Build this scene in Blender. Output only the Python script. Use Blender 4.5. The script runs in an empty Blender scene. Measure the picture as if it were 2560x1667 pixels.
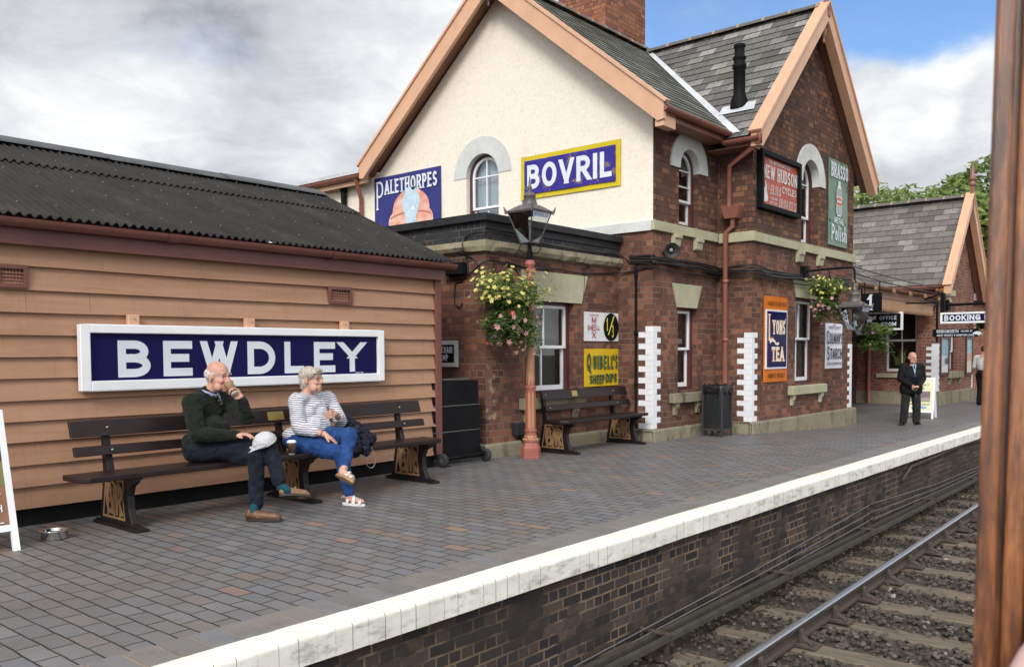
import bpy, bmesh, math, random
from math import sin, cos, pi, radians, hypot, sqrt
from mathutils import Vector, Matrix, noise as mnoise
from mathutils.geometry import tessellate_polygon

random.seed(7)
SC = bpy.context.scene
COL = SC.collection

# ------------------------------------------------------------------ camera
FX, CYP, CH = 2153.166, 976.84, 1.40          # focal length and principal row in photo pixels, eye height
YAW, PITCH, ROLL = radians(49.63588), radians(-2.545393), radians(-0.27581)
_f = Vector((sin(YAW)*cos(PITCH), cos(YAW)*cos(PITCH), sin(PITCH)))
_r = Vector((cos(YAW), -sin(YAW), 0)); _u = _r.cross(_f)
CR = cos(ROLL)*_r + sin(ROLL)*_u; CU = -sin(ROLL)*_r + cos(ROLL)*_u; CF = _f
CAM = Vector((0, 0, CH))
def ray(px, py): return CR*((px-1280)/FX) - CU*((py-CYP)/FX) + CF
def PY(px, py, y): d = ray(px, py); return CAM + d*(y/d.y)      # photo pixel -> point on a y = const plane
def PX(px, py, x): d = ray(px, py); return CAM + d*(x/d.x)
def PZ(px, py, z=0.0): d = ray(px, py); return CAM + d*((z-CH)/d.z)
cam_d = bpy.data.cameras.new('camera'); cam = bpy.data.objects.new('camera', cam_d); COL.objects.link(cam)
cam.matrix_world = Matrix(((CR.x, CU.x, -CF.x, 0), (CR.y, CU.y, -CF.y, 0), (CR.z, CU.z, -CF.z, CH), (0, 0, 0, 1)))
cam_d.sensor_width = 36; cam_d.lens = 36*FX/2560; cam_d.shift_y = (CYP-833.5)/2560
cam_d.clip_start = 0.02; cam_d.clip_end = 2000
cam_d.dof.use_dof = True; cam_d.dof.focus_distance = 9.5; cam_d.dof.aperture_fstop = 13
SC.camera = cam

# ------------------------------------------------------------------ node helpers
class NT:
    def __init__(s, tree): s.t = tree; s.n = tree.nodes; s.l = tree.links
    def new(s, typ, **kw):
        n = s.n.new(typ)
        for k, v in kw.items(): setattr(n, k, v)
        return n
    def put(s, sock, v):
        if isinstance(v, bpy.types.NodeSocket): s.l.new(v, sock)
        elif isinstance(v, (tuple, list)) and sock.type == 'RGBA' and len(v) == 3: sock.default_value = (*v, 1)
        else: sock.default_value = v
    def math(s, op, a, b=0.0, c=None, clamp=False):
        n = s.new('ShaderNodeMath', operation=op, use_clamp=clamp); s.put(n.inputs[0], a); s.put(n.inputs[1], b)
        if c is not None: s.put(n.inputs[2], c)
        return n.outputs[0]
    def vmath(s, op, a, b=(0, 0, 0)):
        n = s.new('ShaderNodeVectorMath', operation=op); s.put(n.inputs[0], a); s.put(n.inputs[1], b)
        return n.outputs['Value'] if op in ('DOT_PRODUCT', 'LENGTH') else n.outputs[0]
    def mix(s, fac, a, b, mode='MIX'):
        n = s.new('ShaderNodeMix', data_type='RGBA', blend_type=mode); s.put(n.inputs[0], fac); s.put(n.inputs[6], a); s.put(n.inputs[7], b); return n.outputs[2]
    def ramp(s, fac, stops, interp='LINEAR'):
        n = s.new('ShaderNodeValToRGB'); cr = n.color_ramp; cr.interpolation = interp; s.put(n.inputs[0], fac)
        while len(cr.elements) > 1: cr.elements.remove(cr.elements[-1])
        cr.elements[0].position = stops[0][0]; cr.elements[0].color = c4(stops[0][1])
        for p, c in stops[1:]: e = cr.elements.new(p); e.color = c4(c)
        return n.outputs[0]
    def step(s, v, a, b):
        n = s.new('ShaderNodeMapRange', interpolation_type='SMOOTHSTEP'); s.put(n.inputs[0], v); s.put(n.inputs[1], a); s.put(n.inputs[2], b); return n.outputs[0]
    def noise(s, vec, scale, detail=4, rough=0.55, dist=0.0, col=False):
        n = s.new('ShaderNodeTexNoise'); s.put(n.inputs['Vector'], vec); s.put(n.inputs['Scale'], scale)
        n.inputs['Detail'].default_value = detail; n.inputs['Roughness'].default_value = rough; n.inputs['Distortion'].default_value = dist
        return n.outputs['Color' if col else 'Fac']
    def map(s, vec, scale=(1, 1, 1), loc=(0, 0, 0), rot=(0, 0, 0)):
        n = s.new('ShaderNodeMapping'); s.put(n.inputs[0], vec); n.inputs[1].default_value = loc; n.inputs[2].default_value = rot; n.inputs[3].default_value = scale; return n.outputs[0]
def c4(c):
    if isinstance(c, (int, float)): return (c, c, c, 1)
    return (*c[:3], 1)
def mat(name):
    m = bpy.data.materials.new(name); m.use_nodes = True; t = NT(m.node_tree)
    b = m.node_tree.nodes['Principled BSDF']
    return m, t, b
def bump(t, b, h, strength=0.5, dist=0.01):
    n = t.new('ShaderNodeBump'); n.inputs['Strength'].default_value = strength; n.inputs['Distance'].default_value = dist
    t.put(n.inputs['Height'], h); t.l.new(n.outputs[0], b.inputs['Normal'])
def geo(t): return t.new('ShaderNodeNewGeometry').outputs['Position']
def uvc(t): return t.new('ShaderNodeTexCoord').outputs['UV']

def paint(name, col, rough=0.5, var=0.12, scale=6, chips=None, bmp=0.15, bscale=40, spec=0.5, metal=0.0, stretch=(1, 1, 1)):
    """painted or plain surface: tone drift, fine mottling, optional chips showing another colour"""
    m, t, b = mat(name); p = t.map(geo(t), stretch)
    n = t.noise(p, scale, 5, 0.6); n2 = t.noise(p, scale*7, 3, 0.6)
    d = tuple(max(0, c*(1-var*1.6)) for c in col); l = tuple(min(1, c*(1+var)) for c in col)
    c = t.ramp(n, [(0.25, d), (0.75, l)])
    c = t.mix(t.math('MULTIPLY', t.step(n2, 0.5, 0.75), var*2), c, d)
    r = t.math('ADD', t.math('MULTIPLY', n2, 0.25), rough-0.12)
    if chips:
        k = t.step(t.noise(p, chips[1], 6, 0.7), chips[2], chips[2]+0.025)
        c = t.mix(k, c, chips[0]); r = t.math('ADD', r, t.math('MULTIPLY', k, 0.3))
    t.put(b.inputs['Base Color'], c); t.put(b.inputs['Roughness'], r); b.inputs['Specular IOR Level'].default_value = spec; b.inputs['Metallic'].default_value = metal
    if bmp: bump(t, b, t.noise(p, bscale, 4, 0.6), bmp, 0.004)
    return m

def brickmat(name, cols, mortar, w=0.225, h=0.0895, ms=0.009, soot=0.5, sootcol=(0.035, 0.026, 0.024), bstr=0.6, msmooth=0.15, stain=None, mvar=None, sootall=False):
    """coursed brickwork in metres from the UV map; every brick its own tone, soot in patches"""
    m, t, b = mat(name); uv = uvc(t); p = geo(t)
    wob = t.vmath('SUBTRACT', t.noise(p, 9, 2, 0.5, col=True), (0.5, 0.5, 0.5)); vv = t.vmath('ADD', uv, t.vmath('MULTIPLY', wob, (0.012, 0.012, 0)))
    br = t.new('ShaderNodeTexBrick'); br.offset = 0.5; br.squash = 0.5; br.squash_frequency = 2
    t.put(br.inputs['Vector'], vv); br.inputs['Scale'].default_value = 1; br.inputs['Mortar Size'].default_value = ms; br.inputs['Mortar Smooth'].default_value = msmooth
    br.inputs['Brick Width'].default_value = w; br.inputs['Row Height'].default_value = h; br.inputs['Bias'].default_value = 0
    br.inputs['Color1'].default_value = (0, 0, 0, 1); br.inputs['Color2'].default_value = (1, 1, 1, 1); br.inputs['Mortar'].default_value = (0.5, 0.5, 0.5, 1)
    n = len(cols); c = t.ramp(br.outputs['Color'], [((i+0.5)/n, k) for i, k in enumerate(cols)], 'LINEAR')
    f1 = t.noise(p, 22, 5, 0.65); f2 = t.noise(p, 1.1, 5, 0.62)
    c = t.mix(t.math('MULTIPLY', t.step(f1, 0.45, 0.8), 0.5), c, tuple(k*0.55 for k in cols[0]))
    c = t.mix(t.math('MULTIPLY', t.step(f2, 0.42, 0.72), soot), c, sootcol)
    mo = t.mix(t.step(t.noise(p, 2.3, 4, 0.6), 0.4, 0.62), mortar, mvar or tuple(k*0.4 for k in mortar))
    c = t.mix(br.outputs['Fac'], c, mo)
    if sootall: c = t.mix(t.math('MULTIPLY', t.step(t.noise(t.map(p, (1, 1, 1.6)), 1.0, 5, 0.62), 0.42, 0.66), 0.6), c, sootcol)
    if stain:
        st = t.step(t.noise(t.map(p, (1, 1, 0.18)), stain[1], 5, 0.6), stain[2], stain[2]+0.2); c = t.mix(t.math('MULTIPLY', st, stain[3]), c, stain[0])
    t.put(b.inputs['Base Color'], c); b.inputs['Roughness'].default_value = 0.85; b.inputs['Specular IOR Level'].default_value = 0.25
    hh = t.math('ADD', t.math('MULTIPLY', br.outputs['Fac'], -1.0), t.math('MULTIPLY', f1, 0.45)); bump(t, b, hh, bstr, 0.012)
    return m
def slatemat(name, cols, moss=(0.09, 0.095, 0.05), mossamt=0.35, w=0.3, h=0.24):
    m, t, b = mat(name); uv = uvc(t); p = geo(t)
    br = t.new('ShaderNodeTexBrick'); br.offset = 0.5; br.squash = 1
    t.put(br.inputs['Vector'], uv); br.inputs['Scale'].default_value = 1; br.inputs['Mortar Size'].default_value = 0.0045; br.inputs['Mortar Smooth'].default_value = 0.0
    br.inputs['Brick Width'].default_value = w; br.inputs['Row Height'].default_value = h
    br.inputs['Color1'].default_value = (0, 0, 0, 1); br.inputs['Color2'].default_value = (1, 1, 1, 1); br.inputs['Mortar'].default_value = (0.5,)*3+(1,)
    n = len(cols); c = t.ramp(br.outputs['Color'], [((i+0.5)/n, k) for i, k in enumerate(cols)], 'LINEAR')
    f1 = t.noise(t.map(uv, (9, 2.5, 1)), 2.2, 5, 0.65); c = t.mix(t.math('MULTIPLY', t.step(f1, 0.42, 0.75), 0.55), c, tuple(k*0.45 for k in cols[0]))
    f2 = t.noise(p, 0.9, 5, 0.65); f3 = t.noise(br.outputs['Color'], 9, 0, 0.5)
    c = t.mix(t.math('MULTIPLY', t.step(t.math('ADD', f2, t.math('MULTIPLY', f3, 0.25)), 0.58, 0.78), mossamt), c, moss)
    c = t.mix(t.step(t.noise(p, 30, 3, 0.6), 0.7, 0.76), c, (0.3, 0.29, 0.26))
    c = t.mix(br.outputs['Fac'], c, (0.015, 0.015, 0.016))
    t.put(b.inputs['Base Color'], c); b.inputs['Roughness'].default_value = 0.55; b.inputs['Specular IOR Level'].default_value = 0.4
    bump(t, b, t.math('ADD', t.math('MULTIPLY', br.outputs['Fac'], -1.5), t.math('MULTIPLY', t.noise(t.map(uv, (1, 3, 1)), 25, 4, 0.6), 0.5)), 0.5, 0.006)
    return m
def stonemat(name, col, dark, rough=0.85, scale=3, streak=0.5):
    m, t, b = mat(name); p = geo(t)
    c = t.ramp(t.noise(p, scale, 6, 0.65), [(0.3, tuple(k*0.75 for k in col)), (0.7, col)])
    c = t.mix(t.math('MULTIPLY', t.step(t.noise(t.map(p, (1, 1, 0.35)), scale*1.7, 6, 0.7), 0.5, 0.7), streak), c, dark)
    c = t.mix(t.step(t.noise(p, 45, 3, 0.7), 0.62, 0.72), c, tuple(k*0.6 for k in col))
    t.put(b.inputs['Base Color'], c); b.inputs['Roughness'].default_value = rough; b.inputs['Specular IOR Level'].default_value = 0.2
    bump(t, b, t.math('ADD', t.noise(p, 14, 6, 0.7), t.math('MULTIPLY', t.noise(p, 70, 3, 0.6), 0.3)), 0.55, 0.02)
    return m
def woodmat(name, c1, c2, rough=0.35, stretch=(1, 1, 1), scale=5, coat=0.0, bmp=0.2):
    m, t, b = mat(name); p = t.map(geo(t), stretch)
    n = t.noise(p, scale, 6, 0.65, 0.6); c = t.ramp(n, [(0.3, c1), (0.5, tuple((a+d)/2 for a, d in zip(c1, c2))), (0.72, c2)])
    t.put(b.inputs['Base Color'], c); t.put(b.inputs['Roughness'], t.math('ADD', t.math('MULTIPLY', n, 0.3), rough-0.12)); b.inputs['Coat Weight'].default_value = coat; b.inputs['Coat Roughness'].default_value = 0.15
    bump(t, b, n, bmp, 0.004); return m
def leafmat(name, c1, c2, trans=0.3):
    m, t, b = mat(name); oi = t.noise(geo(t), 3.0, 3, 0.6); w = t.new('ShaderNodeTexWhiteNoise', noise_dimensions='3D')
    t.put(w.inputs[0], t.vmath('FLOOR', t.vmath('MULTIPLY', geo(t), (23, 23, 23))))
    c = t.mix(t.math('MULTIPLY', t.math('ADD', oi, w.outputs[0]), 0.5), c1, c2)
    t.put(b.inputs['Base Color'], c); b.inputs['Roughness'].default_value = 0.5; b.inputs['Specular IOR Level'].default_value = 0.3
    tr = t.new('ShaderNodeBsdfTranslucent'); t.put(tr.inputs[0], c); mx = t.new('ShaderNodeMixShader'); mx.inputs[0].default_value = trans
    t.l.new(b.outputs[0], mx.inputs[1]); t.l.new(tr.outputs[0], mx.inputs[2]); t.l.new(mx.outputs[0], m.node_tree.nodes['Material Output'].inputs[0]); return m
def glassmat(name, tint=(0.9, 0.95, 0.95), refl=0.13, rough=0.02):
    m, t, b = mat(name); tr = t.new('ShaderNodeBsdfTransparent'); tr.inputs[0].default_value = (*tint, 1); gl = t.new('ShaderNodeBsdfGlossy')
    gl.inputs['Roughness'].default_value = rough; lw = t.new('ShaderNodeLayerWeight'); lw.inputs[0].default_value = 0.25
    mx = t.new('ShaderNodeMixShader'); t.put(mx.inputs[0], t.math('ADD', lw.outputs['Fresnel'], refl, clamp=True)); t.l.new(tr.outputs[0], mx.inputs[1]); t.l.new(gl.outputs[0], mx.inputs[2])
    t.l.new(mx.outputs[0], m.node_tree.nodes['Material Output'].inputs[0]); return m
def clothmat(name, col, rough=0.9, fold=0.6, fscale=9, var=0.25, stretch=(1, 1, 1), sheen=0.2, weave=900):
    m, t, b = mat(name); p = t.map(geo(t), stretch); n = t.noise(p, fscale, 3, 0.5, 0.8); n2 = t.noise(p, 120, 2, 0.6)
    c = t.ramp(n, [(0.3, tuple(k*(1-var) for k in col)), (0.7, tuple(min(1, k*(1+var)) for k in col))]); c = t.mix(t.math('MULTIPLY', n2, 0.3), c, tuple(k*0.6 for k in col))
    t.put(b.inputs['Base Color'], c); b.inputs['Roughness'].default_value = rough; b.inputs['Specular IOR Level'].default_value = 0.12; b.inputs['Sheen Weight'].default_value = sheen*0.25
    bump(t, b, t.math('ADD', n, t.math('MULTIPLY', n2, 0.12)), fold, 0.035); return m
def skinmat(name, col=(0.55, 0.30, 0.22), red=(0.52, 0.2, 0.15)):
    m, t, b = mat(name); p = geo(t); c = t.mix(t.step(t.noise(p, 28, 3, 0.6), 0.42, 0.66), col, red); c = t.mix(t.math('MULTIPLY', t.step(t.noise(p, 75, 4, 0.7), 0.52, 0.7), 0.3), c, tuple(k*0.6 for k in red))
    t.put(b.inputs['Base Color'], c); b.inputs['Roughness'].default_value = 0.58; b.inputs['Specular IOR Level'].default_value = 0.3; b.inputs['Subsurface Weight'].default_value = 0.06; b.inputs['Subsurface Radius'].default_value = (0.012, 0.005, 0.003)
    bump(t, b, t.noise(p, 160, 3, 0.6), 0.15, 0.002); return m

# ------------------------------------------------------------------ mesh builder
class MB:
    def __init__(s): s.v = []; s.f = []; s.mi = []; s.uv = []; s.sm = []
    def face(s, pts, mi=0, uv=None, sm=False):
        b = len(s.v); s.v += [tuple(p) for p in pts]; s.f.append(tuple(range(b, b+len(pts)))); s.mi.append(mi); s.uv.append(uv); s.sm.append(sm)
    def grid(s, rows, mi=0, sm=True, close=False, uvs=None, flip=False):
        b = len(s.v); R = len(rows); N = len(rows[0])
        for r in rows: s.v += [tuple(p) for p in r]
        for i in range(R-1):
            for j in range(N if close else N-1):
                k = (j+1) % N; q = (b+i*N+j, b+i*N+k, b+(i+1)*N+k, b+(i+1)*N+j)
                if flip: q = q[::-1]
                u = None
                if uvs: u = [uvs[i][j], uvs[i][k], uvs[i+1][k], uvs[i+1][j]]; u = u[::-1] if flip else u
                s.f.append(q); s.mi.append(mi); s.uv.append(u); s.sm.append(sm)
    def ngon(s, idx_pts, mi=0): s.face(idx_pts, mi)
    def box(s, a, b, mi=0):
        x0, y0, z0 = (min(p, q) for p, q in zip(a, b)); x1, y1, z1 = (max(p, q) for p, q in zip(a, b))
        s.hexa([(x0, y0, z0), (x1, y0, z0), (x1, y1, z0), (x0, y1, z0), (x0, y0, z1), (x1, y0, z1), (x1, y1, z1), (x0, y1, z1)], mi)
    def hexa(s, p, mi=0):
        b = len(s.v); s.v += [tuple(q) for q in p]
        for q in ((3, 2, 1, 0), (4, 5, 6, 7), (0, 1, 5, 4), (1, 2, 6, 5), (2, 3, 7, 6), (3, 0, 4, 7)):
            s.f.append(tuple(b+i for i in q)); s.mi.append(mi); s.uv.append(None); s.sm.append(False)
    def bar(s, p0, p1, w, h, up=(0, 0, 1), mi=0):
        p0 = Vector(p0); p1 = Vector(p1); d = (p1-p0).normalized(); u = Vector(up); sd = d.cross(u).normalized(); u = sd.cross(d)
        a, c = sd*w/2, u*h/2
        s.hexa([p0-a-c, p0+a-c, p1+a-c, p1-a-c, p0-a+c, p0+a+c, p1+a+c, p1-a+c], mi)
    def prism(s, poly, o, ex, ey, ez, depth, mi=0, side_mi=None, back=True):
        """poly (2d) in frame o, ex, ey; extruded by depth along ez (front face at +depth)"""
        o, ex, ey, ez = map(Vector, (o, ex, ey, ez)); fr = [o+ex*a+ey*c+ez*depth for a, c in poly]; bk = [o+ex*a+ey*c for a, c in poly]
        s.tess([fr], mi); n = len(poly)
        if back: s.tess([bk], mi, rev=True)
        for i in range(n):
            j = (i+1) % n; s.face([bk[i], bk[j], fr[j], fr[i]], mi if side_mi is None else side_mi)
    def tess(s, loops, mi=0, rev=False):
        loops = [[Vector(p) for p in l] for l in loops]
        if len(loops) == 1 and len(loops[0]) <= 4: s.face(loops[0][::-1] if rev else loops[0], mi); return
        flat = [p for l in loops for p in l]; b = len(s.v); s.v += [tuple(p) for p in flat]
        l0 = loops[0]; nrm = Vector((0, 0, 0))
        for i in range(len(l0)): nrm += l0[i].cross(l0[(i+1) % len(l0)])
        for tri in tessellate_polygon(loops):
            a, c, d = (flat[i] for i in tri); tn = (c-a).cross(d-a)
            if tn.length < 1e-12: continue
            q = tri if (tn.dot(nrm) > 0) != rev else tri[::-1]
            s.f.append(tuple(b+i for i in q)); s.mi.append(mi); s.uv.append(None); s.sm.append(False)
    def tube(s, pts, r, n=8, mi=0, caps=True, sm=True):
        pts = [Vector(p) for p in pts]; rows = []; rr = r if isinstance(r, (list, tuple)) else [r]*len(pts); ref = None
        for i, p in enumerate(pts):
            d = (pts[min(i+1, len(pts)-1)]-pts[max(i-1, 0)]).normalized()
            if ref is None: ref = d.orthogonal().normalized()
            a = (ref-d*ref.dot(d))
            a = a.normalized() if a.length > 1e-6 else d.orthogonal().normalized(); ref = a; c = d.cross(a)
            rows.append([p+(a*cos(2*pi*k/n)+c*sin(2*pi*k/n))*rr[i] for k in range(n)])
        s.grid(rows, mi, sm, True)
        if caps: s.face(rows[0][::-1], mi); s.face(rows[-1], mi)
    def lathe(s, prof, o=(0, 0, 0), n=20, mi=0, axis=(0, 0, 1), sm=True, square=False):
        o = Vector(o); ax = Vector(axis).normalized(); a = ax.orthogonal().normalized(); c = ax.cross(a)
        if abs(ax.z) > 0.99: a, c = Vector((1, 0, 0)), Vector((0, 1, 0))
        rows = [[o+ax*z+(a*cos(2*pi*(k+(0.5 if square else 0))/n)+c*sin(2*pi*(k+(0.5 if square else 0))/n))*max(r, 1e-5) for k in range(n)] for r, z in prof]
        s.grid(rows, mi, sm, True)
    def sphere(s, o, r, n=10, m=7, mi=0, rot=None):
        o = Vector(o); rx, ry, rz = (r, r, r) if isinstance(r, (int, float)) else r; rows = []
        for i in range(m+1):
            t = pi*i/m-pi/2; row = []
            for k in range(n):
                q = Vector((rx*cos(t)*cos(2*pi*k/n), ry*cos(t)*sin(2*pi*k/n), rz*sin(t)))
                row.append(o+(rot @ q if rot else q))
            rows.append(row)
        s.grid(rows, mi, True, True)
    def join(s, o):
        b = len(s.v); s.v += o.v; s.f += [tuple(i+b for i in f) for f in o.f]; s.mi += o.mi; s.uv += o.uv; s.sm += o.sm
    def build(s, name, mats, parent=None, bevel=0, seg=1, merge=False, kind=None, auto=None):
        me = bpy.data.meshes.new(name); me.from_pydata(s.v, [], s.f)
        for m in (mats if isinstance(mats, (list, tuple)) else [mats]): me.materials.append(m)
        me.polygons.foreach_set('material_index', s.mi); me.polygons.foreach_set('use_smooth', s.sm)
        ul = me.uv_layers.new(name='UVMap'); dat = []
        for pi_, p in enumerate(me.polygons):
            u = s.uv[pi_]
            if u: 
                for q in u: dat += [q[0], q[1]]
                continue
            n = p.normal; ax, ay, az = abs(n.x), abs(n.y), abs(n.z)
            for li in p.loop_indices:
                v = me.vertices[me.loops[li].vertex_index].co
                if az > ax and az > ay: dat += [v.x, v.y]
                elif ax > ay: dat += [v.y, v.z]
                else: dat += [v.x, v.z]
        ul.data.foreach_set('uv', dat)
        me.update(); me.validate()
        if merge or bevel:
            bm = bmesh.new(); bm.from_mesh(me); bmesh.ops.remove_doubles(bm, verts=bm.verts, dist=1e-5); bm.to_mesh(me); bm.free()
        o = bpy.data.objects.new(name, me); COL.objects.link(o)
        if parent: o.parent = parent
        if bevel:
            md = o.modifiers.new('bevel', 'BEVEL'); md.width = bevel; md.segments = seg; md.limit_method = 'ANGLE'; md.angle_limit = radians(50)
        if kind: o['kind'] = kind
        return o
def thing(name, label, cat, group=None):
    o = bpy.data.objects.new(name, None); COL.objects.link(o); o['label'] = label; o['category'] = cat
    if group: o['group'] = group
    o.empty_display_size = 0.2
    return o
def tag(o, label, cat, group=None, kind=None):
    o['label'] = label; o['category'] = cat
    if group: o['group'] = group
    if kind: o['kind'] = kind
    return o
def base(root, loc):
    """move a thing's Empty to its base while its parts stay where they were built"""
    loc = Vector(loc); root.location = loc
    for c in root.children: c.location = c.location-loc
    return root
def dup(root, loc, label=None, rotz=None):
    r = root.copy(); COL.objects.link(r); r.location = loc
    if rotz is not None: r.rotation_euler = (0, 0, rotz)
    if label: r['label'] = label
    for c in root.children:
        k = c.copy(); COL.objects.link(k); k.parent = r
        for g in c.children:
            d = g.copy(); COL.objects.link(d); d.parent = k
    return r
def arc(cx, cy, rx, ry, a0, a1, n=16): return [(cx+rx*cos(radians(a0+(a1-a0)*i/n)), cy+ry*sin(radians(a0+(a1-a0)*i/n))) for i in range(n+1)]

# ------------------------------------------------------------------ lettering: a stroke alphabet
def _e(*a, n=14): return arc(*a, n=n)
GLY = {
 'A': (0.78, [[(0, 0), (0.5, 1), (1, 0)], [(0.17, 0.3), (0.83, 0.3)]]), 'B': (0.66, [[(0, 0), (0, 1)], [(0, 1), (0.5, 1)]+_e(0.5, 0.76, 0.42, 0.24, 90, -90)+[(0, 0.52)], [(0.5, 0.52)]+_e(0.5, 0.26, 0.5, 0.26, 90, -90)+[(0, 0)]]),
 'C': (0.7, [_e(0.52, 0.5, 0.52, 0.5, 48, 312)]), 'D': (0.7, [[(0, 0), (0, 1)], [(0, 1), (0.42, 1)]+_e(0.42, 0.5, 0.58, 0.5, 90, -90)+[(0, 0)]]), 'E': (0.58, [[(0, 0), (0, 1)], [(0, 1), (1, 1)], [(0, 0.52), (0.85, 0.52)], [(0, 0), (1, 0)]]),
 'F': (0.56, [[(0, 0), (0, 1)], [(0, 1), (1, 1)], [(0, 0.52), (0.8, 0.52)]]), 'G': (0.74, [_e(0.52, 0.5, 0.52, 0.5, 48, 330), [(0.55, 0.45), (1, 0.45), (1, 0.08)]]), 'H': (0.7, [[(0, 0), (0, 1)], [(1, 0), (1, 1)], [(0, 0.52), (1, 0.52)]]),
 'I': (0.2, [[(0.5, 0), (0.5, 1)]]), 'K': (0.7, [[(0, 0), (0, 1)], [(0.95, 1), (0.05, 0.42)], [(0.3, 0.6), (1, 0)]]), 'L': (0.55, [[(0, 1), (0, 0), (1, 0)]]), 'M': (0.86, [[(0, 0), (0, 1), (0.5, 0.2), (1, 1), (1, 0)]]), 'N': (0.72, [[(0, 0), (0, 1), (1, 0), (1, 1)]]),
 'O': (0.76, [_e(0.5, 0.5, 0.5, 0.5, 0, 360, n=26)]), 'P': (0.62, [[(0, 0), (0, 1)], [(0, 1), (0.5, 1)]+_e(0.5, 0.73, 0.48, 0.27, 90, -90)+[(0, 0.46)]]), 'Q': (0.76, [_e(0.5, 0.5, 0.5, 0.5, 0, 360, n=26), [(0.6, 0.25), (1.02, -0.16)]]), 'R': (0.68, [[(0, 0), (0, 1)], [(0, 1), (0.5, 1)]+_e(0.5, 0.74, 0.46, 0.26, 90, -90)+[(0, 0.48)], [(0.45, 0.48), (1, 0)]]),
 'S': (0.62, [_e(0.5, 0.745, 0.46, 0.255, 35, 270)+_e(0.5, 0.245, 0.5, 0.245, 90, -145)]), 'T': (0.66, [[(0, 1), (1, 1)], [(0.5, 0), (0.5, 1)]]), 'U': (0.7, [[(0, 1), (0, 0.33)]+_e(0.5, 0.33, 0.5, 0.33, 180, 360)+[(1, 1)]]), 'V': (0.74, [[(0, 1), (0.5, 0), (1, 1)]]),
 'W': (1.05, [[(0, 1), (0.25, 0), (0.5, 1), (0.75, 0), (1, 1)]]), 'X': (0.7, [[(0, 0), (1, 1)], [(0, 1), (1, 0)]]), 'Y': (0.74, [[(0, 1), (0.46, 0.58)], [(1, 1), (0.54, 0.58)], [(0.5, 0), (0.5, 0.46)]]), "'": (0.16, [[(0.6, 1), (0.4, 0.75)]]), '.': (0.12, [[(0.5, 0), (0.5, 0.02)]]), ' ': (0.32, []),
 '1': (0.34, [[(0.1, 0.78), (0.62, 1), (0.62, 0)]]), '3': (0.56, [_e(0.45, 0.75, 0.45, 0.25, 140, -90)+_e(0.45, 0.25, 0.55, 0.25, 90, -145)]), '8': (0.56, [_e(0.5, 0.76, 0.42, 0.24, 0, 360, n=20), _e(0.5, 0.26, 0.5, 0.26, 0, 360, n=20)]), '0': (0.56, [_e(0.5, 0.5, 0.5, 0.5, 0, 360, n=24)]), '2': (0.56, [_e(0.5, 0.72, 0.46, 0.28, 150, -35)+[(0, 0), (1, 0)]]),
 '&': (0.7, [_e(0.42, 0.78, 0.24, 0.22, -50, 230)+[(0.95, 0)], _e(0.4, 0.25, 0.4, 0.25, 100, 390)]), '£': (0.6, [_e(0.62, 0.75, 0.36, 0.25, 20, 180)+[(0.3, 0.1), (0.05, 0), (1, 0)], [(0, 0.45), (0.7, 0.45)]]), '/': (0.4, [[(0, 0), (1, 1)]]),
 'o': (0.5, [_e(0.5, 0.3, 0.5, 0.3, 0, 360, n=20)]), 'l': (0.2, [[(0.5, 0), (0.5, 1)]]), 'i': (0.2, [[(0.5, 0), (0.5, 0.62)], [(0.5, 0.84), (0.5, 0.87)]]), 's': (0.44, [_e(0.5, 0.455, 0.44, 0.155, 30, 270)+_e(0.5, 0.15, 0.5, 0.15, 90, -150)]), 'h': (0.48, [[(0, 0), (0, 1)], [(0, 0.35)]+_e(0.5, 0.36, 0.5, 0.25, 180, 0)+[(1, 0)]]),
}
def stroke_poly(mb, pts, t, place, k, mi=0, closed=False, cap=True):
    if cap and 2 <= len(pts) <= 5 and any(0.02*t < abs(b[0]-a[0]) < 1.3*abs(b[1]-a[1]) and abs(b[0]-a[0]) > 0.15*t for a, b in zip(pts, pts[1:])):
        for n_, (a, b) in enumerate(zip(pts, pts[1:])):              # steep diagonals get level ends, as signwriters cut them
            a, b = (Vector(a), Vector(b)) if a[1] < b[1] else (Vector(b), Vector(a)); d = b-a
            if d.y < 1e-6 or abs(d.x) > 1.3*d.y: stroke_poly(mb, [a, b], t*0.999, place, k+0.2*n_, mi, cap=len(pts) == 2); continue
            e = d*(t/2/d.y); lo, hi = a-e, b+e; hw = Vector((t/2*min(1.35, d.length/d.y), 0)); kk = k+0.2*n_
            mb.face([place(lo-hw, kk), place(lo+hw, kk), place(hi+hw, kk), place(hi-hw, kk)], mi)
        return
    P = [Vector((a, b)) for a, b in pts]; Q = [P[0]]
    for p in P[1:]:
        if (p-Q[-1]).length > 1e-4: Q.append(p)
    P = Q; n = len(P); L = []; R = []
    if n < 2: return
    closed = n > 6 and (P[0]-P[-1]).length < 1e-3
    if closed: P = P[:-1]; n -= 1
    for i in range(n):
        a = P[i-1] if (i or closed) else None; b = P[(i+1) % n] if (i < n-1 or closed) else None
        d1 = (P[i]-a).normalized() if a is not None else None; d2 = (b-P[i]).normalized() if b is not None else None
        if d1 is None: d1 = d2
        if d2 is None: d2 = d1
        p = P[i]
        if cap and not closed and i == 0: p = p-d2*t/2
        if cap and not closed and i == n-1: p = p+d1*t/2
        m = d1+d2; m = m.normalized() if m.length > 1e-3 else d1; nn = Vector((-m.y, m.x)); ln = t/2/max(0.35, nn.dot(Vector((-d1.y, d1.x))))
        L.append(p+nn*ln); R.append(p-nn*ln)
    for i in range(n if closed else n-1):
        j = (i+1) % n; mb.face([place(R[i], k), place(R[j], k), place(L[j], k), place(L[i], k)], mi)
def text_width(s, h, t, wide, gap): return sum(GLY[c][0]*wide*h+gap*h for c in s)-gap*h
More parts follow.
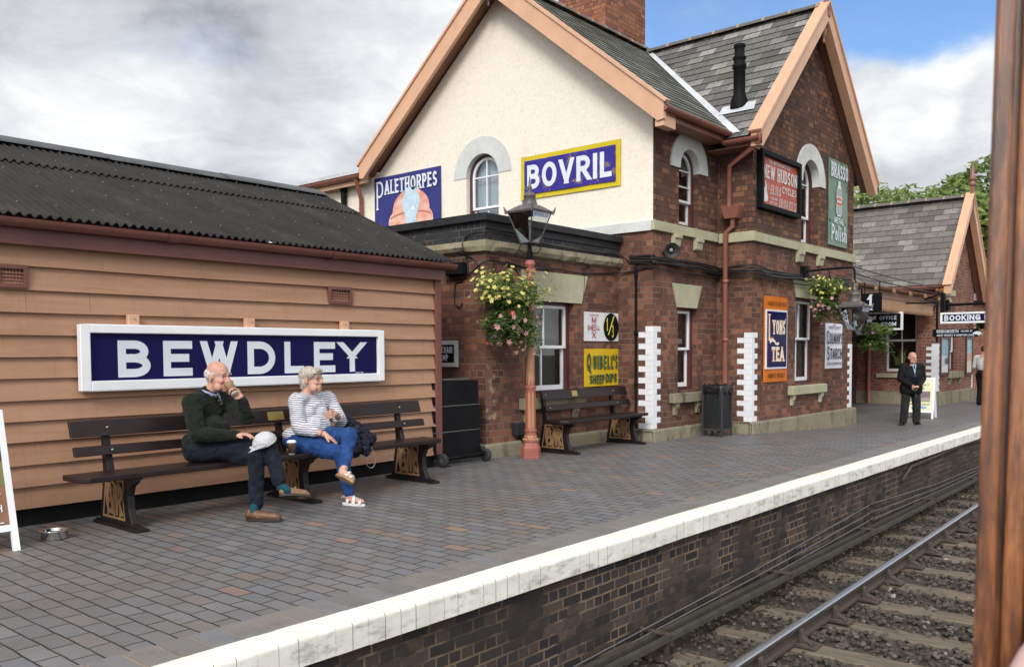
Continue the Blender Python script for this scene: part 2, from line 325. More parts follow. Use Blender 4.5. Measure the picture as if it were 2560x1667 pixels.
def text(mb, s, x, y, h, place, t=0.17, wide=1.0, gap=0.14, serif=0.0, mi=0, fit=None, first=1.0, shear=0.0):
    """draw s with its lower left corner at (x, y); place(Vector2, k) puts a point on the sign; fit = total width"""
    if fit: 
        w1 = text_width(s, h, t, 1.0, gap); wide = (fit+gap*h-len(s)*gap*h)/(w1+gap*h-len(s)*gap*h)
    k = 0; mb.marks = getattr(mb, 'marks', []); mb.marks.append(len(mb.f))
    for ci, c in enumerate(s):
        w, st = GLY[c]; hh = h*(first if ci == 0 else 1.0); w = w*wide*h*(first**0.5 if ci == 0 else 1); th = t*h*min(1.0, 0.45+0.55*wide); y0 = y-(hh-h if ci == 0 and first > 1 else 0)*0.0
        for pl in st:
            pts = [(x+th/2+a*(w-th)+shear*b*hh, y0+th/2+b*(hh-th)) for a, b in pl]; k += 1; stroke_poly(mb, pts, th, place, k, mi)
            if serif and c not in "'.&/ ":
                for e, nb in ((pts[0], pts[1]), (pts[-1], pts[-2])):
                    if abs(e[1]-(y0+th/2)) < 1e-4 or abs(e[1]-(y0+hh-th/2)) < 1e-4:
                        if abs(e[0]-nb[0]) < abs(e[1]-nb[1])*1.2:
                            k += 1; lo = abs(e[1]-(y0+th/2)) < 1e-4; yy = y0+serif*h/2 if lo else y0+hh-serif*h/2; stroke_poly(mb, [(e[0]-th*0.95, yy), (e[0]+th*0.95, yy)], serif*h, place, k, mi, cap=False)
        x += w+gap*h
    return x
def build_lines(mb, name, m, parent):
    """each line of writing becomes a part of its own"""
    mk = sorted(set([0]+getattr(mb, 'marks', [])+[len(mb.f)])); o = None
    for a, b in zip(mk[:-1], mk[1:]):
        if b > a:
            s = MB()
            for f in mb.f[a:b]: s.face([mb.v[i] for i in f])
            o = s.build(name, m, parent)
    return o
def on_y(yp, base_off=0.0): return lambda p, k: (p.x, yp-base_off-0.00025*k, p.y)     # lettering on a face looking to -Y
def on_x(xp, base_off=0.0): return lambda p, k: (xp-base_off-0.00025*k, -p.x, p.y)    # lettering on a face looking to -X (p.x = -y)
def tri_box(place, x0, y0, x1, y1, mb, k=0, mi=0): mb.face([place(Vector((x0, y0)), k), place(Vector((x1, y0)), k), place(Vector((x1, y1)), k), place(Vector((x0, y1)), k)], mi)
# ------------------------------------------------------------------ materials
M = {}
M['brick'] = brickmat('red_brick', [(0.112, 0.05, 0.038), (0.17, 0.073, 0.05), (0.14, 0.06, 0.044), (0.195, 0.084, 0.055), (0.26, 0.113, 0.068)], (0.19, 0.142, 0.113), soot=0.72, sootcol=(0.042, 0.028, 0.025), ms=0.0065)
M['brick_upper'] = brickmat('sooty_brick', [(0.09, 0.046, 0.035), (0.14, 0.068, 0.046), (0.115, 0.057, 0.041), (0.165, 0.08, 0.052), (0.235, 0.112, 0.066)], (0.075, 0.055, 0.046), soot=0.6, sootcol=(0.045, 0.032, 0.027), ms=0.006)
M['brick_far'] = brickmat('red_brick_far', [(0.2, 0.07, 0.05), (0.27, 0.1, 0.066), (0.17, 0.065, 0.05), (0.3, 0.12, 0.08)], (0.3, 0.23, 0.18), soot=0.3, ms=0.009)
M['brick_chimney'] = brickmat('chimney_brick', [(0.3, 0.11, 0.06), (0.36, 0.15, 0.085), (0.24, 0.09, 0.055), (0.2, 0.08, 0.055)], (0.17, 0.11, 0.08), soot=0.3, ms=0.008)
M['brick_black'] = brickmat('tarred_brick', [(0.028, 0.03, 0.034), (0.04, 0.043, 0.05), (0.034, 0.036, 0.04)], (0.04, 0.04, 0.042), soot=0.2, ms=0.01, mvar=(0.1, 0.088, 0.08))
M['brick_cream'] = brickmat('cream_painted_brick', [(0.80, 0.735, 0.625), (0.82, 0.757, 0.65), (0.81, 0.745, 0.637)], (0.775, 0.708, 0.6), soot=0.0, ms=0.006, bstr=0.38, stain=((0.64, 0.50, 0.36), 1.9, 0.56, 0.5), mvar=(0.80, 0.735, 0.625))
M['brick_white'] = paint('white_painted_brick', (0.78, 0.79, 0.82), 0.55, 0.06, 8, chips=((0.5, 0.46, 0.41), 9, 0.68), bmp=0.3, bscale=30)
M['platform_wall'] = brickmat('platform_wall_brick', [(0.025, 0.023, 0.026), (0.05, 0.041, 0.038), (0.105, 0.07, 0.054), (0.036, 0.034, 0.04)], (0.2, 0.145, 0.1), sootall=True, soot=0.4, sootcol=(0.036, 0.030, 0.026), w=0.215, h=0.076, ms=0.0085, bstr=0.8, stain=((0.16, 0.155, 0.15), 1.6, 0.66, 0.5), mvar=(0.04, 0.034, 0.03))
M['stone'] = stonemat('weathered_sandstone', (0.29, 0.255, 0.18), (0.075, 0.07, 0.052), streak=.85)
M['stone_clean'] = stonemat('pale_painted_stone', (0.47, 0.45, 0.31), (0.26, 0.25, 0.17), scale=2, streak=0.35)
M['stone_white'] = stonemat('whitish_painted_stone', (0.66, 0.67, 0.66), (0.45, 0.43, 0.38), scale=2, streak=0.35)
M['slate_green'] = slatemat('green_grey_slate', [(0.06, 0.064, 0.052), (0.12, 0.125, 0.1), (0.09, 0.094, 0.078), (0.17, 0.17, 0.14), (0.21, 0.21, 0.18)], mossamt=0.5, h=0.2)
M['slate'] = slatemat('grey_slate', [(0.075, 0.07, 0.066), (0.15, 0.142, 0.138), (0.11, 0.104, 0.1), (0.2, 0.19, 0.185), (0.29, 0.275, 0.265)], w=0.34, h=0.235)
M['slate_far'] = slatemat('purple_grey_slate', [(0.105, 0.09, 0.084), (0.165, 0.146, 0.137), (0.14, 0.122, 0.116), (0.19, 0.17, 0.16), (0.25, 0.228, 0.215)], w=0.42, h=0.245)
M['ridge'] = stonemat('ridge_tile', (0.15, 0.14, 0.13), (0.08, 0.07, 0.06)); M['ridge_pale'] = stonemat('mortar_joint', (0.4, 0.3, 0.2), (0.2, 0.16, 0.12))
M['lead'] = paint('lead_flashing', (0.55, 0.57, 0.6), 0.5, 0.15, 3, bmp=0.1)
M['peach'] = paint('peach_gloss_paint', (0.64, 0.375, 0.235), 0.4, 0.08, 2.5, bmp=0.08)
M['brown'] = paint('brown_soffit_paint', (0.26, 0.115, 0.07), 0.5, 0.12, 3)
M['red_oxide'] = paint('red_oxide_paint', (0.165, 0.06, 0.048), 0.42, 0.15, 4, bmp=0.12)
M['pipe_red'] = paint('pipe_red_paint', (0.25, 0.095, 0.07), 0.4, 0.12, 4)
M['maroon'] = paint('maroon_paint', (0.085, 0.025, 0.028), 0.4, 0.15, 4)
def make_boards():
    m, t, b = mat('tan_weatherboard'); p = geo(t); sx = t.new('ShaderNodeSeparateXYZ'); t.put(sx.inputs[0], p)
    wn = t.new('ShaderNodeTexWhiteNoise', noise_dimensions='2D'); cx = t.new('ShaderNodeCombineXYZ'); t.put(cx.inputs[0], t.math('FLOOR', t.math('DIVIDE', t.math('SUBTRACT', sx.outputs[2], 0.151), 0.178))); t.put(cx.inputs[1], t.math('FLOOR', t.math('MULTIPLY', sx.outputs[0], 0.31))); t.put(wn.inputs[0], cx.outputs[0])
    n = t.noise(t.map(p, (0.45, 1, 5)), 2.2, 6, 0.65, 0.5); c = t.ramp(n, [(0.28, (0.315, 0.166, 0.098)), (0.5, (0.372, 0.202, 0.122)), (0.74, (0.43, 0.246, 0.154))])
    c = t.mix(t.math('MULTIPLY', wn.outputs[0], 0.28), c, (0.43, 0.26, 0.175))
    c = t.mix(t.math('MULTIPLY', t.step(t.noise(t.map(p, (14, 1, 0.9)), 2.0, 5, 0.7), 0.52, 0.72), 0.34), c, (0.2, 0.105, 0.062))
    c = t.mix(t.math('MULTIPLY', t.step(t.noise(p, 1.4, 5, 0.65), 0.5, 0.72), 0.4), c, (0.25, 0.135, 0.082))
    c = t.mix(t.step(t.noise(t.map(p, (1, 1, 2)), 19, 5, 0.75), 0.715, 0.73), c, (0.46, 0.3, 0.2)); t.put(b.inputs['Base Color'], c); b.inputs['Roughness'].default_value = 0.5; b.inputs['Specular IOR Level'].default_value = 0.35
    bump(t, b, t.math('ADD', t.noise(t.map(p, (0.6, 1, 14)), 5, 6, 0.7), t.math('MULTIPLY', t.noise(p, 2.5, 2, 0.5), 1.2)), 0.35, 0.006); return m
M['boards'] = make_boards()
M['black'] = paint('black_paint', (0.009, 0.009, 0.0105), 0.55, 0.2, 5, bmp=0.1, spec=0.08); M['black_matt'] = paint('black_base', (0.01, 0.01, 0.011), 0.9, 0.3, 3, spec=0.2)
M['parapet'] = paint('black_parapet_felt', (0.026, 0.028, 0.032), 0.55, 0.25, 3, bmp=0.25, bscale=25, spec=0.3)
M['white'] = paint('white_gloss_paint', (0.8, 0.81, 0.83), 0.35, 0.05, 4, bmp=0.06)
M['white_old'] = paint('peeling_white_paint', (0.7, 0.7, 0.69), 0.5, 0.1, 6, chips=((0.3, 0.22, 0.16), 9, 0.66))
M['glass'] = glassmat('window_glass'); M['glass_lamp'] = glassmat('lantern_glass', refl=0.08)
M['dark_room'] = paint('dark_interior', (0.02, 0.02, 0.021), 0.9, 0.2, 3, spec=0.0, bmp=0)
M['curtain'] = clothmat('pale_blue_curtain', (0.52, 0.6, 0.68), fold=1.0, fscale=5, stretch=(1, 3, 0.15), var=0.12)
M['net'] = clothmat('grey_net_curtain', (0.2, 0.2, 0.2), fold=1.0, fscale=7, stretch=(3, 3, 0.15), var=0.3)
M['frosted'] = paint('obscured_glass', (0.055, 0.062, 0.06), 0.2, 0.3, 40, bmp=0.5, bscale=120)
M['pave'] = None; M['cable'] = paint('black_cable', (0.012, 0.012, 0.012), 0.5, 0.2, 10, bmp=0)
M['steel'] = paint('galvanised_steel', (0.35, 0.36, 0.37), 0.4, 0.15, 8, metal=0.8); M['bright_steel'] = paint('bright_steel', (0.75, 0.74, 0.72), 0.18, 0.05, 20, metal=1.0, bmp=0)
M['bench'] = woodmat('dark_brown_bench_paint', (0.012, 0.007, 0.008), (0.024, 0.013, 0.013), 0.36, (0.6, 3, 3), 8, 0.04, 0.12); M['bench'].node_tree.nodes['Principled BSDF'].inputs['Specular IOR Level'].default_value = 0.3
M['bench_iron'] = paint('dark_iron', (0.014, 0.011, 0.012), 0.42, 0.2, 8, spec=0.3); M['gold'] = paint('tan_painted_casting', (0.27, 0.155, 0.078), 0.45, 0.2, 12, bmp=0.3)
M['brass'] = paint('brass_plate', (0.45, 0.34, 0.12), 0.35, 0.15, 10, metal=0.7); M['tyre'] = paint('grey_rubber', (0.028, 0.028, 0.03), 0.8, 0.2, 10)
M['rust'] = paint('rusty_iron', (0.06, 0.045, 0.036), 0.75, 0.3, 14, chips=((0.105, 0.06, 0.035), 8, 0.62), bmp=0.3)
M['rod'] = paint('oily_grey_steel', (0.062, 0.055, 0.047), 0.6, 0.25, 8)

def make_pave():
    m, t, b = mat('blue_brick_paving'); p = geo(t); sx = t.new('ShaderNodeSeparateXYZ'); t.put(sx.inputs[0], p)
    cx = t.new('ShaderNodeCombineXYZ'); t.put(cx.inputs[0], sx.outputs[1]); t.put(cx.inputs[1], sx.outputs[0])
    wob = t.vmath('MULTIPLY', t.vmath('SUBTRACT', t.noise(p, 3.5, 3, 0.6, col=True), (0.5, 0.5, 0.5)), (0.03, 0.024, 0))
    v = t.vmath('ADD', cx.outputs[0], wob)
    br = t.new('ShaderNodeTexBrick'); br.offset = 0.47; t.put(br.inputs['Vector'], v); br.inputs['Scale'].default_value = 1; br.inputs['Mortar Size'].default_value = 0.0058; br.inputs['Mortar Smooth'].default_value = 0.3
    br.inputs['Brick Width'].default_value = 0.232; br.inputs['Row Height'].default_value = 0.118; br.inputs['Color1'].default_value = (0, 0, 0, 1); br.inputs['Color2'].default_value = (1, 1, 1, 1)
    c = t.ramp(br.outputs['Color'], [(0, (0.145, 0.143, 0.150)), (0.2, (0.173, 0.169, 0.176)), (0.36, (0.157, 0.154, 0.155)), (0.47, (0.186, 0.183, 0.189)), (0.58, (0.166, 0.161, 0.160)), (0.7, (0.160, 0.162, 0.177)), (0.86, (0.184, 0.165, 0.158)), (0.935, (0.208, 0.162, 0.142)), (0.972, (0.271, 0.176, 0.139))], 'CONSTANT')
    c = t.mix(t.math('MULTIPLY', t.step(t.noise(p, 2.1, 5, 0.65), 0.4, 0.72), 0.5), c, (0.1, 0.095, 0.09))
    c = t.mix(t.math('MULTIPLY', t.step(t.noise(p, 35, 4, 0.7), 0.5, 0.78), 0.35), c, (0.09, 0.085, 0.08))
    c = t.mix(t.math('MULTIPLY', t.step(t.noise(p, 0.6, 4, 0.6), 0.42, 0.68), 0.45), c, (0.15, 0.13, 0.115)); c = t.mix(t.math('MULTIPLY', t.step(t.noise(p, 9, 5, 0.75), 0.6, 0.68), 0.4), c, (0.08, 0.075, 0.07)); c = t.mix(t.math('MULTIPLY', t.step(t.noise(p, 55, 2, 0.5), 0.78, 0.82), 0.7), c, (0.33, 0.32, 0.3))
    j = t.mix(t.step(t.noise(p, 1.5, 3, 0.6), 0.5, 0.7), (0.022, 0.02, 0.018), (0.045, 0.05, 0.028))
    c = t.mix(br.outputs['Fac'], c, j); t.put(b.inputs['Base Color'], c)
    t.put(b.inputs['Roughness'], t.math('ADD', t.math('MULTIPLY', t.noise(p, 3, 4, 0.6), 0.35), 0.38)); b.inputs['Specular IOR Level'].default_value = 0.45
    h = t.math('ADD', t.math('MULTIPLY', br.outputs['Fac'], -1.4), t.math('ADD', t.math('MULTIPLY', t.noise(p, 25, 4, 0.6), 0.35), t.math('MULTIPLY', br.outputs['Color'], 0.5)))
    bump(t, b, h, 0.85, 0.01); return m
M['pave'] = make_pave()

# ------------------------------------------------------------------ world and sun
SUN = Vector((-0.80, -0.42, 0.62)).normalized()
w = bpy.data.worlds.new('World'); SC.world = w; w.use_nodes = True; t = NT(w.node_tree)
for n in list(t.n): t.n.remove(n)
out = t.new('ShaderNodeOutputWorld'); sky = t.new('ShaderNodeTexSky', sky_type='NISHITA'); sky.sun_disc = False
sky.sun_elevation = math.asin(SUN.z); sky.sun_rotation = math.atan2(SUN.x, SUN.y); sky.air_density = 1.0; sky.dust_density = 0.2; sky.ozone_density = 3.0
bs = t.new('ShaderNodeBackground'); t.put(bs.inputs[0], t.mix(1.0, sky.outputs[0], (0.86, 0.97, 1.08), 'MULTIPLY')); bs.inputs[1].default_value = 0.135
D = t.vmath('NORMALIZE', t.new('ShaderNodeTexCoord').outputs['Generated']); sp = t.new('ShaderNodeSeparateXYZ'); t.put(sp.inputs[0], D)
up = t.math('ADD', t.math('MAXIMUM', sp.outputs[2], 0.0), 0.22); cxy = t.new('ShaderNodeCombineXYZ'); t.put(cxy.inputs[0], t.math('DIVIDE', sp.outputs[0], up)); t.put(cxy.inputs[1], t.math('DIVIDE', sp.outputs[1], up))
P2 = cxy.outputs[0]
DW = t.vmath('NORMALIZE', t.vmath('ADD', D, t.vmath('MULTIPLY', t.vmath('SUBTRACT', t.noise(D, 6.0, 6, 0.62, col=True), (0.5, 0.5, 0.5)), (0.2, 0.2, 0.14))))
def lobe(px, py, inner, outer):      # a soft patch of sky round one direction (cosines of two angles, in degrees)
    d = ray(px, py).normalized(); return t.step(t.vmath('DOT_PRODUCT', DW, tuple(d)), cos(radians(outer)), cos(radians(inner)))
n1 = t.noise(P2, 1.5, 9, 0.62, 0.5); n2 = t.noise(t.map(P2, loc=(3.1, 1.7, 0)), 0.9, 7, 0.6, 0.4); n3 = t.noise(t.map(P2, loc=(7.3, 4.2, 2)), 4.5, 7, 0.62, 0.6)
hole = t.math('MAXIMUM', t.math('MAXIMUM', lobe(2060, 60, 6, 11.5), lobe(1700, 20, 3, 8)), t.math('MAXIMUM', lobe(2420, 60, 4, 9.5), t.math('MULTIPLY', lobe(500, 200, 0.2, 7.5), 0.6)))
low = t.step(t.math('ADD', sp.outputs[2], t.math('MULTIPLY', t.math('SUBTRACT', t.noise(D, 9, 6, 0.6), 0.5), 0.06)), 0.305, 0.25)
cov = t.math('SUBTRACT', t.math('ADD', t.math('MULTIPLY', n1, 0.9), 0.42), t.math('MULTIPLY', hole, 0.60)); cov = t.math('ADD', cov, t.math('MULTIPLY', low, 0.8))
cl = t.step(cov, 0.2, 0.72)
dark = t.math('MAXIMUM', t.math('MULTIPLY', lobe(330, 40, 3, 13), 1.0), t.math('MULTIPLY', lobe(860, 60, 1, 6), 0.6)); dark = t.math('MAXIMUM', dark, t.math('MULTIPLY', lobe(2300, 470, 1, 5), 0.6)); dark = t.math('MAXIMUM', dark, t.math('MULTIPLY', lobe(120, 420, 2, 13), 0.3))
brt = t.math('MAXIMUM', lobe(1020, 130, 1, 6), t.math('MAXIMUM', lobe(260, 270, 1, 7), lobe(2250, 290, 1, 4)))
g = t.math('SUBTRACT', t.math('SUBTRACT', t.math('ADD', t.math('MULTIPLY', n2, 1.25), t.math('MULTIPLY', n3, 0.7)), 0.28), t.math('MULTIPLY', dark, 0.27)); g = t.math('ADD', g, t.math('MULTIPLY', brt, 0.24))
sunny = t.step(t.vmath('DOT_PRODUCT', D, tuple(SUN)), 0.45, 1.0); cc = t.ramp(g, [(0.18, (0.30, 0.312, 0.34)), (0.4, (0.49, 0.505, 0.54)), (0.62, (0.64, 0.66, 0.695)), (0.9, (0.88, 0.89, 0.90))]); cc = t.vmath('SCALE', cc, (0, 0, 0)); cc.node.inputs['Scale'].default_value = 1; t.put(cc.node.inputs['Scale'], t.math('ADD', 1.0, t.math('MULTIPLY', sunny, 1.3)))
bc = t.new('ShaderNodeBackground'); t.l.new(cc, bc.inputs[0]); bc.inputs[1].default_value = 1.0
mx = t.new('ShaderNodeMixShader'); t.l.new(cl, mx.inputs[0]); t.l.new(bs.outputs[0], mx.inputs[1]); t.l.new(bc.outputs[0], mx.inputs[2]); t.l.new(mx.outputs[0], out.inputs[0])
sd = bpy.data.lights.new('sun', 'SUN'); so = bpy.data.objects.new('sun', sd); COL.objects.link(so); sd.energy = 1.9; sd.angle = radians(18); sd.color = (1.0, 0.95, 0.87)
so.rotation_euler = SUN.to_track_quat('Z', 'Y').to_euler(); so.location = (0, 0, 30)
SC.view_settings.view_transform = 'Standard'; SC.view_settings.look = 'None'; SC.view_settings.exposure = 0.22; SC.view_settings.gamma = 1

# ------------------------------------------------------------------ ground, platform, track
def ss(x): x = min(1, max(0, x)); return x*x*(3-2*x)
def zp(x, y): return -0.15*ss((x-13.4)/4.6)*ss((y-3.9)/1.6)            # the paving dips a little towards the far building
mb = MB(); mb.face([(-400, -400, -1.0), (600, -400, -1.0), (600, 600, -1.0), (-400, 600, -1.0)])
gm = paint('cinder_ground', (0.08, 0.068, 0.056), 0.95, 0.3, 4, spec=0.1, bmp=0.6, bscale=18)
mb.build('ground', gm, kind='structure')
mb = MB(); xs = [-6+0.5*i for i in range(140)]; ys = [3.62+0.335*i for i in range(28)]
mb.grid([[(x, y, zp(x, y)) for x in xs] for y in ys], 0, True, flip=True)
mb.build('platform', M['pave'], kind='structure')
# cream-jointed slabs that run along the coping
m, tt, b = mat('edge_slab'); p = geo(tt); sx = tt.new('ShaderNodeSeparateXYZ'); tt.put(sx.inputs[0], p); k = tt.math('FLOOR', tt.math('DIVIDE', sx.outputs[0], 0.166)); wn = tt.new('ShaderNodeTexWhiteNoise', noise_dimensions='1D'); tt.put(wn.inputs[1], k)
c = tt.ramp(wn.outputs[0], [(0, (0.15, 0.145, 0.14)), (0.4, (0.19, 0.175, 0.16)), (0.8, (0.17, 0.17, 0.178)), (1, (0.21, 0.18, 0.165))]); c = tt.mix(tt.math('MULTIPLY', tt.step(tt.noise(p, 6, 5, 0.65), 0.45, 0.75), 0.5), c, (0.1, 0.09, 0.085)); tt.put(b.inputs['Base Color'], c); b.inputs['Roughness'].default_value = 0.6
bump(tt, b, tt.noise(p, 30, 4, 0.6), 0.3, 0.004)
mj = stonemat('tan_mortar', (0.4, 0.3, 0.2), (0.14, 0.12, 0.1), scale=3, streak=0.8)
mb = MB()
for i in range(-12, 230):
    x = i*0.166; dz = random.uniform(-.001, .001); mb.box((x+0.006, 3.69, -0.03), (x+0.16, 3.955+random.uniform(-.008, .008), 0.008+dz), 0)
    mb.face([(x-0.006, 3.69, 0.0045), (x+0.006, 3.69, 0.0045), (x+0.006, 3.95, 0.0045), (x-0.006, 3.95, 0.0045)], 1)
mb.build('platform_edge_slabs', [m, mj], kind='structure')
# bullnosed coping bricks, whitewashed
m, tt, b = mat('whitewashed_coping'); p = geo(tt); sx = tt.new('ShaderNodeSeparateXYZ'); tt.put(sx.inputs[0], p)
c = tt.ramp(tt.noise(p, 5, 5, 0.6), [(0.3, (0.68, 0.66, 0.60)), (0.65, (0.82, 0.80, 0.74))])
grime = tt.step(tt.noise(tt.map(p, (1.4, 1, 3.5)), 3.6, 6, 0.7), 0.48, 0.7); c = tt.mix(tt.math('MULTIPLY', grime, tt.math('MULTIPLY', tt.step(sx.outputs[2], 0.005, -0.035), 0.62)), c, (0.2, 0.19, 0.18))
c = tt.mix(tt.step(tt.noise(p, 26, 5, 0.75), 0.66, 0.7), c, (0.3, 0.28, 0.26)); c = tt.mix(tt.math('MULTIPLY', tt.step(tt.noise(p, 1.7, 3, 0.5), 0.66, 0.74), 0.35), c, (0.6, 0.45, 0.15))
tt.put(b.inputs['Base Color'], c); b.inputs['Roughness'].default_value = 0.8; b.inputs['Specular IOR Level'].default_value = 0.15; bump(tt, b, tt.noise(p, 28, 5, 0.65), 0.4, 0.006)
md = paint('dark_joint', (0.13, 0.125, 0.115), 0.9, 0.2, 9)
mb = MB(); x = -1.2; i = 0
while x < 46:
    wd = 0.112+random.uniform(-.004, .004); dy = .006*mnoise.noise((x*.9, 0, 1))+random.uniform(-.0006, .0006); dz = .004*mnoise.noise((x*.7, 5, 1))+random.uniform(-.0006, .0006); gap = random.choice((0.0004, 0.0004, 0.0006, 0.0006, 0.003)) if x < 14 else 0.0005; jm = 1 if random.random() < 0.62 else 0
    sec = [(3.692, -0.02), (3.692, 0.006+dz)]+[(3.523+dy-0.026*sin(radians(a)), -0.020+dz+0.026*cos(radians(a))) for a in range(0, 91, 15)]+[(3.497+dy, -0.142+dz), (3.60, -0.142+dz)]
    sec = [(a, c if k < 1 or k > 8 else c) for k, (a, c) in enumerate(sec)]
    e = 0.0016 if jm else 0.0; rows = []
    for xx, ins in ((x+gap, e), (x+gap+e, 0), (x+wd-gap-e, 0), (x+wd-gap, e)):
        rows.append([(xx, a+(ins if a < 3.6 else 0), c-(ins if c > -0.05 else 0)) for a, c in sec])
    mb.grid(rows[1:3], 0, False, flip=True); mb.grid([r_[4:] for r_ in rows[0:2]], jm, False, flip=True); mb.grid([r_[4:] for r_ in rows[2:4]], jm if gap > .002 else 0, False, flip=True); mb.grid([r_[:5] for r_ in rows[0:2]], 0, False, flip=True); mb.grid([r_[:5] for r_ in rows[2:4]], 0, False, flip=True); mb.face([q for q in rows[0]], 0); mb.face([q for q in rows[-1]][::-1], 0); x += wd
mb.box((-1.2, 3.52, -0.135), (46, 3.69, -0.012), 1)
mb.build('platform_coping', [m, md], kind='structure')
mb = MB(); mb.box((-6, 3.565, -1.05), (60, 3.70, -0.1435)); mb.build('platform_wall', M['platform_wall'], kind='structure')

TA = 0.0222; TX0, TY0 = 5.44, 2.715
def trk(x, off, z): return Vector((TX0+(x-TX0)*cos(TA)+off*sin(TA), TY0+(x-TX0)*sin(TA)-off*cos(TA), z))   # off = metres from the near rail, away from the platform
m, tt, b = mat('rail_steel'); p = geo(tt); nn = tt.new('ShaderNodeNewGeometry'); sx = tt.new('ShaderNodeSeparateXYZ'); tt.put(sx.inputs[0], nn.outputs['Normal'])
top = tt.step(sx.outputs[2], 0.35, 0.85); pz = tt.new('ShaderNodeSeparateXYZ'); tt.put(pz.inputs[0], p); top = tt.math('MULTIPLY', top, tt.step(pz.outputs[2], -0.83, -0.82))
c = tt.mix(top, tt.mix(tt.noise(p, 12, 4, 0.6), (0.045, 0.034, 0.028), (0.085, 0.06, 0.045)), tt.mix(tt.noise(tt.map(p, (0.5, 20, 1)), 6, 3, 0.6), (0.5, 0.52, 0.56), (0.72, 0.74, 0.79)))
tt.put(b.inputs['Base Color'], c); tt.put(b.inputs['Metallic'], tt.math('MULTIPLY', top, 0.95)); tt.put(b.inputs['Roughness'], tt.math('SUBTRACT', 0.75, tt.math('MULTIPLY', top, 0.45)))
def rail(off, label):
    mb = MB(); pr = [(0.035, 0), (0.033, -0.02), (0.028, -0.04), (0.009, -0.05), (0.009, -0.105), (0.028, -0.115), (0.032, -0.13), (0.028, -0.148)]
    pr = pr+[(-a, c) for a, c in reversed(pr)]; pr = [(0.018, 0.004)]+pr+[(-0.018, 0.004)]
    rows = [[trk(x, off+a, -0.804+c) for a, c in pr] for x in (-6, 7.2-0.0)]; rows2 = [[trk(x, off+a, -0.804+c) for a, c in pr] for x in (7.206, 48)]
    mb.grid(rows, 0, False, True); mb.grid(rows2, 0, False, True)
    return tag(mb.build('rail', m), label, 'rail', 'running rails')
rail(0.035, 'bullhead running rail with bright top, the one beside the platform wall'); rail(1.505, 'bullhead running rail farther from the platform wall')
slm = woodmat('weathered_sleeper', (0.07, 0.056, 0.042), (0.19, 0.15, 0.105), 0.85, (5, 0.8, 3), 4, 0, 0.7)
sl_me = None; ch_root = None; n = 0; x = 1.86
while x < 40:
    if sl_me is None:
        mb = MB(); R = []
        for i in range(14):
            yy = 0.62-2.6*i/13; R.append([(a+0.006*mnoise.noise((yy*3, a*9, 0)), yy, c+0.012*mnoise.noise((a*20, yy*4, 3))) for a, c in ((-0.125, -0.2), (-0.128, -0.01), (-0.115, 0.0), (-0.04, 0.003), (0.05, 0.002), (0.115, 0), (0.128, -0.01), (0.125, -0.2))])
        mb.grid(R, 0, False, flip=True); mb.face(R[0]); mb.face(R[-1][::-1])
        s = mb.build('sleeper', slm); sl_me = s.data
    else: s = bpy.data.objects.new('sleeper', sl_me); COL.objects.link(s)
    tag(s, 'weathered timber sleeper bedded in dark ballast under the rails', 'sleeper', 'sleepers under the track'); q = trk(x, 0, -0.965+random.uniform(-.012, .006)); s.location = q; s.rotation_euler = (0, 0, TA+random.uniform(-.012, .012))
    for off in (0.035, 1.505):
        if ch_root is None:
            ch_root = thing('rail_chair', 'cast iron chair with wooden key holding the bullhead rail', 'rail chair', 'rail chairs on the sleepers'); mb = MB()
            mb.prism([(-0.2, 0), (-0.19, 0.02), (-0.09, 0.035), (0.09, 0.035), (0.19, 0.02), (0.2, 0)], (-0.085, 0, 0), (0, 1, 0), (0, 0, 1), (1, 0, 0), 0.17)
            for sg in (-1, 1): mb.prism([(sg*0.04, 0.03), (sg*0.16, 0.03), (sg*0.085, 0.07), (sg*0.066, 0.13), (sg*0.042, 0.13)][::sg], (-0.03, 0, 0), (0, 1, 0), (0, 0, 1), (1, 0, 0), 0.06)
            for sg in (-1, 1): mb.lathe([(0.02, 0), (0.02, 0.02), (0.0, 0.024)], (0.045*sg, 0.15*sg, 0.024), 6, sm=False)
            mb.build('chair_casting', M['rust'], ch_root, bevel=0.006); mb = MB(); mb.box((-0.1, 0.012, 0.05), (0.12, 0.045, 0.11)); mb.build('wooden_key', slm, ch_root); cr = ch_root
        else: cr = dup(ch_root, (0, 0, 0))
        q = trk(x, off, -0.955); cr.location = q; cr.rotation_euler = (0, 0, TA)
    x += 0.805
# ballast: angular stones, denser than one could count
mb = MB(); ico = bmesh.new(); bmesh.ops.create_icosphere(ico, subdivisions=1, radius=1); iv = [v.co.copy() for v in ico.verts]; ifc = [tuple(v.index for v in f.verts) for f in ico.faces]; ico.free()
rng = random.Random(3); shapes = []
for k in range(14): sc = Vector((rng.uniform(.7, 1.2), rng.uniform(.55, 1), rng.uniform(.4, .75))); shapes.append([Vector((v.x*sc.x, v.y*sc.y, v.z*sc.z))*rng.uniform(.72, 1.15) for v in iv])
def stone(px, py, pz, r, mi):
    R = Matrix.Rotation(rng.uniform(0, 6.28), 3, 'Z') @ Matrix.Rotation(rng.uniform(-.7, .7), 3, 'X'); b0 = len(mb.v); o = Vector((px, py, pz))
    mb.v += [tuple(o+R @ v*r) for v in rng.choice(shapes)]; mb.f += [tuple(i+b0 for i in f) for f in ifc]; mb.mi += [mi]*20; mb.uv += [None]*20; mb.sm += [False]*20
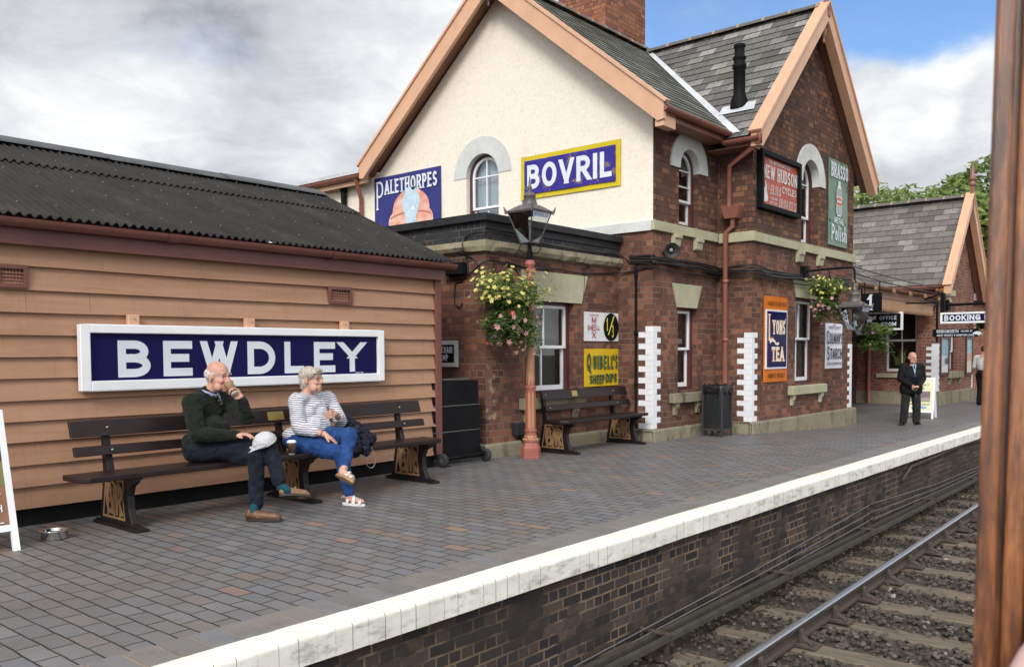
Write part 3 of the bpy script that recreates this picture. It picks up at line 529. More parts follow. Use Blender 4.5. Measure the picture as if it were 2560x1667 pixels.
for i in range(26000):
    x = 3.0+28*rng.random()**1.6; y = rng.uniform(0.2, 3.56); s = (x-1.86)/0.805; ds = abs(s-round(s))*0.805
    near = y > TY0+(x-TX0)*TA+.06; en = 0.1+0.05*mnoise.noise((x*3, y*5, 1))
    if ds < en and -1.9 < y-(TY0+(x-TX0)*TA)-0.05 < 0.5 and rng.random() < (0.22 if near else 0.80)+0.35*mnoise.noise((x*2, y*3, 7)): continue
    r = rng.uniform(.018, .038) if not near else rng.uniform(.01, .03); wv = rng.random()
    stone(x, y, -0.985+(0.012 if ds > .2 else 0.0)+(0.016 if near else 0.004)+rng.uniform(-.012, .016)+ (0.02*ss((y-3.2)/.4)), r, 3 if wv > .992 else (2 if wv > 0.9 else (1 if wv > .5 else 0)))
bm_ = [paint('ballast_dark', (0.066, 0.057, 0.049), 0.9, 0.3, 30, spec=0.2), paint('ballast_brown', (0.098, 0.082, 0.067), 0.9, 0.3, 30, spec=0.2), paint('ballast_grey', (0.15, 0.132, 0.115), 0.9, 0.3, 30, spec=0.2), paint('ballast_pale', (0.3, 0.27, 0.23), 0.9, 0.3, 30)]
o = mb.build('ballast', bm_); tag(o, 'dark angular ballast stones between and beside the sleepers', 'ballast', kind='stuff')
# point rodding beside the wall
for off, lb in ((3.285, 'square steel point rod in the stools, the one nearer the rail'), (3.40, 'square steel point rod in the stools, the one nearer the platform wall')):
    mb = MB(); y0 = off
    mb.bar((-4, y0-0.05, -0.80), (46, y0+0.42, -0.80), 0.05, 0.04); mb.bar((-4, y0-0.05, -0.779), (46, y0+0.42, -0.779), 0.018, 0.006)
    tag(mb.build('point_rod', M['rod']), lb, 'rod', 'point rods along the platform wall')
st = None
for i, x in enumerate((3.4, 5.75, 8.1, 10.75, 13.5, 16.2, 18.9, 21.6)):
    yc = 3.29+0.0094*(x+4)
    if st is None:
        st = thing('rod_stool', 'rusty iron roller stool carrying the two point rods', 'rod stool', 'point rod stools'); mb = MB()
        mb.box((-0.05, -0.13, -0.17), (0.05, 0.14, -0.13)); mb.box((-0.025, -0.11, -0.14), (0.025, -0.085, 0.03)); mb.box((-0.025, 0.105, -0.14), (0.025, 0.13, 0.03)); mb.box((-0.025, -0.005, -0.14), (0.025, 0.015, 0.03)); mb.build('stool_frame', M['rust'], st)
        mb = MB(); mb.tube([(0, -0.14, 0.042), (0, 0.16, 0.042)], 0.021, 8); mb.tube([(0.03, -0.14, -0.04), (0.03, 0.16, -0.04)], 0.015, 8); mb.build('roller', M['rust'], st); s = st
    else: s = dup(st, (0, 0, 0))
    s.location = (x, yc+0.05, -0.815)
wm = paint('signal_wire_steel', (0.25, 0.25, 0.26), 0.4, 0.2, 10, metal=0.6)
for k, (za, zb) in enumerate(((-0.505, -0.82), (-0.61, -0.84), (-0.70, -0.86))):
    mb = MB(); mb.tube([(11.06, 3.5, za), (8, 3.49-0.01*k, za*0.55+zb*0.45-0.01), (3, 3.46-0.02*k, zb), (-3, 3.42, zb)], 0.005, 5); mb.tube([(11.06, 3.5, za), (14, 3.5, za*0.6+zb*0.4+0.02), (24, 3.6, zb+0.08)], 0.005, 5)
    tag(mb.build('signal_wire', wm), ('highest', 'middle', 'lowest')[k]+' of the three signal wires strung along the platform wall', 'wire', 'signal wires')
r = thing('wire_pulley_bracket', 'rusty upright bracket with three wire pulleys fixed to the platform wall', 'bracket'); mb = MB(); mb.box((11.03, 3.53, -0.86), (11.09, 3.56, -0.42)); mb.build('upright', M['rust'], r)
for z in (-0.505, -0.61, -0.70): mb = MB(); mb.lathe([(0.01, -0.02), (0.035, -0.02), (0.022, 0), (0.035, 0.02), (0.01, 0.02)], (11.06, 3.5, z), 12, axis=(0, 1, 0)); mb.build('pulley', M['rust'], r)
mb = MB(); pts = [PY(1960+x/3.717, 1000+y/3.717, 3.53) for x, y in ((1100, 745), (1180, 615), (1260, 585), (1400, 525), (1560, 455), (1680, 405), (1820, 370))]; pts += [Vector((26+4*i, 3.53, pts[-1].z+0.01*i)) for i in range(4)]
mb.tube(pts, 0.022, 7); tag(mb.build('wall_conduit', M['rust']), 'dark cable conduit clipped under the far coping of the platform wall', 'conduit')
# ------------------------------------------------------------------ building helpers
def mapper(pl):
    ax, v = pl
    if ax == 'y': return (lambda a, b, d=0.0: Vector((a, v+d, b))), (lambda l: l)
    return (lambda a, b, d=0.0: Vector((v+d, a, b))), (lambda l: l[::-1])       # wall facing -X: a = y
def wall(mb, pl, poly, holes=(), reveal=0.12, mi=0, rmi=None):
    P, fl = mapper(pl); mb.tess([[P(a, b) for a, b in fl(poly)]]+[[P(a, b) for a, b in fl(h)] for h in holes], mi)
    for h in holes:
        h = fl(list(h)); n = len(h)
        for i in range(n):
            a, b = h[i], h[(i+1) % n]; mb.face([P(*b), P(*a), P(a[0], a[1], reveal), P(b[0], b[1], reveal)], mi if rmi is None else rmi)
def rect(a0, b0, a1, b1): return [(a0, b0), (a1, b0), (a1, b1), (a0, b1)]
def archp(a0, a1, b0, bs, n=16): r = (a1-a0)/2; return [(a0, b0), (a1, b0)]+[(a0+r+r*cos(pi*i/n), bs+r*sin(pi*i/n)) for i in range(n+1)]
def pbox(mb, pl, a0, b0, a1, b1, d0, d1, mi=0): P, _ = mapper(pl); mb.box(P(a0, b0, d0), P(a1, b1, d1), mi)
def pprism(mb, pl, poly, d0, d1, mi=0):
    P, fl = mapper(pl); poly = fl(poly); n = len(poly); mb.tess([[P(a, b, d0) for a, b in poly]], mi)
    for i in range(n): a, b = poly[i], poly[(i+1) % n]; mb.face([P(*a, d0), P(*a, d1), P(*b, d1), P(*b, d0)], mi)
def bandring(mb, pl, c, zs, ri, ro, d0, d1, leg=0.0, n=20, mi=0):
    out_ = [(c+ro*cos(pi*i/n), zs+ro*sin(pi*i/n)) for i in range(n+1)]; inn = [(c+ri*cos(pi*i/n), zs+ri*sin(pi*i/n)) for i in range(n+1)][::-1]
    if leg: out_ = [(c+ro, zs-leg)]+out_+[(c-ro, zs-leg)]; inn = [(c-ri, zs-leg)]+inn+[(c+ri, zs-leg)]
    P, fl = mapper(pl); k = len(out_); rev = inn[::-1]
    for i in range(k-1):
        q = [out_[i], out_[i+1], rev[i+1], rev[i]]; mb.face([P(a, b, d0) for a, b in fl(q)], mi)
        for a, b in ((out_[i], out_[i+1]), (rev[i+1], rev[i])):
            f = [P(*a, d0), P(*a, d1), P(*b, d1), P(*b, d0)]; mb.face(f if pl[0] == 'y' else f[::-1], mi)
    for a, b in ((out_[0], rev[0]), (out_[-1], rev[-1])): mb.face([P(*a, d0), P(*b, d0), P(*b, d1), P(*a, d1)], mi)
def sash(parent, pl, a0, a1, z0, z1, zm, arch=None, vbars=1, hb_up=(), hb_lo=(), inner='net', fw=0.045, dep=0.10, red=True, frame_mat=None, pane='glass', side=1):
    """sliding sash window: white sashes (upper one in front), panes, something behind; z1 = springing line when arched"""
    P, _ = mapper(pl); fm = frame_mat or M['white']; mb = MB(); ce = (a0+a1)/2; W2 = (a1-a0)/2
    if red:                                                         # the painted box frame between brick and sash
        rw = 0.05
        for x0, x1 in ((a0, a0+rw), (a1-rw, a1)): pbox(mb, pl, x0, z0, x1, z1, dep-0.005, dep+0.11, 1)
        pbox(mb, pl, a0+rw, z0, a1-rw, z0+0.05, dep-0.02, dep+0.11, 1)
        if not arch: pbox(mb, pl, a0+rw, z1-0.045, a1-rw, z1, dep-0.005, dep+0.11, 1)
        else: bandring(mb, pl, ce, z1, W2-rw, W2, dep-0.005, dep+0.11, mi=1)
    else: rw = 0.0
    b0, b1 = a0+rw, a1-rw; top = z1-(0.045 if red and not arch else 0); bot = z0+(0.05 if red else 0)
    for (lo, hi, d, bars, ar) in ((zm, top, dep+0.02, hb_up, arch), (bot, zm+0.03, dep+0.065, hb_lo, False)):
        for x0, x1 in ((b0, b0+fw), (b1-fw, b1)): pbox(mb, pl, x0, lo, x1, hi, d, d+0.035)
        bh = fw*1.5 if lo == bot else fw*0.9
        pbox(mb, pl, b0+fw, lo, b1-fw, lo+bh, d, d+0.035)
        if not ar: pbox(mb, pl, b0+fw, hi-fw*0.9, b1-fw, hi, d, d+0.035)
        else: bandring(mb, pl, ce, hi, W2-rw-fw, W2-rw, d, d+0.035)
        for k in range(vbars):
            x = b0+fw+(b1-b0-2*fw)*(k+1)/(vbars+1); zt = hi-fw if not ar else hi+W2-rw-fw; pbox(mb, pl, x-0.011, lo+bh, x+0.011, zt, d+0.003, d+0.03)
        for z in bars: pbox(mb, pl, b0+fw, z-0.011, b1-fw, z+0.011, d+0.004, d+0.029)
    wn = mb.build('window', [fm, M['maroon']], parent)
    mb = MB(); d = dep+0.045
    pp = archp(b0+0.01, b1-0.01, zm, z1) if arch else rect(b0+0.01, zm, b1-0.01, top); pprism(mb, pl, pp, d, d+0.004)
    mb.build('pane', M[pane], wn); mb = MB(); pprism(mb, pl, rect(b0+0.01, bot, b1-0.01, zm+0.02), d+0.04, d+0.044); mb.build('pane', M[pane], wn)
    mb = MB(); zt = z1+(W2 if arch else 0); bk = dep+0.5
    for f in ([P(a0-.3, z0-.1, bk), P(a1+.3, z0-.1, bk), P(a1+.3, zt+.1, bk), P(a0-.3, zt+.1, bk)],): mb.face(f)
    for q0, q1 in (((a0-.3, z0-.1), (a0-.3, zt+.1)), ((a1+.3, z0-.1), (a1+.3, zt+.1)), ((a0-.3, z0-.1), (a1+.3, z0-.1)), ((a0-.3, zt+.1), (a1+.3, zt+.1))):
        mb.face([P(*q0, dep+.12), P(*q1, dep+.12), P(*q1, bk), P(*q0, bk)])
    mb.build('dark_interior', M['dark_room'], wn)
    if inner:
        mb = MB(); n = 40; rows = []
        segs = [(a0, a1)] if inner in ('curtain', 'frosted') else [(a0, a0+0.42*(a1-a0)), (a0+0.62*(a1-a0), a1)]
        for s0, s1 in segs:
            mb.grid([[P(s0+(s1-s0)*i/n, z, dep+0.17+0.018*sin(i*1.9+z)*(0 if inner == 'frosted' else 1)) for i in range(n+1)] for z in (z0, (z0+zt)/2, zt)], 0, True)
        mb.build('curtain' if inner != 'frosted' else 'obscured_glass', M[inner], wn)
    return wn
def keystone(mb, pl, t0, t1, b0, b1, z0, z1, proud=0.025): pprism(mb, pl, [(b0, z0), (b1, z0), (t1, z1), (t0, z1)], -proud, 0.1)
def sill(parent, pl, a0, a1, z0, z1, br=True, proud=0.11, m='stone_clean'):
    P, _ = mapper(pl); mb = MB(); pbox(mb, pl, a0, z0, a1, z1, -proud, 0.0)
    if br:
        for x in (a0+0.1, a1-0.22):
            prof = [(0, 0), (-proud*0.8, 0), (-proud*0.7, -0.07), (-proud*0.45, -0.12), (-proud*0.35, -0.2), (0, -0.2)]
            L = [P(x, z0+q, e) for e, q in prof]; R = [P(x+0.12, z0+q, e) for e, q in prof]; mb.tess([L]); mb.tess([R], rev=True)
            for i in range(len(prof)): j = (i+1) % len(prof); mb.face([L[i], R[i], R[j], L[j]])
    return mb.build('window_sill', M[m], parent, bevel=0.012)
def corbel(mb, pl, x0, x1, z0, z1, proud=0.1):
    P, _ = mapper(pl); h = z1-z0; prof = [(-0.06, z1), (-proud, z1), (-proud, z1-0.3*h), (-proud*0.75, z1-0.42*h), (-proud*0.6, z0+0.1*h), (-proud*0.3, z0), (0, z0), (0, z1)]
    L = [P(x0, q, e) for e, q in prof]; R = [P(x1, q, e) for e, q in prof]; mb.tess([L]); mb.tess([R], rev=True)
    for i in range(len(prof)): j = (i+1) % len(prof); mb.face([L[i], R[i], R[j], L[j]])
def quoin(mb, corner, side_x, z0, n, w_front, w_side, h=0.0895, first=0, proud=0.006):
    """white-painted corner bricks: teeth of alternating length on the two faces (front faces -Y, side faces -X)"""
    x, y = corner
    for i in range(n):
        wf = w_front[(i+first) % 2]; ws = w_side[(i+first+1) % 2]; a, b = z0+i*h, z0+(i+1)*h-0.0005
        if w_side[0]: mb.box((x-proud, y-proud, a), (x+wf, y+0.0, b)); mb.box((x-proud, y, a), (x+0.0, y+ws, b))
        else: mb.box((x-wf, y-proud, a), (x+proud, y, b))
def slates(mb, o, eu, ev, width, length, h, thick=0.012, uo=0.0, mi=0):
    """overlapping courses of slates as real steps: o = eave corner, eu along the eave, ev up the slope"""
    o, eu, ev = Vector(o), Vector(eu).normalized(), Vector(ev).normalized(); nrm = eu.cross(ev).normalized()
    if nrm.z < 0: nrm = -nrm
    n = int(length/h)+1; flip = eu.cross(ev).z < 0
    for i in range(n):
        s0 = i*h; s1 = min(length, s0+h+0.02); seg = max(1, int(width/0.6)); lo = []; hi = []; un = []; ul = []; uh = []
        for k in range(seg+1):
            u = width*k/seg; j = 0.004*mnoise.noise((u*2.3+uo, i*7.1, 0)); lo.append(o+eu*u+ev*(s0-0.006+j)+nrm*(thick*1.25+abs(j))); hi.append(o+eu*u+ev*s1+nrm*0.002); un.append(o+eu*u+ev*(s0-0.006+j)); ul.append((u+uo, s0+0.001)); uh.append((u+uo, min(s1, s0+h-0.002)))
        mb.grid([un, lo], mi, False, uvs=[ul, ul], flip=flip); mb.grid([lo, hi], mi, False, uvs=[ul, uh], flip=flip)
def ridge_tiles(mb, p0, p1, r=0.13, ln=0.46):
    p0, p1 = Vector(p0), Vector(p1); d = (p1-p0); L = d.length; d.normalize(); sd = d.cross(Vector((0, 0, 1))).normalized(); up = sd.cross(d); n = int(L/ln)
    for i in range(n):
        a, b = p0+d*(i*L/n), p0+d*((i+1)*L/n-0.012); jz = random.uniform(-.006, .006)
        rows = [[q+sd*r*cos(radians(g))*1.1+up*(r*0.75*sin(radians(g))-0.05+jz) for g in range(0, 181, 20)] for q in (a, b)]; mb.grid(rows, 0, True)
        c = a-d*0.01; rows = [[q+sd*r*cos(radians(g))*1.16+up*(r*0.82*sin(radians(g))-0.05+jz) for g in range(0, 181, 20)] for q in (c-d*.018, c+d*.03)]; mb.grid(rows, 1, True); mb.face([*rows[0]], 1)
def ray_plane(px, py, p0, n): d = ray(px, py); n = Vector(n); return CAM+d*((Vector(p0)-CAM).dot(n)/d.dot(n))
def turned(mb, o, prof, n=12, mi=0): mb.lathe(prof, o, n, mi)

# ------------------------------------------------------------------ timber shed
SY = 7.55
shed = thing('timber_shed', 'long weatherboarded shed with tan boards and black corrugated roof', 'shed')
X0, X1 = -1.5, 7.43; zb = [0.151+0.0, 0.325, 0.504, 0.692, 0.861, 1.031, 1.207, 1.381, 1.562, 1.744, 1.923, 2.114, 2.33]
mb = MB()
for i in range(len(zb)-1):
    x = X0; r_ = random.Random(i*5+2); joints = [X0]+sorted(r_.uniform(0.5, 7.0) for _ in range(2))+[X1]
    for a, b in zip(joints[:-1], joints[1:]):
        n = 12; lo, hi, un = [], [], []
        for k in range(n+1):
            xx = a+0.001+(b-a-0.002)*k/n; wv = 0.006*mnoise.noise((xx*0.8, i*3.3, 1)); dy = 0.004*mnoise.noise((xx*1.3, i*2.1, 5))
            lo.append((xx, SY-0.038+dy, zb[i]+wv)); hi.append((xx, SY+0.004, zb[i+1]+0.03)); un.append((xx, SY+0.01, zb[i]+wv+0.002))
        mb.grid([un, lo, hi], 0, False)
mb.build('weatherboards', M['boards'], shed)
mb = MB(); mb.box((X0, SY+0.02, -0.02), (X1-0.02, SY+0.3, 0.2)); mb.box((X0, SY+0.012, 0.2), (X1-0.02, SY+0.3, 2.4)); mb.box((X1-0.05, SY+0.3, -0.02), (X1-0.02, 12.4, 2.4)); mb.build('base_wall', M['black_matt'], shed)
mb = MB(); mb.box((7.40, SY-0.05, 0.15), (7.50, SY+0.07, 2.3)); mb.build('corner_post', M['red_oxide'], shed, bevel=0.004)
mb = MB(); mb.box((7.47, SY+0.07, 0.15), (7.50, 12.4, 2.4)); mb.prism([(SY+0.07, 2.4), (12.3, 2.4), (9.95, 3.45)], (7.47, 0, 0), (0, 1, 0), (0, 0, 1), (1, 0, 0), 0.03); mb.build('end_wall', M['boards'], shed)
mb = MB(); mb.box((X0, 7.44, 2.28), (7.51, 7.47, 2.505)); mb.box((X0, 7.47, 2.29), (7.49, SY+0.01, 2.31)); mb.build('fascia', M['red_oxide'], shed)
def halfgutter(mb, p0, p1, r=0.062, mi=0, ext=True):
    p0, p1 = Vector(p0), Vector(p1); d = (p1-p0).normalized(); sd = d.cross(Vector((0, 0, 1))).normalized(); a = [radians(g) for g in range(180, 361, 18)]
    n = max(2, int((p1-p0).length/1.8)); out_ = [[q+sd*r*cos(g)+Vector((0, 0, r*sin(g))) for g in a] for q in (p0, p1)]; inn = [[q+sd*(r-.006)*cos(g)+Vector((0, 0, (r-.006)*sin(g))) for g in a] for q in (p0, p1)]
    mb.grid(out_, mi); mb.grid(inn, mi, flip=True)
    for q in (0, 1):
        for k in range(len(a)-1): mb.face([out_[q][k], out_[q][k+1], inn[q][k+1], inn[q][k]], mi)
        mb.face(out_[q], mi)
    for k in (0, -1): mb.face([out_[0][k], out_[1][k], inn[1][k], inn[0][k]], mi)
    for i in range(1, n):
        q = p0+(p1-p0)*(i/n); mb.grid([[w_+sd*(r+.008)*cos(g)+Vector((0, 0, (r+.008)*sin(g))) for g in a] for w_ in (q-d*.05, q+d*.05)], mi)
mb = MB(); halfgutter(mb, (X0, 7.375, 2.47), (7.60, 7.375, 2.47), 0.065); mb.build('gutter', M['red_oxide'], shed)
m, tt, b = mat('bituminous_corrugated_sheet'); p = geo(tt); c = tt.ramp(tt.noise(tt.map(p, (1, 0.5, 1)), 2.6, 6, 0.68), [(0.3, (0.015, 0.0138, 0.013)), (0.6, (0.03, 0.0272, 0.0255)), (0.8, (0.055, 0.049, 0.045))])
c = tt.mix(tt.step(tt.noise(p, 26, 4, 0.7), 0.66, 0.73), c, (0.1, 0.095, 0.088)); tt.put(b.inputs['Base Color'], c); b.inputs['Roughness'].default_value = 0.7; b.inputs['Specular IOR Level'].default_value = 0.2; bump(tt, b, tt.noise(p, 60, 4, 0.7), 0.4, 0.003); M['corr'] = m
mb = MB(); sl = 0.424; tilt = Vector((0, 1, sl)).normalized(); upn = Vector((0, -sl, 1)).normalized()
def corr(y0, y1, lift, lap=0.0):
    xs_ = [X0+k*0.0095 for k in range(int((7.57-X0)/0.0095)+1)]; rows = []
    for y in [y0+(y1-y0)*i/5 for i in range(6)]:
        row = []
        for x in xs_:
            sh = int((x+0.3)/0.76); lf = lift+0.004*((sh*37) % 5)/5+0.008*mnoise.noise((x*0.6, y*0.7, 4))+(0.011*mnoise.noise((sh*3.7, y*0.9, 2)))
            q = Vector((x, y, 2.505+(y-7.34)*sl))+upn*(0.0155*sin(2*pi*x/0.076)+lf); row.append(q)
        rows.append(row)
    mb.grid(rows, 0, True, flip=False)
    mb.grid([[q-upn*0.008-tilt*0.001 for q in rows[0]], rows[0]], 0, False)
corr(7.32, 9.25, 0.0); corr(9.08, 9.97, 0.022)
mb.grid([[(x, y, 2.505+(9.95-7.34)*sl-(y-9.95)*sl) for x in (X0, 7.57)] for y in (9.95, 12.6)], 0, False, flip=False)
mb.build('corrugated_roof', m, shed)
mb = MB()
for yy in (7.62, 8.2, 8.75, 9.3, 9.75):
    for k in range(30): x = -1.2+k*0.304+(0.076 if yy in (8.2, 9.3) else 0); mb.sphere(Vector((x+0.019, yy, 2.505+(yy-7.34)*sl))+upn*(0.02+(0.02 if yy > 9.2 else 0)), (0.009, 0.009, 0.008), 6, 4)
mb.build('roof_bolts', paint('dull_bolt', (.16, .16, .155), .6, .2, 9, bmp=0), shed, kind='stuff')
mb = MB()
for i in range(6):
    a = X0+i*1.5; b_ = a+1.53; zz = 2.505+(9.95-7.34)*sl+0.05+0.006*(i % 2); pr = [(9.72, -0.085), (9.75, -0.06), (9.93, 0.02), (9.97, 0.02), (10.17, -0.06)]
    mb.grid([[(x, y, zz+q) for y, q in pr] for x in (a, min(b_, 7.6))], 0, False, flip=True); mb.face([(min(b_, 7.6), y, zz+q) for y, q in pr])
mb.build('ridge_cap', paint('grey_ridge_sheet', (0.07, 0.072, 0.076), 0.6, 0.3, 5, bmp=0.2), shed)
for (a, b_) in ((2.56, 2.80), (5.80, 6.12)):
    mb = MB(); z0, z1 = 1.935, 2.12; y0, y1 = SY-0.055, SY-0.002; f = 0.035
    mb.box((a, y0, z0), (a+f, y1, z1)); mb.box((b_-f, y0, z0), (b_, y1, z1)); mb.box((a+f, y0, z0), (b_-f, y1, z0+f)); mb.box((a+f, y0, z1-f), (b_-f, y1, z1)); v = mb.build('vent', M['red_oxide'], shed, bevel=0.003)
    mb = MB(); mb.box((a+f, y1-0.006, z0+f), (b_-f, y1+0.004, z1-f)); mb.build('vent_recess', M['black_matt'], v); mb = MB()
    for k in range(1, 7): x = a+f+(b_-a-2*f)*k/7; mb.box((x-0.005, y0+0.025, z0+f), (x+0.005, y1-0.008, z1-f))
    for k in range(1, 4): z = z0+f+(z1-z0-2*f)*k/4; mb.box((a+f, y0+0.018, z-0.006), (b_-f, y0+0.024, z+0.006))
    mb.build('vent_grille', M['brown'], v)

# ------------------------------------------------------------------ station house: two-storey gabled block with a gabled wing
GX, MY, WX, WY, WR = 11.66, 7.03, 13.79, 6.38, 18.69
house = thing('station_house', 'two-storey brick station house with cream gable end, slate roofs and tall chimney', 'house')
MZ, RZ, RY, MYF = 5.08, 7.93, 10.11, 6.66            # main eave height, ridge height, ridge line, eave line
zs_ = lambda y: RZ-0.12-abs(y-RY)*(RZ-MZ)/(RY-MYF)
wl = MB(); gw = archp(10.2, 10.99, 3.5, 4.6)
wall(wl, ('x', GX), [(MY, 3.28), (16.0, 3.28), (16.0, 5.02), (13.4, 5.02), (RY, RZ-0.18), (MY, zs_(MY))], [gw], 0.13)
wl.build('gable_wall', M['brick_cream'], house)
lw = MB(); wall(lw, ('x', GX), [(MY, -0.2), (16.0, -0.2), (16.0, 3.28), (MY, 3.28)])
wall(lw, ('y', MY), rect(GX, -0.2, WX, 3.35), [rect(12.44, 0.77, 13.09, 2.12)], 0.13); wall(lw, ('x', WX), rect(WY, -0.2, MY, 3.35))
wall(lw, ('y', WY), rect(WX, -0.4, WR, 3.35), [rect(15.65, 0.78, 16.86, 2.40)], 0.2)
lw.face([(WR, WY, -0.4), (WR, 8.4, -0.4), (WR, 8.4, 5), (WR, WY, 5)]); lw.build('lower_walls', M['brick'], house)
uw = MB(); wall(uw, ('y', MY), rect(GX, 3.35, WX, 5.0), [archp(12.46, 13.11, 3.44, 4.38)], 0.13); wall(uw, ('x', WX), rect(WY, 3.35, MY, 4.95))
WCX, WRZ, WEZ = 16.24, 7.80, 4.95
wall(uw, ('y', WY), [(WX, 3.35), (WR, 3.35), (WR, WEZ+0.3), (WCX, WRZ-0.15), (WX, WEZ+0.3)], [archp(15.88, 16.73, 3.44, 4.6)], 0.2)
uw.build('upper_walls', M['brick_upper'], house)
bk = MB(); bk.box((GX+0.6, 13.4, -0.2), (18.6, 13.45, 5.0)); bk.box((18.6, 8.4, -0.2), (18.65, 13.4, 7.0)); bk.build('rear_walls', M['brick'], house)
# stone band, plinth, arch bands, keystones, corbels
sb = MB(); sb.box((GX-0.06, MY-0.06, 3.28), (WX-0.06, MY, 3.43)); sb.box((WX-0.06, WY-0.06, 3.26), (WX, MY-0.06, 3.425)); sb.box((WX, WY-0.06, 3.26), (WR+0.06, WY, 3.425))
for x0, x1 in ((12.2, 12.42), (12.93, 13.15)): corbel(sb, ('y', MY), x0, x1, 3.08, 3.28)
for x0, x1 in ((15.62, 15.86), (16.62, 16.86)): corbel(sb, ('y', WY), x0, x1, 3.04, 3.26)
sb.build('string_course', M['stone_clean'], house, bevel=0.006)
sb = MB(); sb.box((GX-0.05, MY-0.0, 3.28), (GX, 13.4, 3.43)); sb.build('painted_band', M['stone_white'], house)
for pl_, c_, zs2, ri, ro, d0_, lg_ in ((('x', GX), 10.595, 4.6, 0.395, 0.70, -0.012, 0.0), (('y', MY), 12.785, 4.38, 0.325, 0.61, -0.03, 0.02), (('y', WY), 16.305, 4.6, 0.425, 0.715, -0.03, 0.02)): sb = MB(); bandring(sb, pl_, c_, zs2, ri-0.004, ro, d0_, 0.128, leg=lg_); sb.build('window_arch', M['stone_white'], house)
for pl_, *kk in ((('y', MY), 12.24, 13.2, 12.39, 13.04, 2.121, 2.5), (('y', WY), 15.5, 17.02, 15.66, 16.82, 2.40, 2.72)): sb = MB(); keystone(sb, pl_, *kk); sb.build('keystone_lintel', M['stone_clean'], house)
pb = MB(); pb.box((GX-0.09, MY-0.09, -0.2), (WX-0.09, MY, 0.19)); pb.box((GX-0.09, MY, -0.2), (GX, 7.66, 0.19)); pb.box((WX-0.09, WY-0.09, -0.4), (WR+0.09, WY, 0.2)); pb.box((WX-0.09, WY, -0.4), (WX, MY-0.09, 0.2)); pb.build('plinth', M['stone'], house, bevel=0.03, seg=2)
for ar in (((GX, MY), 1, 0.19, 18, (0.235, 0.125), (0.255, 0.13), 0.0895, 1), ((WX, WY), 1, 0.2, 17, (0.225, 0.11), (0.26, 0.135), 0.0895, 0), ((WR, WY), 0, 0.2, 15, (0.25, 0.13), (0, 0), 0.0895, 0)): qb = MB(); quoin(qb, *ar); qb.build('painted_quoin', M['brick_white'], house, bevel=0.004)
# windows
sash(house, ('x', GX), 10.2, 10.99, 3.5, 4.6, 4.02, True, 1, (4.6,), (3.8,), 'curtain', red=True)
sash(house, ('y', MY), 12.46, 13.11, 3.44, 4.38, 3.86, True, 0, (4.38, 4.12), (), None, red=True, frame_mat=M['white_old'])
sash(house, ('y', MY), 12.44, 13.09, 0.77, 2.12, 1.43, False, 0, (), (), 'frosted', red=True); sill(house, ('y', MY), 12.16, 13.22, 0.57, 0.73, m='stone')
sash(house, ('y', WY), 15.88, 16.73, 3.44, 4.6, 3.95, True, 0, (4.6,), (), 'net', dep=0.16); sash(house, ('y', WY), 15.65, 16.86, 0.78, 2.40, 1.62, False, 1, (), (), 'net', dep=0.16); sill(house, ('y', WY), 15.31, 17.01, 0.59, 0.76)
# roofs
rf = MB(); ev = Vector((0, RY-MYF, RZ-MZ)); slates(rf, (11.36, MYF-0.05, MZ-0.04), (1, 0, 0), ev, 7.3, ev.length+0.05, 0.2); ev2 = Vector((0, -(RY-MYF), RZ-MZ)); slates(rf, (18.66, 2*RY-MYF, MZ), (-1, 0, 0), ev2, 7.3, ev2.length, 0.2)
rf.build('main_roof', M['slate_green'], house)
hw = 2.88; wev = Vector((hw, 0, WRZ-WEZ)); rf = MB(); slates(rf, (WCX-hw-0.04, 9.95, WEZ-0.04), (0, -1, 0), wev, 9.95-6.24, wev.length+0.04, 0.235); wev2 = Vector((-hw, 0, WRZ-WEZ)); slates(rf, (WCX+hw, 6.24, WEZ), (0, 1, 0), wev2, 3.7, wev2.length, 0.235)
rf.build('wing_roof', M['slate'], house)
rt = MB(); ridge_tiles(rt, (11.36, RY, RZ+0.03), (18.6, RY, RZ+0.03)); ridge_tiles(rt, (WCX, 6.22, WRZ+0.03), (WCX, 9.9, WRZ+0.03)); rt.build('ridge_tiles', [M['ridge'], M['ridge_pale']], house)
# lead valley between the roofs
mslope = (RZ-MZ)/(RY-MYF); wslope = (WRZ-WEZ)/hw
def vpt(s): z = WEZ+0.03+s*(WRZ-WEZ-0.05); return Vector((WCX-hw+(z-WEZ)/wslope, MYF+(z-MZ)/mslope, z+0.035))
vb = MB(); A_, B_ = vpt(0.0), vpt(1.0); e1 = Vector((0, -1, 0)); vb.face([A_, A_+e1*0.12, B_+e1*0.10, B_]); vb.face([A_+Vector((-0.03, 0, -.02)), A_, B_, B_+Vector((-0.05, 0, 0.0))]); vb.build('valley_lead', M['lead'], house)
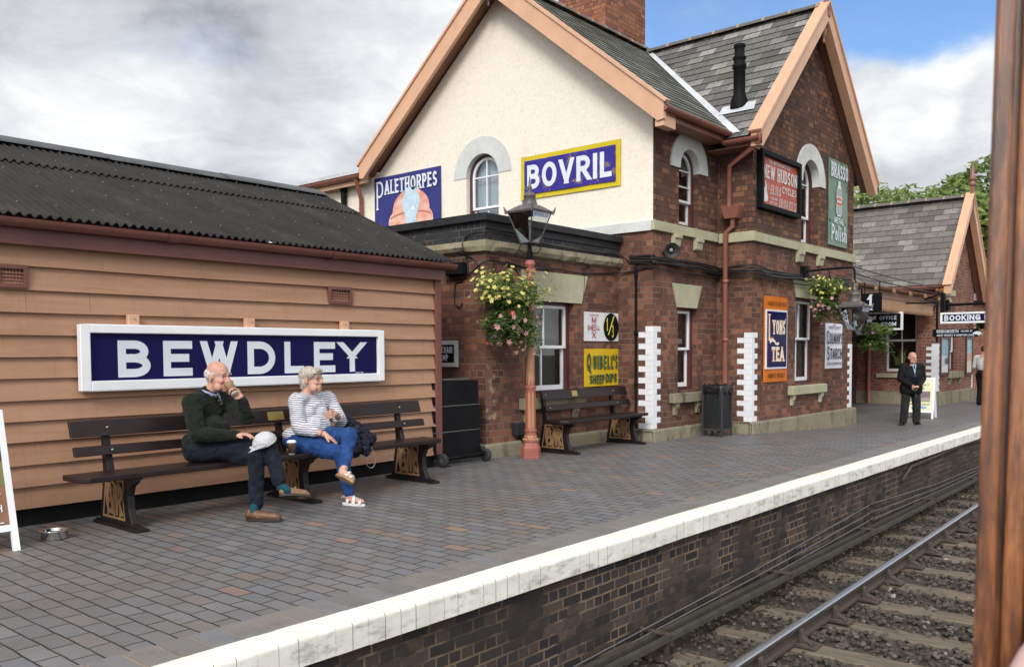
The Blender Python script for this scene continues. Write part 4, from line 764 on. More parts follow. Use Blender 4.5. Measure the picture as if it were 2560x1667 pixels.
# bargeboards, soffits, gutters
def barge(parent, plane, apex, feet, dv, th, over):
    """boxed verge: apex and feet are (a, z) on the gable; plane = ('x'|'y', outer coordinate); over = width back towards the wall"""
    ax, v = plane; P = (lambda a, z, d: Vector((v+d, a, z))) if ax == 'x' else (lambda a, z, d: Vector((a, v+d, z)))
    for f in feet:
        mb = MB(); A0, F0 = Vector(apex), Vector(f); o_ = [A0, F0, F0-Vector((0, dv*0.72)), F0+(A0-F0)*0.03-Vector((0, dv)), A0-Vector((0, dv))]
        fr = [P(a, z, 0) for a, z in o_]; bk_ = [P(a, z, th) for a, z in o_]; mb.tess([fr]); mb.tess([bk_], rev=True)
        for i in range(5): j = (i+1) % 5; mb.face([fr[i], bk_[i], bk_[j], fr[j]])
        mb.build('bargeboard', M['peach'], parent)
        mb = MB(); t0 = 0.05; n = Vector((A0.y-F0.y, -(A0.x-F0.x))).normalized(); n = n if n.y > 0 else -n
        q = [A0+Vector((0, 0.05)), F0+n*0.04+(F0-A0)*0.01, F0+n*0.0+(F0-A0)*0.01, A0-Vector((0, 0.01))]
        fr = [P(a, z, -0.03) for a, z in q]; bk_ = [P(a, z, th+0.03) for a, z in q]; mb.tess([fr]); mb.tess([bk_], rev=True)
        for i in range(4): j = (i+1) % 4; mb.face([fr[i], bk_[i], bk_[j], fr[j]])
        mb.build('verge_fillet', M['peach'], parent)
        mb = MB(); q = [A0-Vector((0, dv*0.55)), F0-Vector((0, dv*0.5))]; mb.face([P(*q[0], th), P(*q[1], th), P(*q[1], over), P(*q[0], over)]); mb.face([P(q[0].x, q[0].y+.03, th), P(q[1].x, q[1].y+.03, th), P(q[1].x, q[1].y+.03, over), P(q[0].x, q[0].y+.03, over)]); mb.build('soffit', M['brown'], parent)
barge(house, ('x', 11.27), (RY, RZ+0.04), [(MYF-0.04, MZ+0.02), (2*RY-MYF+0.0, MZ+0.06)], 0.36, 0.07, 0.39)
barge(house, ('y', 6.04), (WCX, WRZ+0.06), [(WCX-hw-0.02, WEZ+0.03), (WCX+hw+0.02, WEZ+0.0)], 0.34, 0.17, 0.34)
mb = MB(); mb.box((11.3, MYF-0.02, MZ-0.33), (GX, MYF+0.12, MZ-0.04)); mb.build('eave_block', M['peach'], house)
mb = MB(); mb.box((11.3, MYF+0.02, MZ-0.2), (13.42, MYF+0.05, MZ-0.03)); mb.box((GX-0.02, MYF+0.05, MZ-0.19), (13.45, MY, MZ-0.16)); mb.box((WCX-hw+0.03, 6.26, WEZ-0.19), (WCX-hw+0.06, MYF+0.02, WEZ-0.03)); mb.box((WCX-hw+0.06, 6.26, WEZ-0.18), (WX, MY, WEZ-0.15)); mb.build('eave_soffit', M['brown'], house)
mb = MB(); halfgutter(mb, (11.28, MYF-0.05, MZ-0.06), (13.36, MYF-0.05, MZ-0.06), 0.068); halfgutter(mb, (WCX-hw-0.05, MYF+0.02, WEZ-0.075), (WCX-hw-0.05, 6.05, WEZ-0.075), 0.068); mb.build('gutter', M['pipe_red'], house)
mb = MB(); k_ = lambda x, y: (1780+x/3.875, 300+y/3.875)
ptsA = [PX(*k_(460, 130), WCX-hw-0.02), PX(*k_(466, 205), WCX-hw-0.02), PX(*k_(172, 440), WX-0.1), PX(*k_(162, 850), WX-0.1)]
mb.tube(ptsA, 0.045, 10); hp = PX(*k_(198, 898), WX-0.12); mb.hexa([hp+Vector(q) for q in ((-.08, -.11, -.1), (.1, -.11, -.1), (.1, .11, -.1), (-.08, .11, -.1), (-.1, -.16, .1), (.1, -.16, .1), (.1, .16, .1), (-.1, .16, .1))])
lo_ = PX(1812, 960, WX-0.11); mb.tube([hp+Vector((0, 0, -.08)), PX(*k_(200, 1030), WX-0.11), Vector((lo_.x, lo_.y, PX(*k_(130, 1090), WX-0.11).z)), Vector((lo_.x, lo_.y, 0.0))], 0.045, 10)
for z in (1.6, 2.6, 0.7): mb.lathe([(0.045, -.03), (0.056, -.03), (0.056, .03), (0.045, .03)], (lo_.x, lo_.y, z), 12)
mb.build('downpipe', M['pipe_red'], house)
# gable furniture: pendant drops, ridge finial
dr = [(0.001, -0.42), (0.02, -0.4), (0.032, -0.37), (0.018, -0.33), (0.03, -0.3), (0.055, -0.22), (0.058, -0.16), (0.03, -0.1), (0.045, -0.07), (0.045, 0.0)]
for o_ in ((11.32, RY, RZ-0.16), (WCX, 6.13, WRZ-0.26)): mb = MB(); turned(mb, o_, dr); mb.build('pendant_drop', M['maroon'] if o_[0] < 12 else M['gold'], house)
mb = MB(); mb.box((WCX-0.05, 6.02, WRZ-0.2), (WCX+0.05, 6.12, WRZ+0.2)); turned(mb, (WCX, 6.07, WRZ+0.2), [(0.05, 0), (0.06, 0.02), (0.03, 0.05), (0.055, 0.1), (0.06, 0.14), (0.03, 0.19), (0.02, 0.22), (0.001, 0.5)]); mb.build('roof_finial', M['pipe_red'], house)
# chimney
ch = MB(); ch.box((15.05, 10.22, 7.2), (16.6, 11.43, 10.6)); ch.box((14.99, 10.16, 10.3), (16.66, 11.49, 10.45)); ch.build('chimney', M['brick_chimney'], house)
# flue on the wing roof
fo = ray_plane(1848, 266, (WCX-hw, 7, WEZ), (-wslope, 0, 1)); ft = fo+Vector((0, 0, 1.0)); mb = MB()
mb.lathe([(0.16, -0.05), (0.14, 0.1), (0.105, 0.2), (0.1, 0.24), (0.1, 0.62), (0.12, 0.64), (0.12, 0.7), (0.1, 0.72), (0.095, 0.78), (0.115, 0.8), (0.115, 0.83), (0.085, 0.85), (0.085, 0.98), (0.1, 1.0), (0.1, 1.04), (0.001, 1.05)], fo, 18); fl_ = mb.build('flue_pipe', M['black'], house)
sv = Vector((1, 0, wslope)).normalized(); nv = Vector((-wslope, 0, 1)).normalized(); mb = MB(); mb.face([fo+sv*a+Vector((0, b_, 0))+nv*.035 for a, b_ in ((-.24, .3), (-.24, -.36), (.02, -.32), (.02, .3))]); mb.build('flue_flashing', M['lead'], fl_)
# flat-roofed rear extension that carries the cream wall on
ex = MB(); ex.box((11.40, 13.6, 4.98), (15.5, 16.2, 5.02)); ex.box((11.43, 13.5, 4.82), (11.46, 16.0, 4.98)); ex.box((GX-.2, 15.97, 4.82), (15.5, 16.0, 4.98)); ex.build('rear_fascia', M['peach'], house)
mb = MB(); mb.box((11.34, 13.62, 5.02), (15.6, 16.25, 5.09)); mb.build('rear_flat_roof', M['lead'], house)
mb = MB(); halfgutter(mb, (11.36, 13.62, 4.98), (11.36, 16.75, 4.98), 0.07); mb.build('rear_gutter', M['pipe_red'], house)
q = PX(892, 437, 11.40); mb = MB(); mb.tube([(11.37, q.y-0.0, 4.93), (11.4, q.y, 4.85), (GX-0.07, q.y+0.1, 4.55), (GX-0.07, q.y+0.1, 2.6)], 0.045, 10); mb.build('rear_downpipe', M['pipe_red'], house)
q = PX(859, 471, GX-0.09); mb = MB(); mb.tube([(GX-0.09, q.y, q.z), (GX-0.09, q.y, 2.6)], 0.06, 12); mb.lathe([(0.06, -.05), (0.075, -.05), (0.075, .03), (0.06, .03)], (GX-0.09, q.y, q.z-0.55), 12); mb.lathe([(0.06, -.08), (0.075, -.08), (0.072, .0), (0.05, .0)], (GX-0.09, q.y, q.z), 12); mb.box((GX-0.08, q.y-0.16, q.z-0.6), (GX, q.y-0.02, q.z-0.54)); mb.build('soil_pipe', M['black'], house)
mb = MB(); mb.box((GX-0.012, q.y+0.02, q.z-0.12), (GX+0.002, q.y+0.2, q.z+0.12)); mb.build('patch', M['stone'], house)

# ------------------------------------------------------------------ flat-roofed brick annexe
AY, AX = 7.66, 8.476
ann = thing('brick_annexe', 'low brick annexe with flat roof and black tarred parapet', 'building')
lw = MB(); wall(lw, ('y', AY), rect(AX, -0.2, GX, 2.75), [rect(9.30, 0.80, 10.45, 2.13)], 0.13); wall(lw, ('x', AX), rect(AY, -0.2, 13.6, 2.75)); lw.build('brick_walls', M['brick'], ann)
pw = MB(); wall(pw, ('y', AY-0.03), rect(AX-0.03, 2.8, GX-0.01, 3.15)); wall(pw, ('x', AX-0.03), rect(AY-0.03, 2.8, 13.6, 3.15)); pw.face([(AX, AY, 3.1), (GX, AY, 3.1), (GX, 13.5, 3.1), (AX, 13.5, 3.1)]); pw.build('parapet', M['brick_black'], ann)
pw = MB(); pw.box((AX-0.1, AY-0.1, 3.125), (GX-0.02, AY+0.2, 3.225)); pw.box((AX-0.1, AY+0.2, 3.125), (AX+0.2, 13.55, 3.225)); pw.box((AX-0.045, AY-0.045, 3.02), (GX-0.02, AY-0.028, 3.125)); pw.build('parapet_capping', M['parapet'], ann, bevel=0.008)
cn = MB()
def cornice(p0, p1, outd):
    p0, p1, outd = Vector(p0), Vector(p1), Vector(outd); d = p1-p0; n = int(d.length/0.07); rows = []
    for i in range(n+1):
        q = p0+d*(i/n); j = 0.016*mnoise.noise((q.x*5, q.y*5, 1))+0.012*mnoise.noise((q.x*14, q.y*14, 2)); j2 = 0.012*mnoise.noise((q.x*8, q.y*8, 6))
        rows.append([q+Vector((0, 0, 2.89))+outd*0.02, q+Vector((0, 0, 2.875))+outd*(0.085+j2), q+Vector((0, 0, 2.80))+outd*(0.1+j), q+Vector((0, 0, 2.745+j))+outd*(0.07+j2), q+Vector((0, 0, 2.725+j2))+outd*0.0])
    return rows
c1 = cornice((GX-0.02, AY, 0), (AX-0.0, AY, 0), (0, -1, 0)); c2 = cornice((AX, AY, 0), (AX, 13.5, 0), (-1, 0, 0)); cr_ = [a+(b-Vector((AX, AY, a.z))) for a, b in zip(c1[-1], c2[0])]; cr_ = [Vector((b.x, a.y, a.z)) for a, b in zip(c1[-1], c2[0])]
cn.grid(c1+[cr_]+c2, 0, False); cn.build('cornice', stonemat('grimy_stone_cornice', (.30, .265, .18), (.06, .057, .045), streak=.85), ann)
pb = MB(); pb.box((AX-0.09, AY-0.09, -0.2), (GX-0.09, AY, 0.19)); pb.box((AX-0.09, AY, -0.2), (AX, 13, 0.19)); pb.build('plinth', M['stone'], ann, bevel=0.03, seg=2)
sb = MB(); keystone(sb, ('y', AY), 9.2, 10.78, 9.3, 10.62, 2.13, 2.55); sb.build('keystone_lintel', M['stone_clean'], ann)
sash(ann, ('y', AY), 9.30, 10.45, 0.80, 2.13, 1.46, False, 1, (), (), 'frosted'); sill(ann, ('y', AY), 9.15, 10.6, 0.60, 0.76, m='stone')
vp = MB(); 
for i in range(9): vp.box((AX-0.005, AY-0.005, 0.6+0.0895*i*1.0-0.1), (AX+(0.11 if i % 2 else 0.2), AY+0.001, 0.6+0.0895*(i+1)-0.104))
vp.build('worn_painted_quoins', paint('flaking_yellow_white', (0.42, 0.33, 0.2), 0.8, 0.3, 8, chips=((0.16, 0.08, 0.06), 8, 0.42)), ann)
vb = MB(); q0, q1 = PX(1040+205/2.98, 640+60/2.98, AX-0.1), PX(1040+352/2.98, 640+135/2.98, AX-0.1); vb.box((AX-0.14, q1.y, q1.z), (AX, q0.y, q0.z)); vb.build('flue_terminal', M['black'], ann, bevel=0.008)
# ------------------------------------------------------------------ far gabled booking block, recess and canopy
FXX, FY, FZ = 26.4, 6.6, -0.15
far = thing('booking_hall', 'single-storey brick block with gable and spiked finial beyond the canopy', 'building')
fcx, fhw, frz, fez = 28.42, 2.3, 5.93, 3.28
lw = MB(); wall(lw, ('x', FXX), rect(FY, -0.5, 14, 3.3), [rect(7.19, 0.80, 8.03, 2.62)], 0.13); wall(lw, ('y', FY), [(FXX, -0.5), (30.45, -0.5), (30.45, 3.3), (fcx, frz-0.1), (FXX, 3.3)], [rect(27.67, 0.80, 28.5, 2.0)], 0.13)
lw.face([(30.45, FY, -.5), (30.45, 14, -.5), (30.45, 14, 3.3), (30.45, FY, 3.3)]); lw.build('brick_walls', M['brick_far'], far)
pb = MB(); pb.box((FXX-0.08, FY-0.08, -0.5), (30.5, FY, 0.22)); pb.box((FXX-0.08, FY, -0.5), (FXX, 8.9, 0.22)); pb.build('plinth', M['stone'], far, bevel=0.02)
for ar in (((FXX, FY), 1, 0.24, 15, (0.13, 0.06), (0.32, 0.18), 0.09), ((30.45, FY), 0, 0.22, 5, (0.15, 0.09), (0, 0))): qb = MB(); quoin(qb, *ar); qb.build('painted_quoin', M['brick_white'], far)
sash(far, ('x', FXX), 7.19, 8.03, 0.80, 2.62, 1.68, False, 1, (), (), None, red=False, fw=0.05, dep=0.06); mb = MB(); mb.box((FXX-0.08, 7.0, 0.62), (FXX, 8.27, 0.74)); mb.build('window_sill', M['stone_clean'], far)
mb = MB()
for k in range(16): a = random.uniform(-.9, .9); q = Vector((FXX+0.35, 7.75+random.uniform(-.15, .12), 0.95)); d = Vector((-0.1, sin(a)*0.3, 0.3+random.uniform(0, .25))); mb.face([q, q+d*.5+Vector((0, .03, 0)), q+d, q+d*.5-Vector((0, .03, 0))])
mb.build('window_plant', leafmat('window_plant_leaf', (0.3, 0.4, 0.05), (0.5, 0.55, 0.12)), far)
sash(far, ('y', FY), 27.67, 28.5, 0.80, 2.0, 1.35, False, 0, (), (), None, red=True); sill(far, ('y', FY), 27.4, 28.9, 0.58, 0.78, m='stone')
rf = MB(); ev = Vector((fhw+0.05, 0, frz-fez)); slates(rf, (FXX-0.32, 14, fez-0.05), (0, -1, 0), ev, 7.55, ev.length+0.05, 0.245, uo=0.3); ev2 = Vector((-fhw-.05, 0, frz-fez)); slates(rf, (30.8, 6.4, fez-0.05), (0, 1, 0), ev2, 7.5, ev2.length, 0.245); rf.build('slate_roof', M['slate_far'], far)
rt = MB(); ridge_tiles(rt, (fcx, 6.5, frz+0.05), (fcx, 14, frz+0.05), 0.14, 0.5); rt.build('ridge_tiles', [M['ridge'], M['ridge_pale']], far)
barge(far, ('y', 6.22), (fcx, frz+0.1), [(FXX-0.4, fez-0.06), (30.86, fez-0.1)], 0.36, 0.17, 0.38)
mb = MB(); mb.box((fcx-0.05, 6.2, frz-0.3), (fcx+0.05, 6.3, frz+0.3)); turned(mb, (fcx, 6.25, frz+0.3), [(0.05, 0), (0.09, 0.03), (0.1, 0.08), (0.05, 0.14), (0.06, 0.18), (0.09, 0.2), (0.075, 0.26), (0.001, 0.78)], 10); mb.build('roof_finial', M['pipe_red'], far)
mb = MB(); turned(mb, (fcx, 6.3, frz-0.25), dr); mb.build('pendant_drop', M['maroon'], far)
mb = MB(); mb.box((FXX-0.3, FY-.1, fez-0.17), (FXX-0.27, 8.6, fez-0.03)); mb.box((FXX-0.27, FY-.1, fez-0.16), (FXX, 8.6, fez-0.13)); halfgutter(mb, (FXX-0.36, 6.35, fez-0.07), (FXX-0.36, 8.3, fez-0.07), 0.06); mb.build('eave_gutter', M['pipe_red'], far)
mb = MB(); mb.box((27.05, FY-0.2, 2.95), (27.35, FY, 3.12)); mb.box((27.09, FY-0.12, 2.78), (27.31, FY, 2.95)); mb.build('wall_stone_bracket', M['stone_clean'], far, bevel=0.01)
rec = thing('recessed_range', 'recessed brick range between the gabled blocks with slate roof and frilled canopy', 'building')
lw = MB(); wall(lw, ('y', 8.9), rect(WR, -0.5, FXX, 3.3)); lw.build('brick_wall', M['brick_far'], rec)
mb = MB(); mb.box((24.9, 8.86, -0.4), (25.8, 8.9, 2.2)); mb.box((24.7, 8.84, -0.4), (24.9, 8.9, 2.3)); mb.box((25.8, 8.84, -0.4), (26.35, 8.9, 2.3)); mb.build('door', M['maroon'], rec)
rf = MB(); ev = Vector((0, 3.0, 2.45)); slates(rf, (18.75, 7.95, 3.12), (1, 0, 0), ev, 9.6, ev.length, 0.24); rf.build('slate_roof', M['slate_far'], rec)
fs_ = (frz-fez)/(fhw+0.05); vb = MB(); va = Vector((FXX-0.32+0.06, 8.02, 3.24)); z2 = 5.3; vv = Vector((FXX-0.32+(z2-fez)/fs_, 7.95+(z2-3.12)/(2.45/3.0), z2+0.05)); e1 = Vector((0, -1, 0)); vb.face([va, va+e1*.17, vv+e1*.17, vv]); vb.build('valley_lead', M['lead'], rec)
mb = MB(); mb.face([(18.75, 6.72, 2.93), (26.1, 6.72, 2.93), (26.1, 8.85, 3.14), (18.75, 8.85, 3.14)]); mb.face([(18.75, 6.72, 2.90), (18.75, 8.85, 3.1), (26.1, 8.85, 3.1), (26.1, 6.72, 2.90)]); mb.build('canopy_roof', M['lead'], rec)
mb = MB(); mb.box((18.75, 6.68, 2.66), (26.1, 6.74, 2.93)); halfgutter(mb, (18.75, 6.62, 2.92), (26.15, 6.62, 2.92), 0.07); mb.box((18.75, 6.66, 2.66), (26.1, 6.68, 2.72)); mb.build('canopy_fascia', M['brown'], rec)
mb = MB(); n = 64
for i in range(n):
    a, b_ = 18.8+7.28*i/n, 18.8+7.28*(i+1)/n-0.006; c = (a+b_)/2; mb.prism([(a, 2.67), (a, 2.44), (a+.015, 2.42), (c, 2.35), (b_-.015, 2.42), (b_, 2.44), (b_, 2.67)], (0, 6.70, 0), (1, 0, 0), (0, 0, 1), (0, -1, 0), 0.02)
mb.build('valance', paint('tan_valance_paint', (.40, .225, .115), .5, .1, 4), rec)
for i in range(6): mb = MB(); mb.lathe([(0.001, -.06), (0.05, -.05), (0.065, 0), (0.045, .05), (0.02, .08), (0.001, .1)], (19.4+1.35*i, 6.56, 2.83), 10); mb.build('canopy_knob', M['gold'], rec)
mb = MB(); q = PX(2172, 900, FXX-0.1); mb.tube([(FXX-0.1, q.y, 2.9), (FXX-0.1, q.y, 0.35), (FXX-0.25, q.y-0.06, 0.22), (FXX-0.25, q.y-.06, -0.15)], 0.06, 10); mb.build('downpipe', M['pipe_red'], rec)
def poster(label, x0, x1, z0, z1, cols):
    r = thing('poster_frame', label, 'poster', 'framed posters on the far wall'); mb = MB(); f = 0.07; y0 = FY-0.05
    mb.box((x0, y0, z0), (x0+f, FY, z1)); mb.box((x1-f, y0, z0), (x1, FY, z1)); mb.box((x0+f, y0, z0), (x1-f, FY, z0+f)); mb.box((x0+f, y0, z1-f), (x1-f, FY, z1)); mb.build('frame', M['maroon'], r)
    for k, (u0, v0, u1, v1, c) in enumerate(cols): mb = MB(); mb.box((x0+f+(x1-x0-2*f)*u0, FY-0.02-0.003*k, z0+f+(z1-z0-2*f)*v0), (x0+f+(x1-x0-2*f)*u1, FY, z0+f+(z1-z0-2*f)*v1)); mb.build('poster_sheet' if k == 0 else 'poster_print', paint('poster_ink', c, 0.3, 0.25, 9, bmp=0), r)
poster('maroon framed poster with blue sky print nearest the corner quoins', 26.5, 27.45, 0.70, 1.80, [(0, 0, 1, 1, (0.72, 0.75, 0.75)), (0, 0.28, 1, 1, (0.2, 0.38, 0.48)), (0.15, 0.2, 0.8, 0.5, (0.55, 0.6, 0.62)), (0.5, 0.25, 1, 0.42, (0.06, 0.07, 0.1))])
poster('maroon framed poster with cream and teal print beyond the far window', 29.45, 30.3, 0.64, 1.82, [(0, 0, 1, 1, (0.68, 0.63, 0.48)), (0, 0.55, 1, 1, (0.25, 0.5, 0.5)), (0, 0.35, 1, 0.58, (0.55, 0.3, 0.2))])

# ------------------------------------------------------------------ trees behind
def tree(name, label, base_, h, rad, crown_lo, n, leaf, lm, seed, clumps=16):
    r_ = random.Random(seed); root = thing(name, label, 'tree', 'trees behind the station'); B = Vector(base_); mb = MB()
    mb.tube([B, B+Vector((0.2, 0, h*0.35)), B+Vector((-0.1, 0.2, h*0.7))], [h*.028, h*.02, h*.008], 8); cs = []
    for i in range(clumps):
        a = r_.uniform(0, 6.28); z = r_.uniform(crown_lo, 0.92); rr = rad*sqrt(r_.random())*(1.0-0.55*max(0, (z-0.5)/0.5)); c = B+Vector((cos(a)*rr, sin(a)*rr, z*h)); cs.append((c, rad*r_.uniform(.24, .42))); mb.tube([B+Vector((0, 0, h*0.3*r_.uniform(.7, 1.6))), (B+c)/2+Vector((0, 0, h*.12)), c], [h*.009, h*.006, h*.002], 5)
    mb.build('trunk', M['bark'], root); mb = MB()
    for i in range(n):
        c, cr_ = r_.choice(cs); d = Vector((r_.gauss(0, 1), r_.gauss(0, 1), r_.gauss(0, 1))).normalized(); p = c+d*cr_*(0.45+0.6*r_.random()**0.6)*(1, 1, 0.85)[0]; p.z = c.z+(p.z-c.z)*0.8
        u = Vector((r_.gauss(0, 1), r_.gauss(0, 1), r_.gauss(0, .5))).normalized(); v = u.orthogonal().normalized(); s = leaf*r_.uniform(.6, 1.3); mb.face([p-u*s, p-v*s*.45, p+u*s, p+v*s*.45], 1 if r_.random() < .3 else 0)
    mb.build('crown', lm, root); return root
M['bark'] = paint('bark', (0.06, 0.05, 0.04), 0.9, 0.3, 6)
lmA = [leafmat('ash_leaf', (0.095, 0.15, 0.032), (0.17, 0.24, 0.055)), leafmat('ash_leaf_pale', (0.17, 0.23, 0.055), (0.26, 0.31, 0.09))]; lmB = [leafmat('oak_leaf', (0.08, 0.13, 0.03), (0.14, 0.2, 0.05)), leafmat('oak_leaf_mid', (0.12, 0.17, 0.04), (0.18, 0.24, 0.07))]
tree('ash_tree', 'pale green feathery tree spreading above the far slate ridge', (56, 15.8, -1), 12.6, 5.2, 0.3, 19000, 0.24, lmA, 4, 34)
tree('ash_tree', 'tall bright green tree right behind the spiked finial of the far gable', (52, 11.4, -1), 11.7, 3.6, 0.15, 15000, 0.24, lmA, 9, 28)
tree('oak_tree', 'dark green tree at far right beside the wooden window post', (62, 12.0, -1), 14.6, 4.2, 0.2, 12000, 0.28, lmB, 12, 24)
tree('ash_tree', 'low pale green tree peeping out left of the feathery tree', (58, 18.6, -1), 11.2, 3.2, 0.3, 9000, 0.22, lmA, 21, 20)
hs = thing('distant_shed', 'low grey-roofed brick shed beyond the far gable', 'shed'); mb = MB(); mb.box((36, 6.9, -.5), (42, 11, 3.3)); mb.build('wall', M['brick_far'], hs); mb = MB(); mb.prism([(6.6, 3.25), (11.3, 3.25), (9, 4.9)], (35.7, 0, 0), (0, 1, 0), (0, 0, 1), (1, 0, 0), 6.5); mb.build('roof', M['slate'], hs)

# ------------------------------------------------------------------ signs
def plate(parent, pl, a0, z0, a1, z1, m, proud=0.025, th=0.012, warp=0.0, name='plate', bevel=0):
    P, _ = mapper(pl); mb = MB()
    if warp:
        n, k = 10, 10; f = lambda i, j: P(a0+(a1-a0)*i/n, z0+(z1-z0)*j/k, -proud-warp*mnoise.noise((i*0.37+a0, j*0.4, 2.0)))
        mb.grid([[f(i, j) for i in range(n+1)] for j in range(k+1)], 0, False, flip=False)
        bk = [(a0, z0), (a1, z0), (a1, z1), (a0, z1)]
        for i in range(4): mb.face([P(*bk[i], -proud), P(*bk[(i+1) % 4], -proud), P(*bk[(i+1) % 4], -proud+th), P(*bk[i], -proud+th)])
    else: pbox(mb, pl, a0, z0, a1, z1, -proud-th, -proud+0.02)
    return mb.build(name, m, parent, bevel=bevel)
def lett(parent, m, fn, name='lettering'):
    mb = MB(); fn(mb); return build_lines(mb, name, m, parent)
enam = lambda n, c, chips=0.67, sc=7, rust=(0.2, 0.13, 0.09): paint(n, c, 0.3, 0.06, 3, chips=(rust, sc, chips-0.02), bmp=0.04, spec=0.09)
navy = (0.010, 0.008, 0.065); M['navy'] = enam('navy_enamel', navy, 0.78); M['enamel_white'] = enam('white_enamel', (0.72, 0.74, 0.78), 0.76); M['letter_white'] = enam('letter_white', (0.66, 0.7, 0.76), 0.8)
# station running-in board
nb = thing('station_name_board', 'long navy name board with white frame reading BEWDLEY on the boarded shed', 'sign'); y1 = SY-0.05; yf = 7.43
mb = MB(); a0, a1, z0, z1, f = 3.165, 6.515, 1.09, 1.655, 0.085
mb.box((a0, yf, z0), (a0+f, y1, z1)); mb.box((a1-f, yf, z0), (a1, y1, z1)); mb.box((a0+f, yf, z0), (a1-f, y1, z0+f)); mb.box((a0+f, yf, z1-f*.85), (a1-f, y1, z1)); mb.build('frame', M['white'], nb, bevel=0.006)
mb = MB(); mb.box((a0+f, yf+0.04, z0+f), (a1-f, y1, z1-f*.85)); mb.build('panel', M['navy'], nb)
for c, (xa, xb) in zip('BEWDLEY', ((3.503, 3.796), (3.917, 4.2), (4.29, 4.666), (4.783, 5.101), (5.211, 5.45), (5.577, 5.855), (5.925, 6.249))):
    mb = MB(); text(mb, c, xa-.01, 1.2, 0.322, on_y(yf+0.037), t=0.225, wide=(xb-xa)/(GLY[c][0]*0.322)); mb.build('letter', M['letter_white'], nb)
mb = MB(); text(mb, 'BEWDLEY.GWR', 6.12, 1.182, 0.012, on_y(yf+0.036), t=0.2); mb.build('maker_lettering', M['letter_white'], nb)
for xa in (3.6, 4.77, 5.95): mb = MB(); mb.box((xa, SY-0.075, 1.6), (xa+0.1, SY-0.02, 1.75)); mb.build('bracket', M['peach'], nb, bevel=0.004)
for xa in (3.65, 4.83, 6.0): mb = MB(); mb.sphere((xa, SY-0.08, 1.715), 0.008, 6, 4); mb.build('bolt', M['steel'], nb)
# cream gable signs
bv = thing('enamel_sign', 'blue enamel sign with yellow border reading BOVRIL on the cream gable', 'sign', 'enamel advertising signs'); pl = ('x', GX)
plate(bv, pl, 7.61, 4.04, 9.66, 4.77, enam('yellow_enamel', (0.62, 0.48, 0.03), 0.64, 9, (0.3, 0.24, 0.2)), warp=0.012, name='border_plate'); plate(bv, pl, 7.7, 4.12, 9.57, 4.69, enam('violet_blue_enamel', (0.045, 0.035, 0.25), 0.6, 6, (0.2, 0.14, 0.14)), proud=0.034, name='panel')
lett(bv, M['letter_white'], lambda mb: text(mb, 'BOVRIL', -9.5, 4.2, 0.41, on_x(GX, 0.052), t=0.2, fit=1.74, gap=0.13))
pt = thing('enamel_sign', 'large blue enamel sign with pink oval sausages reading PALETHORPES', 'sign', 'enamel advertising signs')
plate(pt, pl, 11.63, 3.5, 13.52, 4.92, enam('blue_enamel_faded', (0.04, 0.045, 0.19), 0.7, 3, (0.13, 0.14, 0.2)), warp=0.01)
lett(pt, M['letter_white'], lambda mb: (text(mb, 'P', -13.44, 4.28, 0.56, on_x(GX, 0.042), t=0.1, wide=0.6, serif=0.05), text(mb, 'ALETHORPES', -13.2, 4.56, 0.275, on_x(GX, 0.042), t=0.19, fit=1.5, gap=0.1, serif=0.07)))
def blob2(mb, pts, k): mb.tess([[(GX-0.04-0.002*k, -a, z) for a, z in pts]])
pk = MB(); blob2(pk, [(-12.44+0.52*cos(a), 4.20+0.39*sin(a)) for a in [2*pi*i/48 for i in range(48)]], 1); m, tt, b = mat('printed_pink'); p = geo(tt); tt.put(b.inputs['Base Color'], tt.ramp(tt.noise(tt.map(p, (1, 1, 1.6)), 3.0, 2, 0.5), [(0.3, (0.62, 0.24, 0.17)), (0.5, (0.72, 0.38, 0.29)), (0.7, (0.8, 0.58, 0.5))])); b.inputs['Roughness'].default_value = 0.25; pk.build('sausage_print', m, pt)
lo2 = MB(); blob2(lo2, [(-12.45+0.63*cos(a), 3.98+0.34*sin(a)) for a in [2*pi*i/40 for i in range(40)]], 2); lo2.build('sausage_print', m, pt); lo3 = MB(); stroke_poly(lo3, arc(-12.45, 4.02, .6, .13, 160, 20, 14), 0.03, lambda q, k: (GX-0.0475, -q.x, q.y), 1); lo3.build('sausage_shade_print', paint('printed_dark_pink', (.5, .17, .12), .3, .1, 5, bmp=0), pt)
rb = MB(); cxs = [(4.62, .12), (4.53, .15), (4.42, .23), (4.30, .25), (4.18, .2), (4.06, .14), (3.9, .13), (3.5, .14)]; blob2(rb, [(-12.44-w_, z) for z, w_ in cxs]+[(-12.42+w_, z) for z, w_ in reversed(cxs)], 4); rb.build('ribbon_print', paint('printed_pale_blue', (0.5, 0.64, 0.76), 0.25, 0.15, 9, chips=((0.75, 0.78, 0.82), 12, 0.6), bmp=0), pt)
# wing signs
pw_ = ('y', WY)
nh = thing('framed_sign', 'red framed bicycle price sign reading NEW HUDSON CYCLES in a black frame', 'sign', 'enamel advertising signs'); mb = MB(); a0, a1, z0, z1, f = 13.93, 15.63, 3.83, 4.82, 0.085
mb.box((a0, WY-0.11, z0), (a0+f, WY, z1)); mb.box((a1-f, WY-0.11, z0), (a1, WY, z1)); mb.box((a0+f, WY-0.11, z0), (a1-f, WY, z0+f)); mb.box((a0+f, WY-0.11, z1-f), (a1-f, WY, z1)); mb.build('frame', M['black'], nh, bevel=0.01)
mb = MB(); mb.box((a0+f, WY-0.05, z0+f), (a1-f, WY, z1-f)); mb.build('panel', enam('faded_red_enamel', (0.4, 0.085, 0.06), 0.62, 4, (0.45, 0.25, 0.2)), nh); F = on_y(WY-0.053); fw_ = enam('worn_white_letter', (0.66, 0.64, 0.62), 0.66, 14, (0.45, 0.16, 0.13))
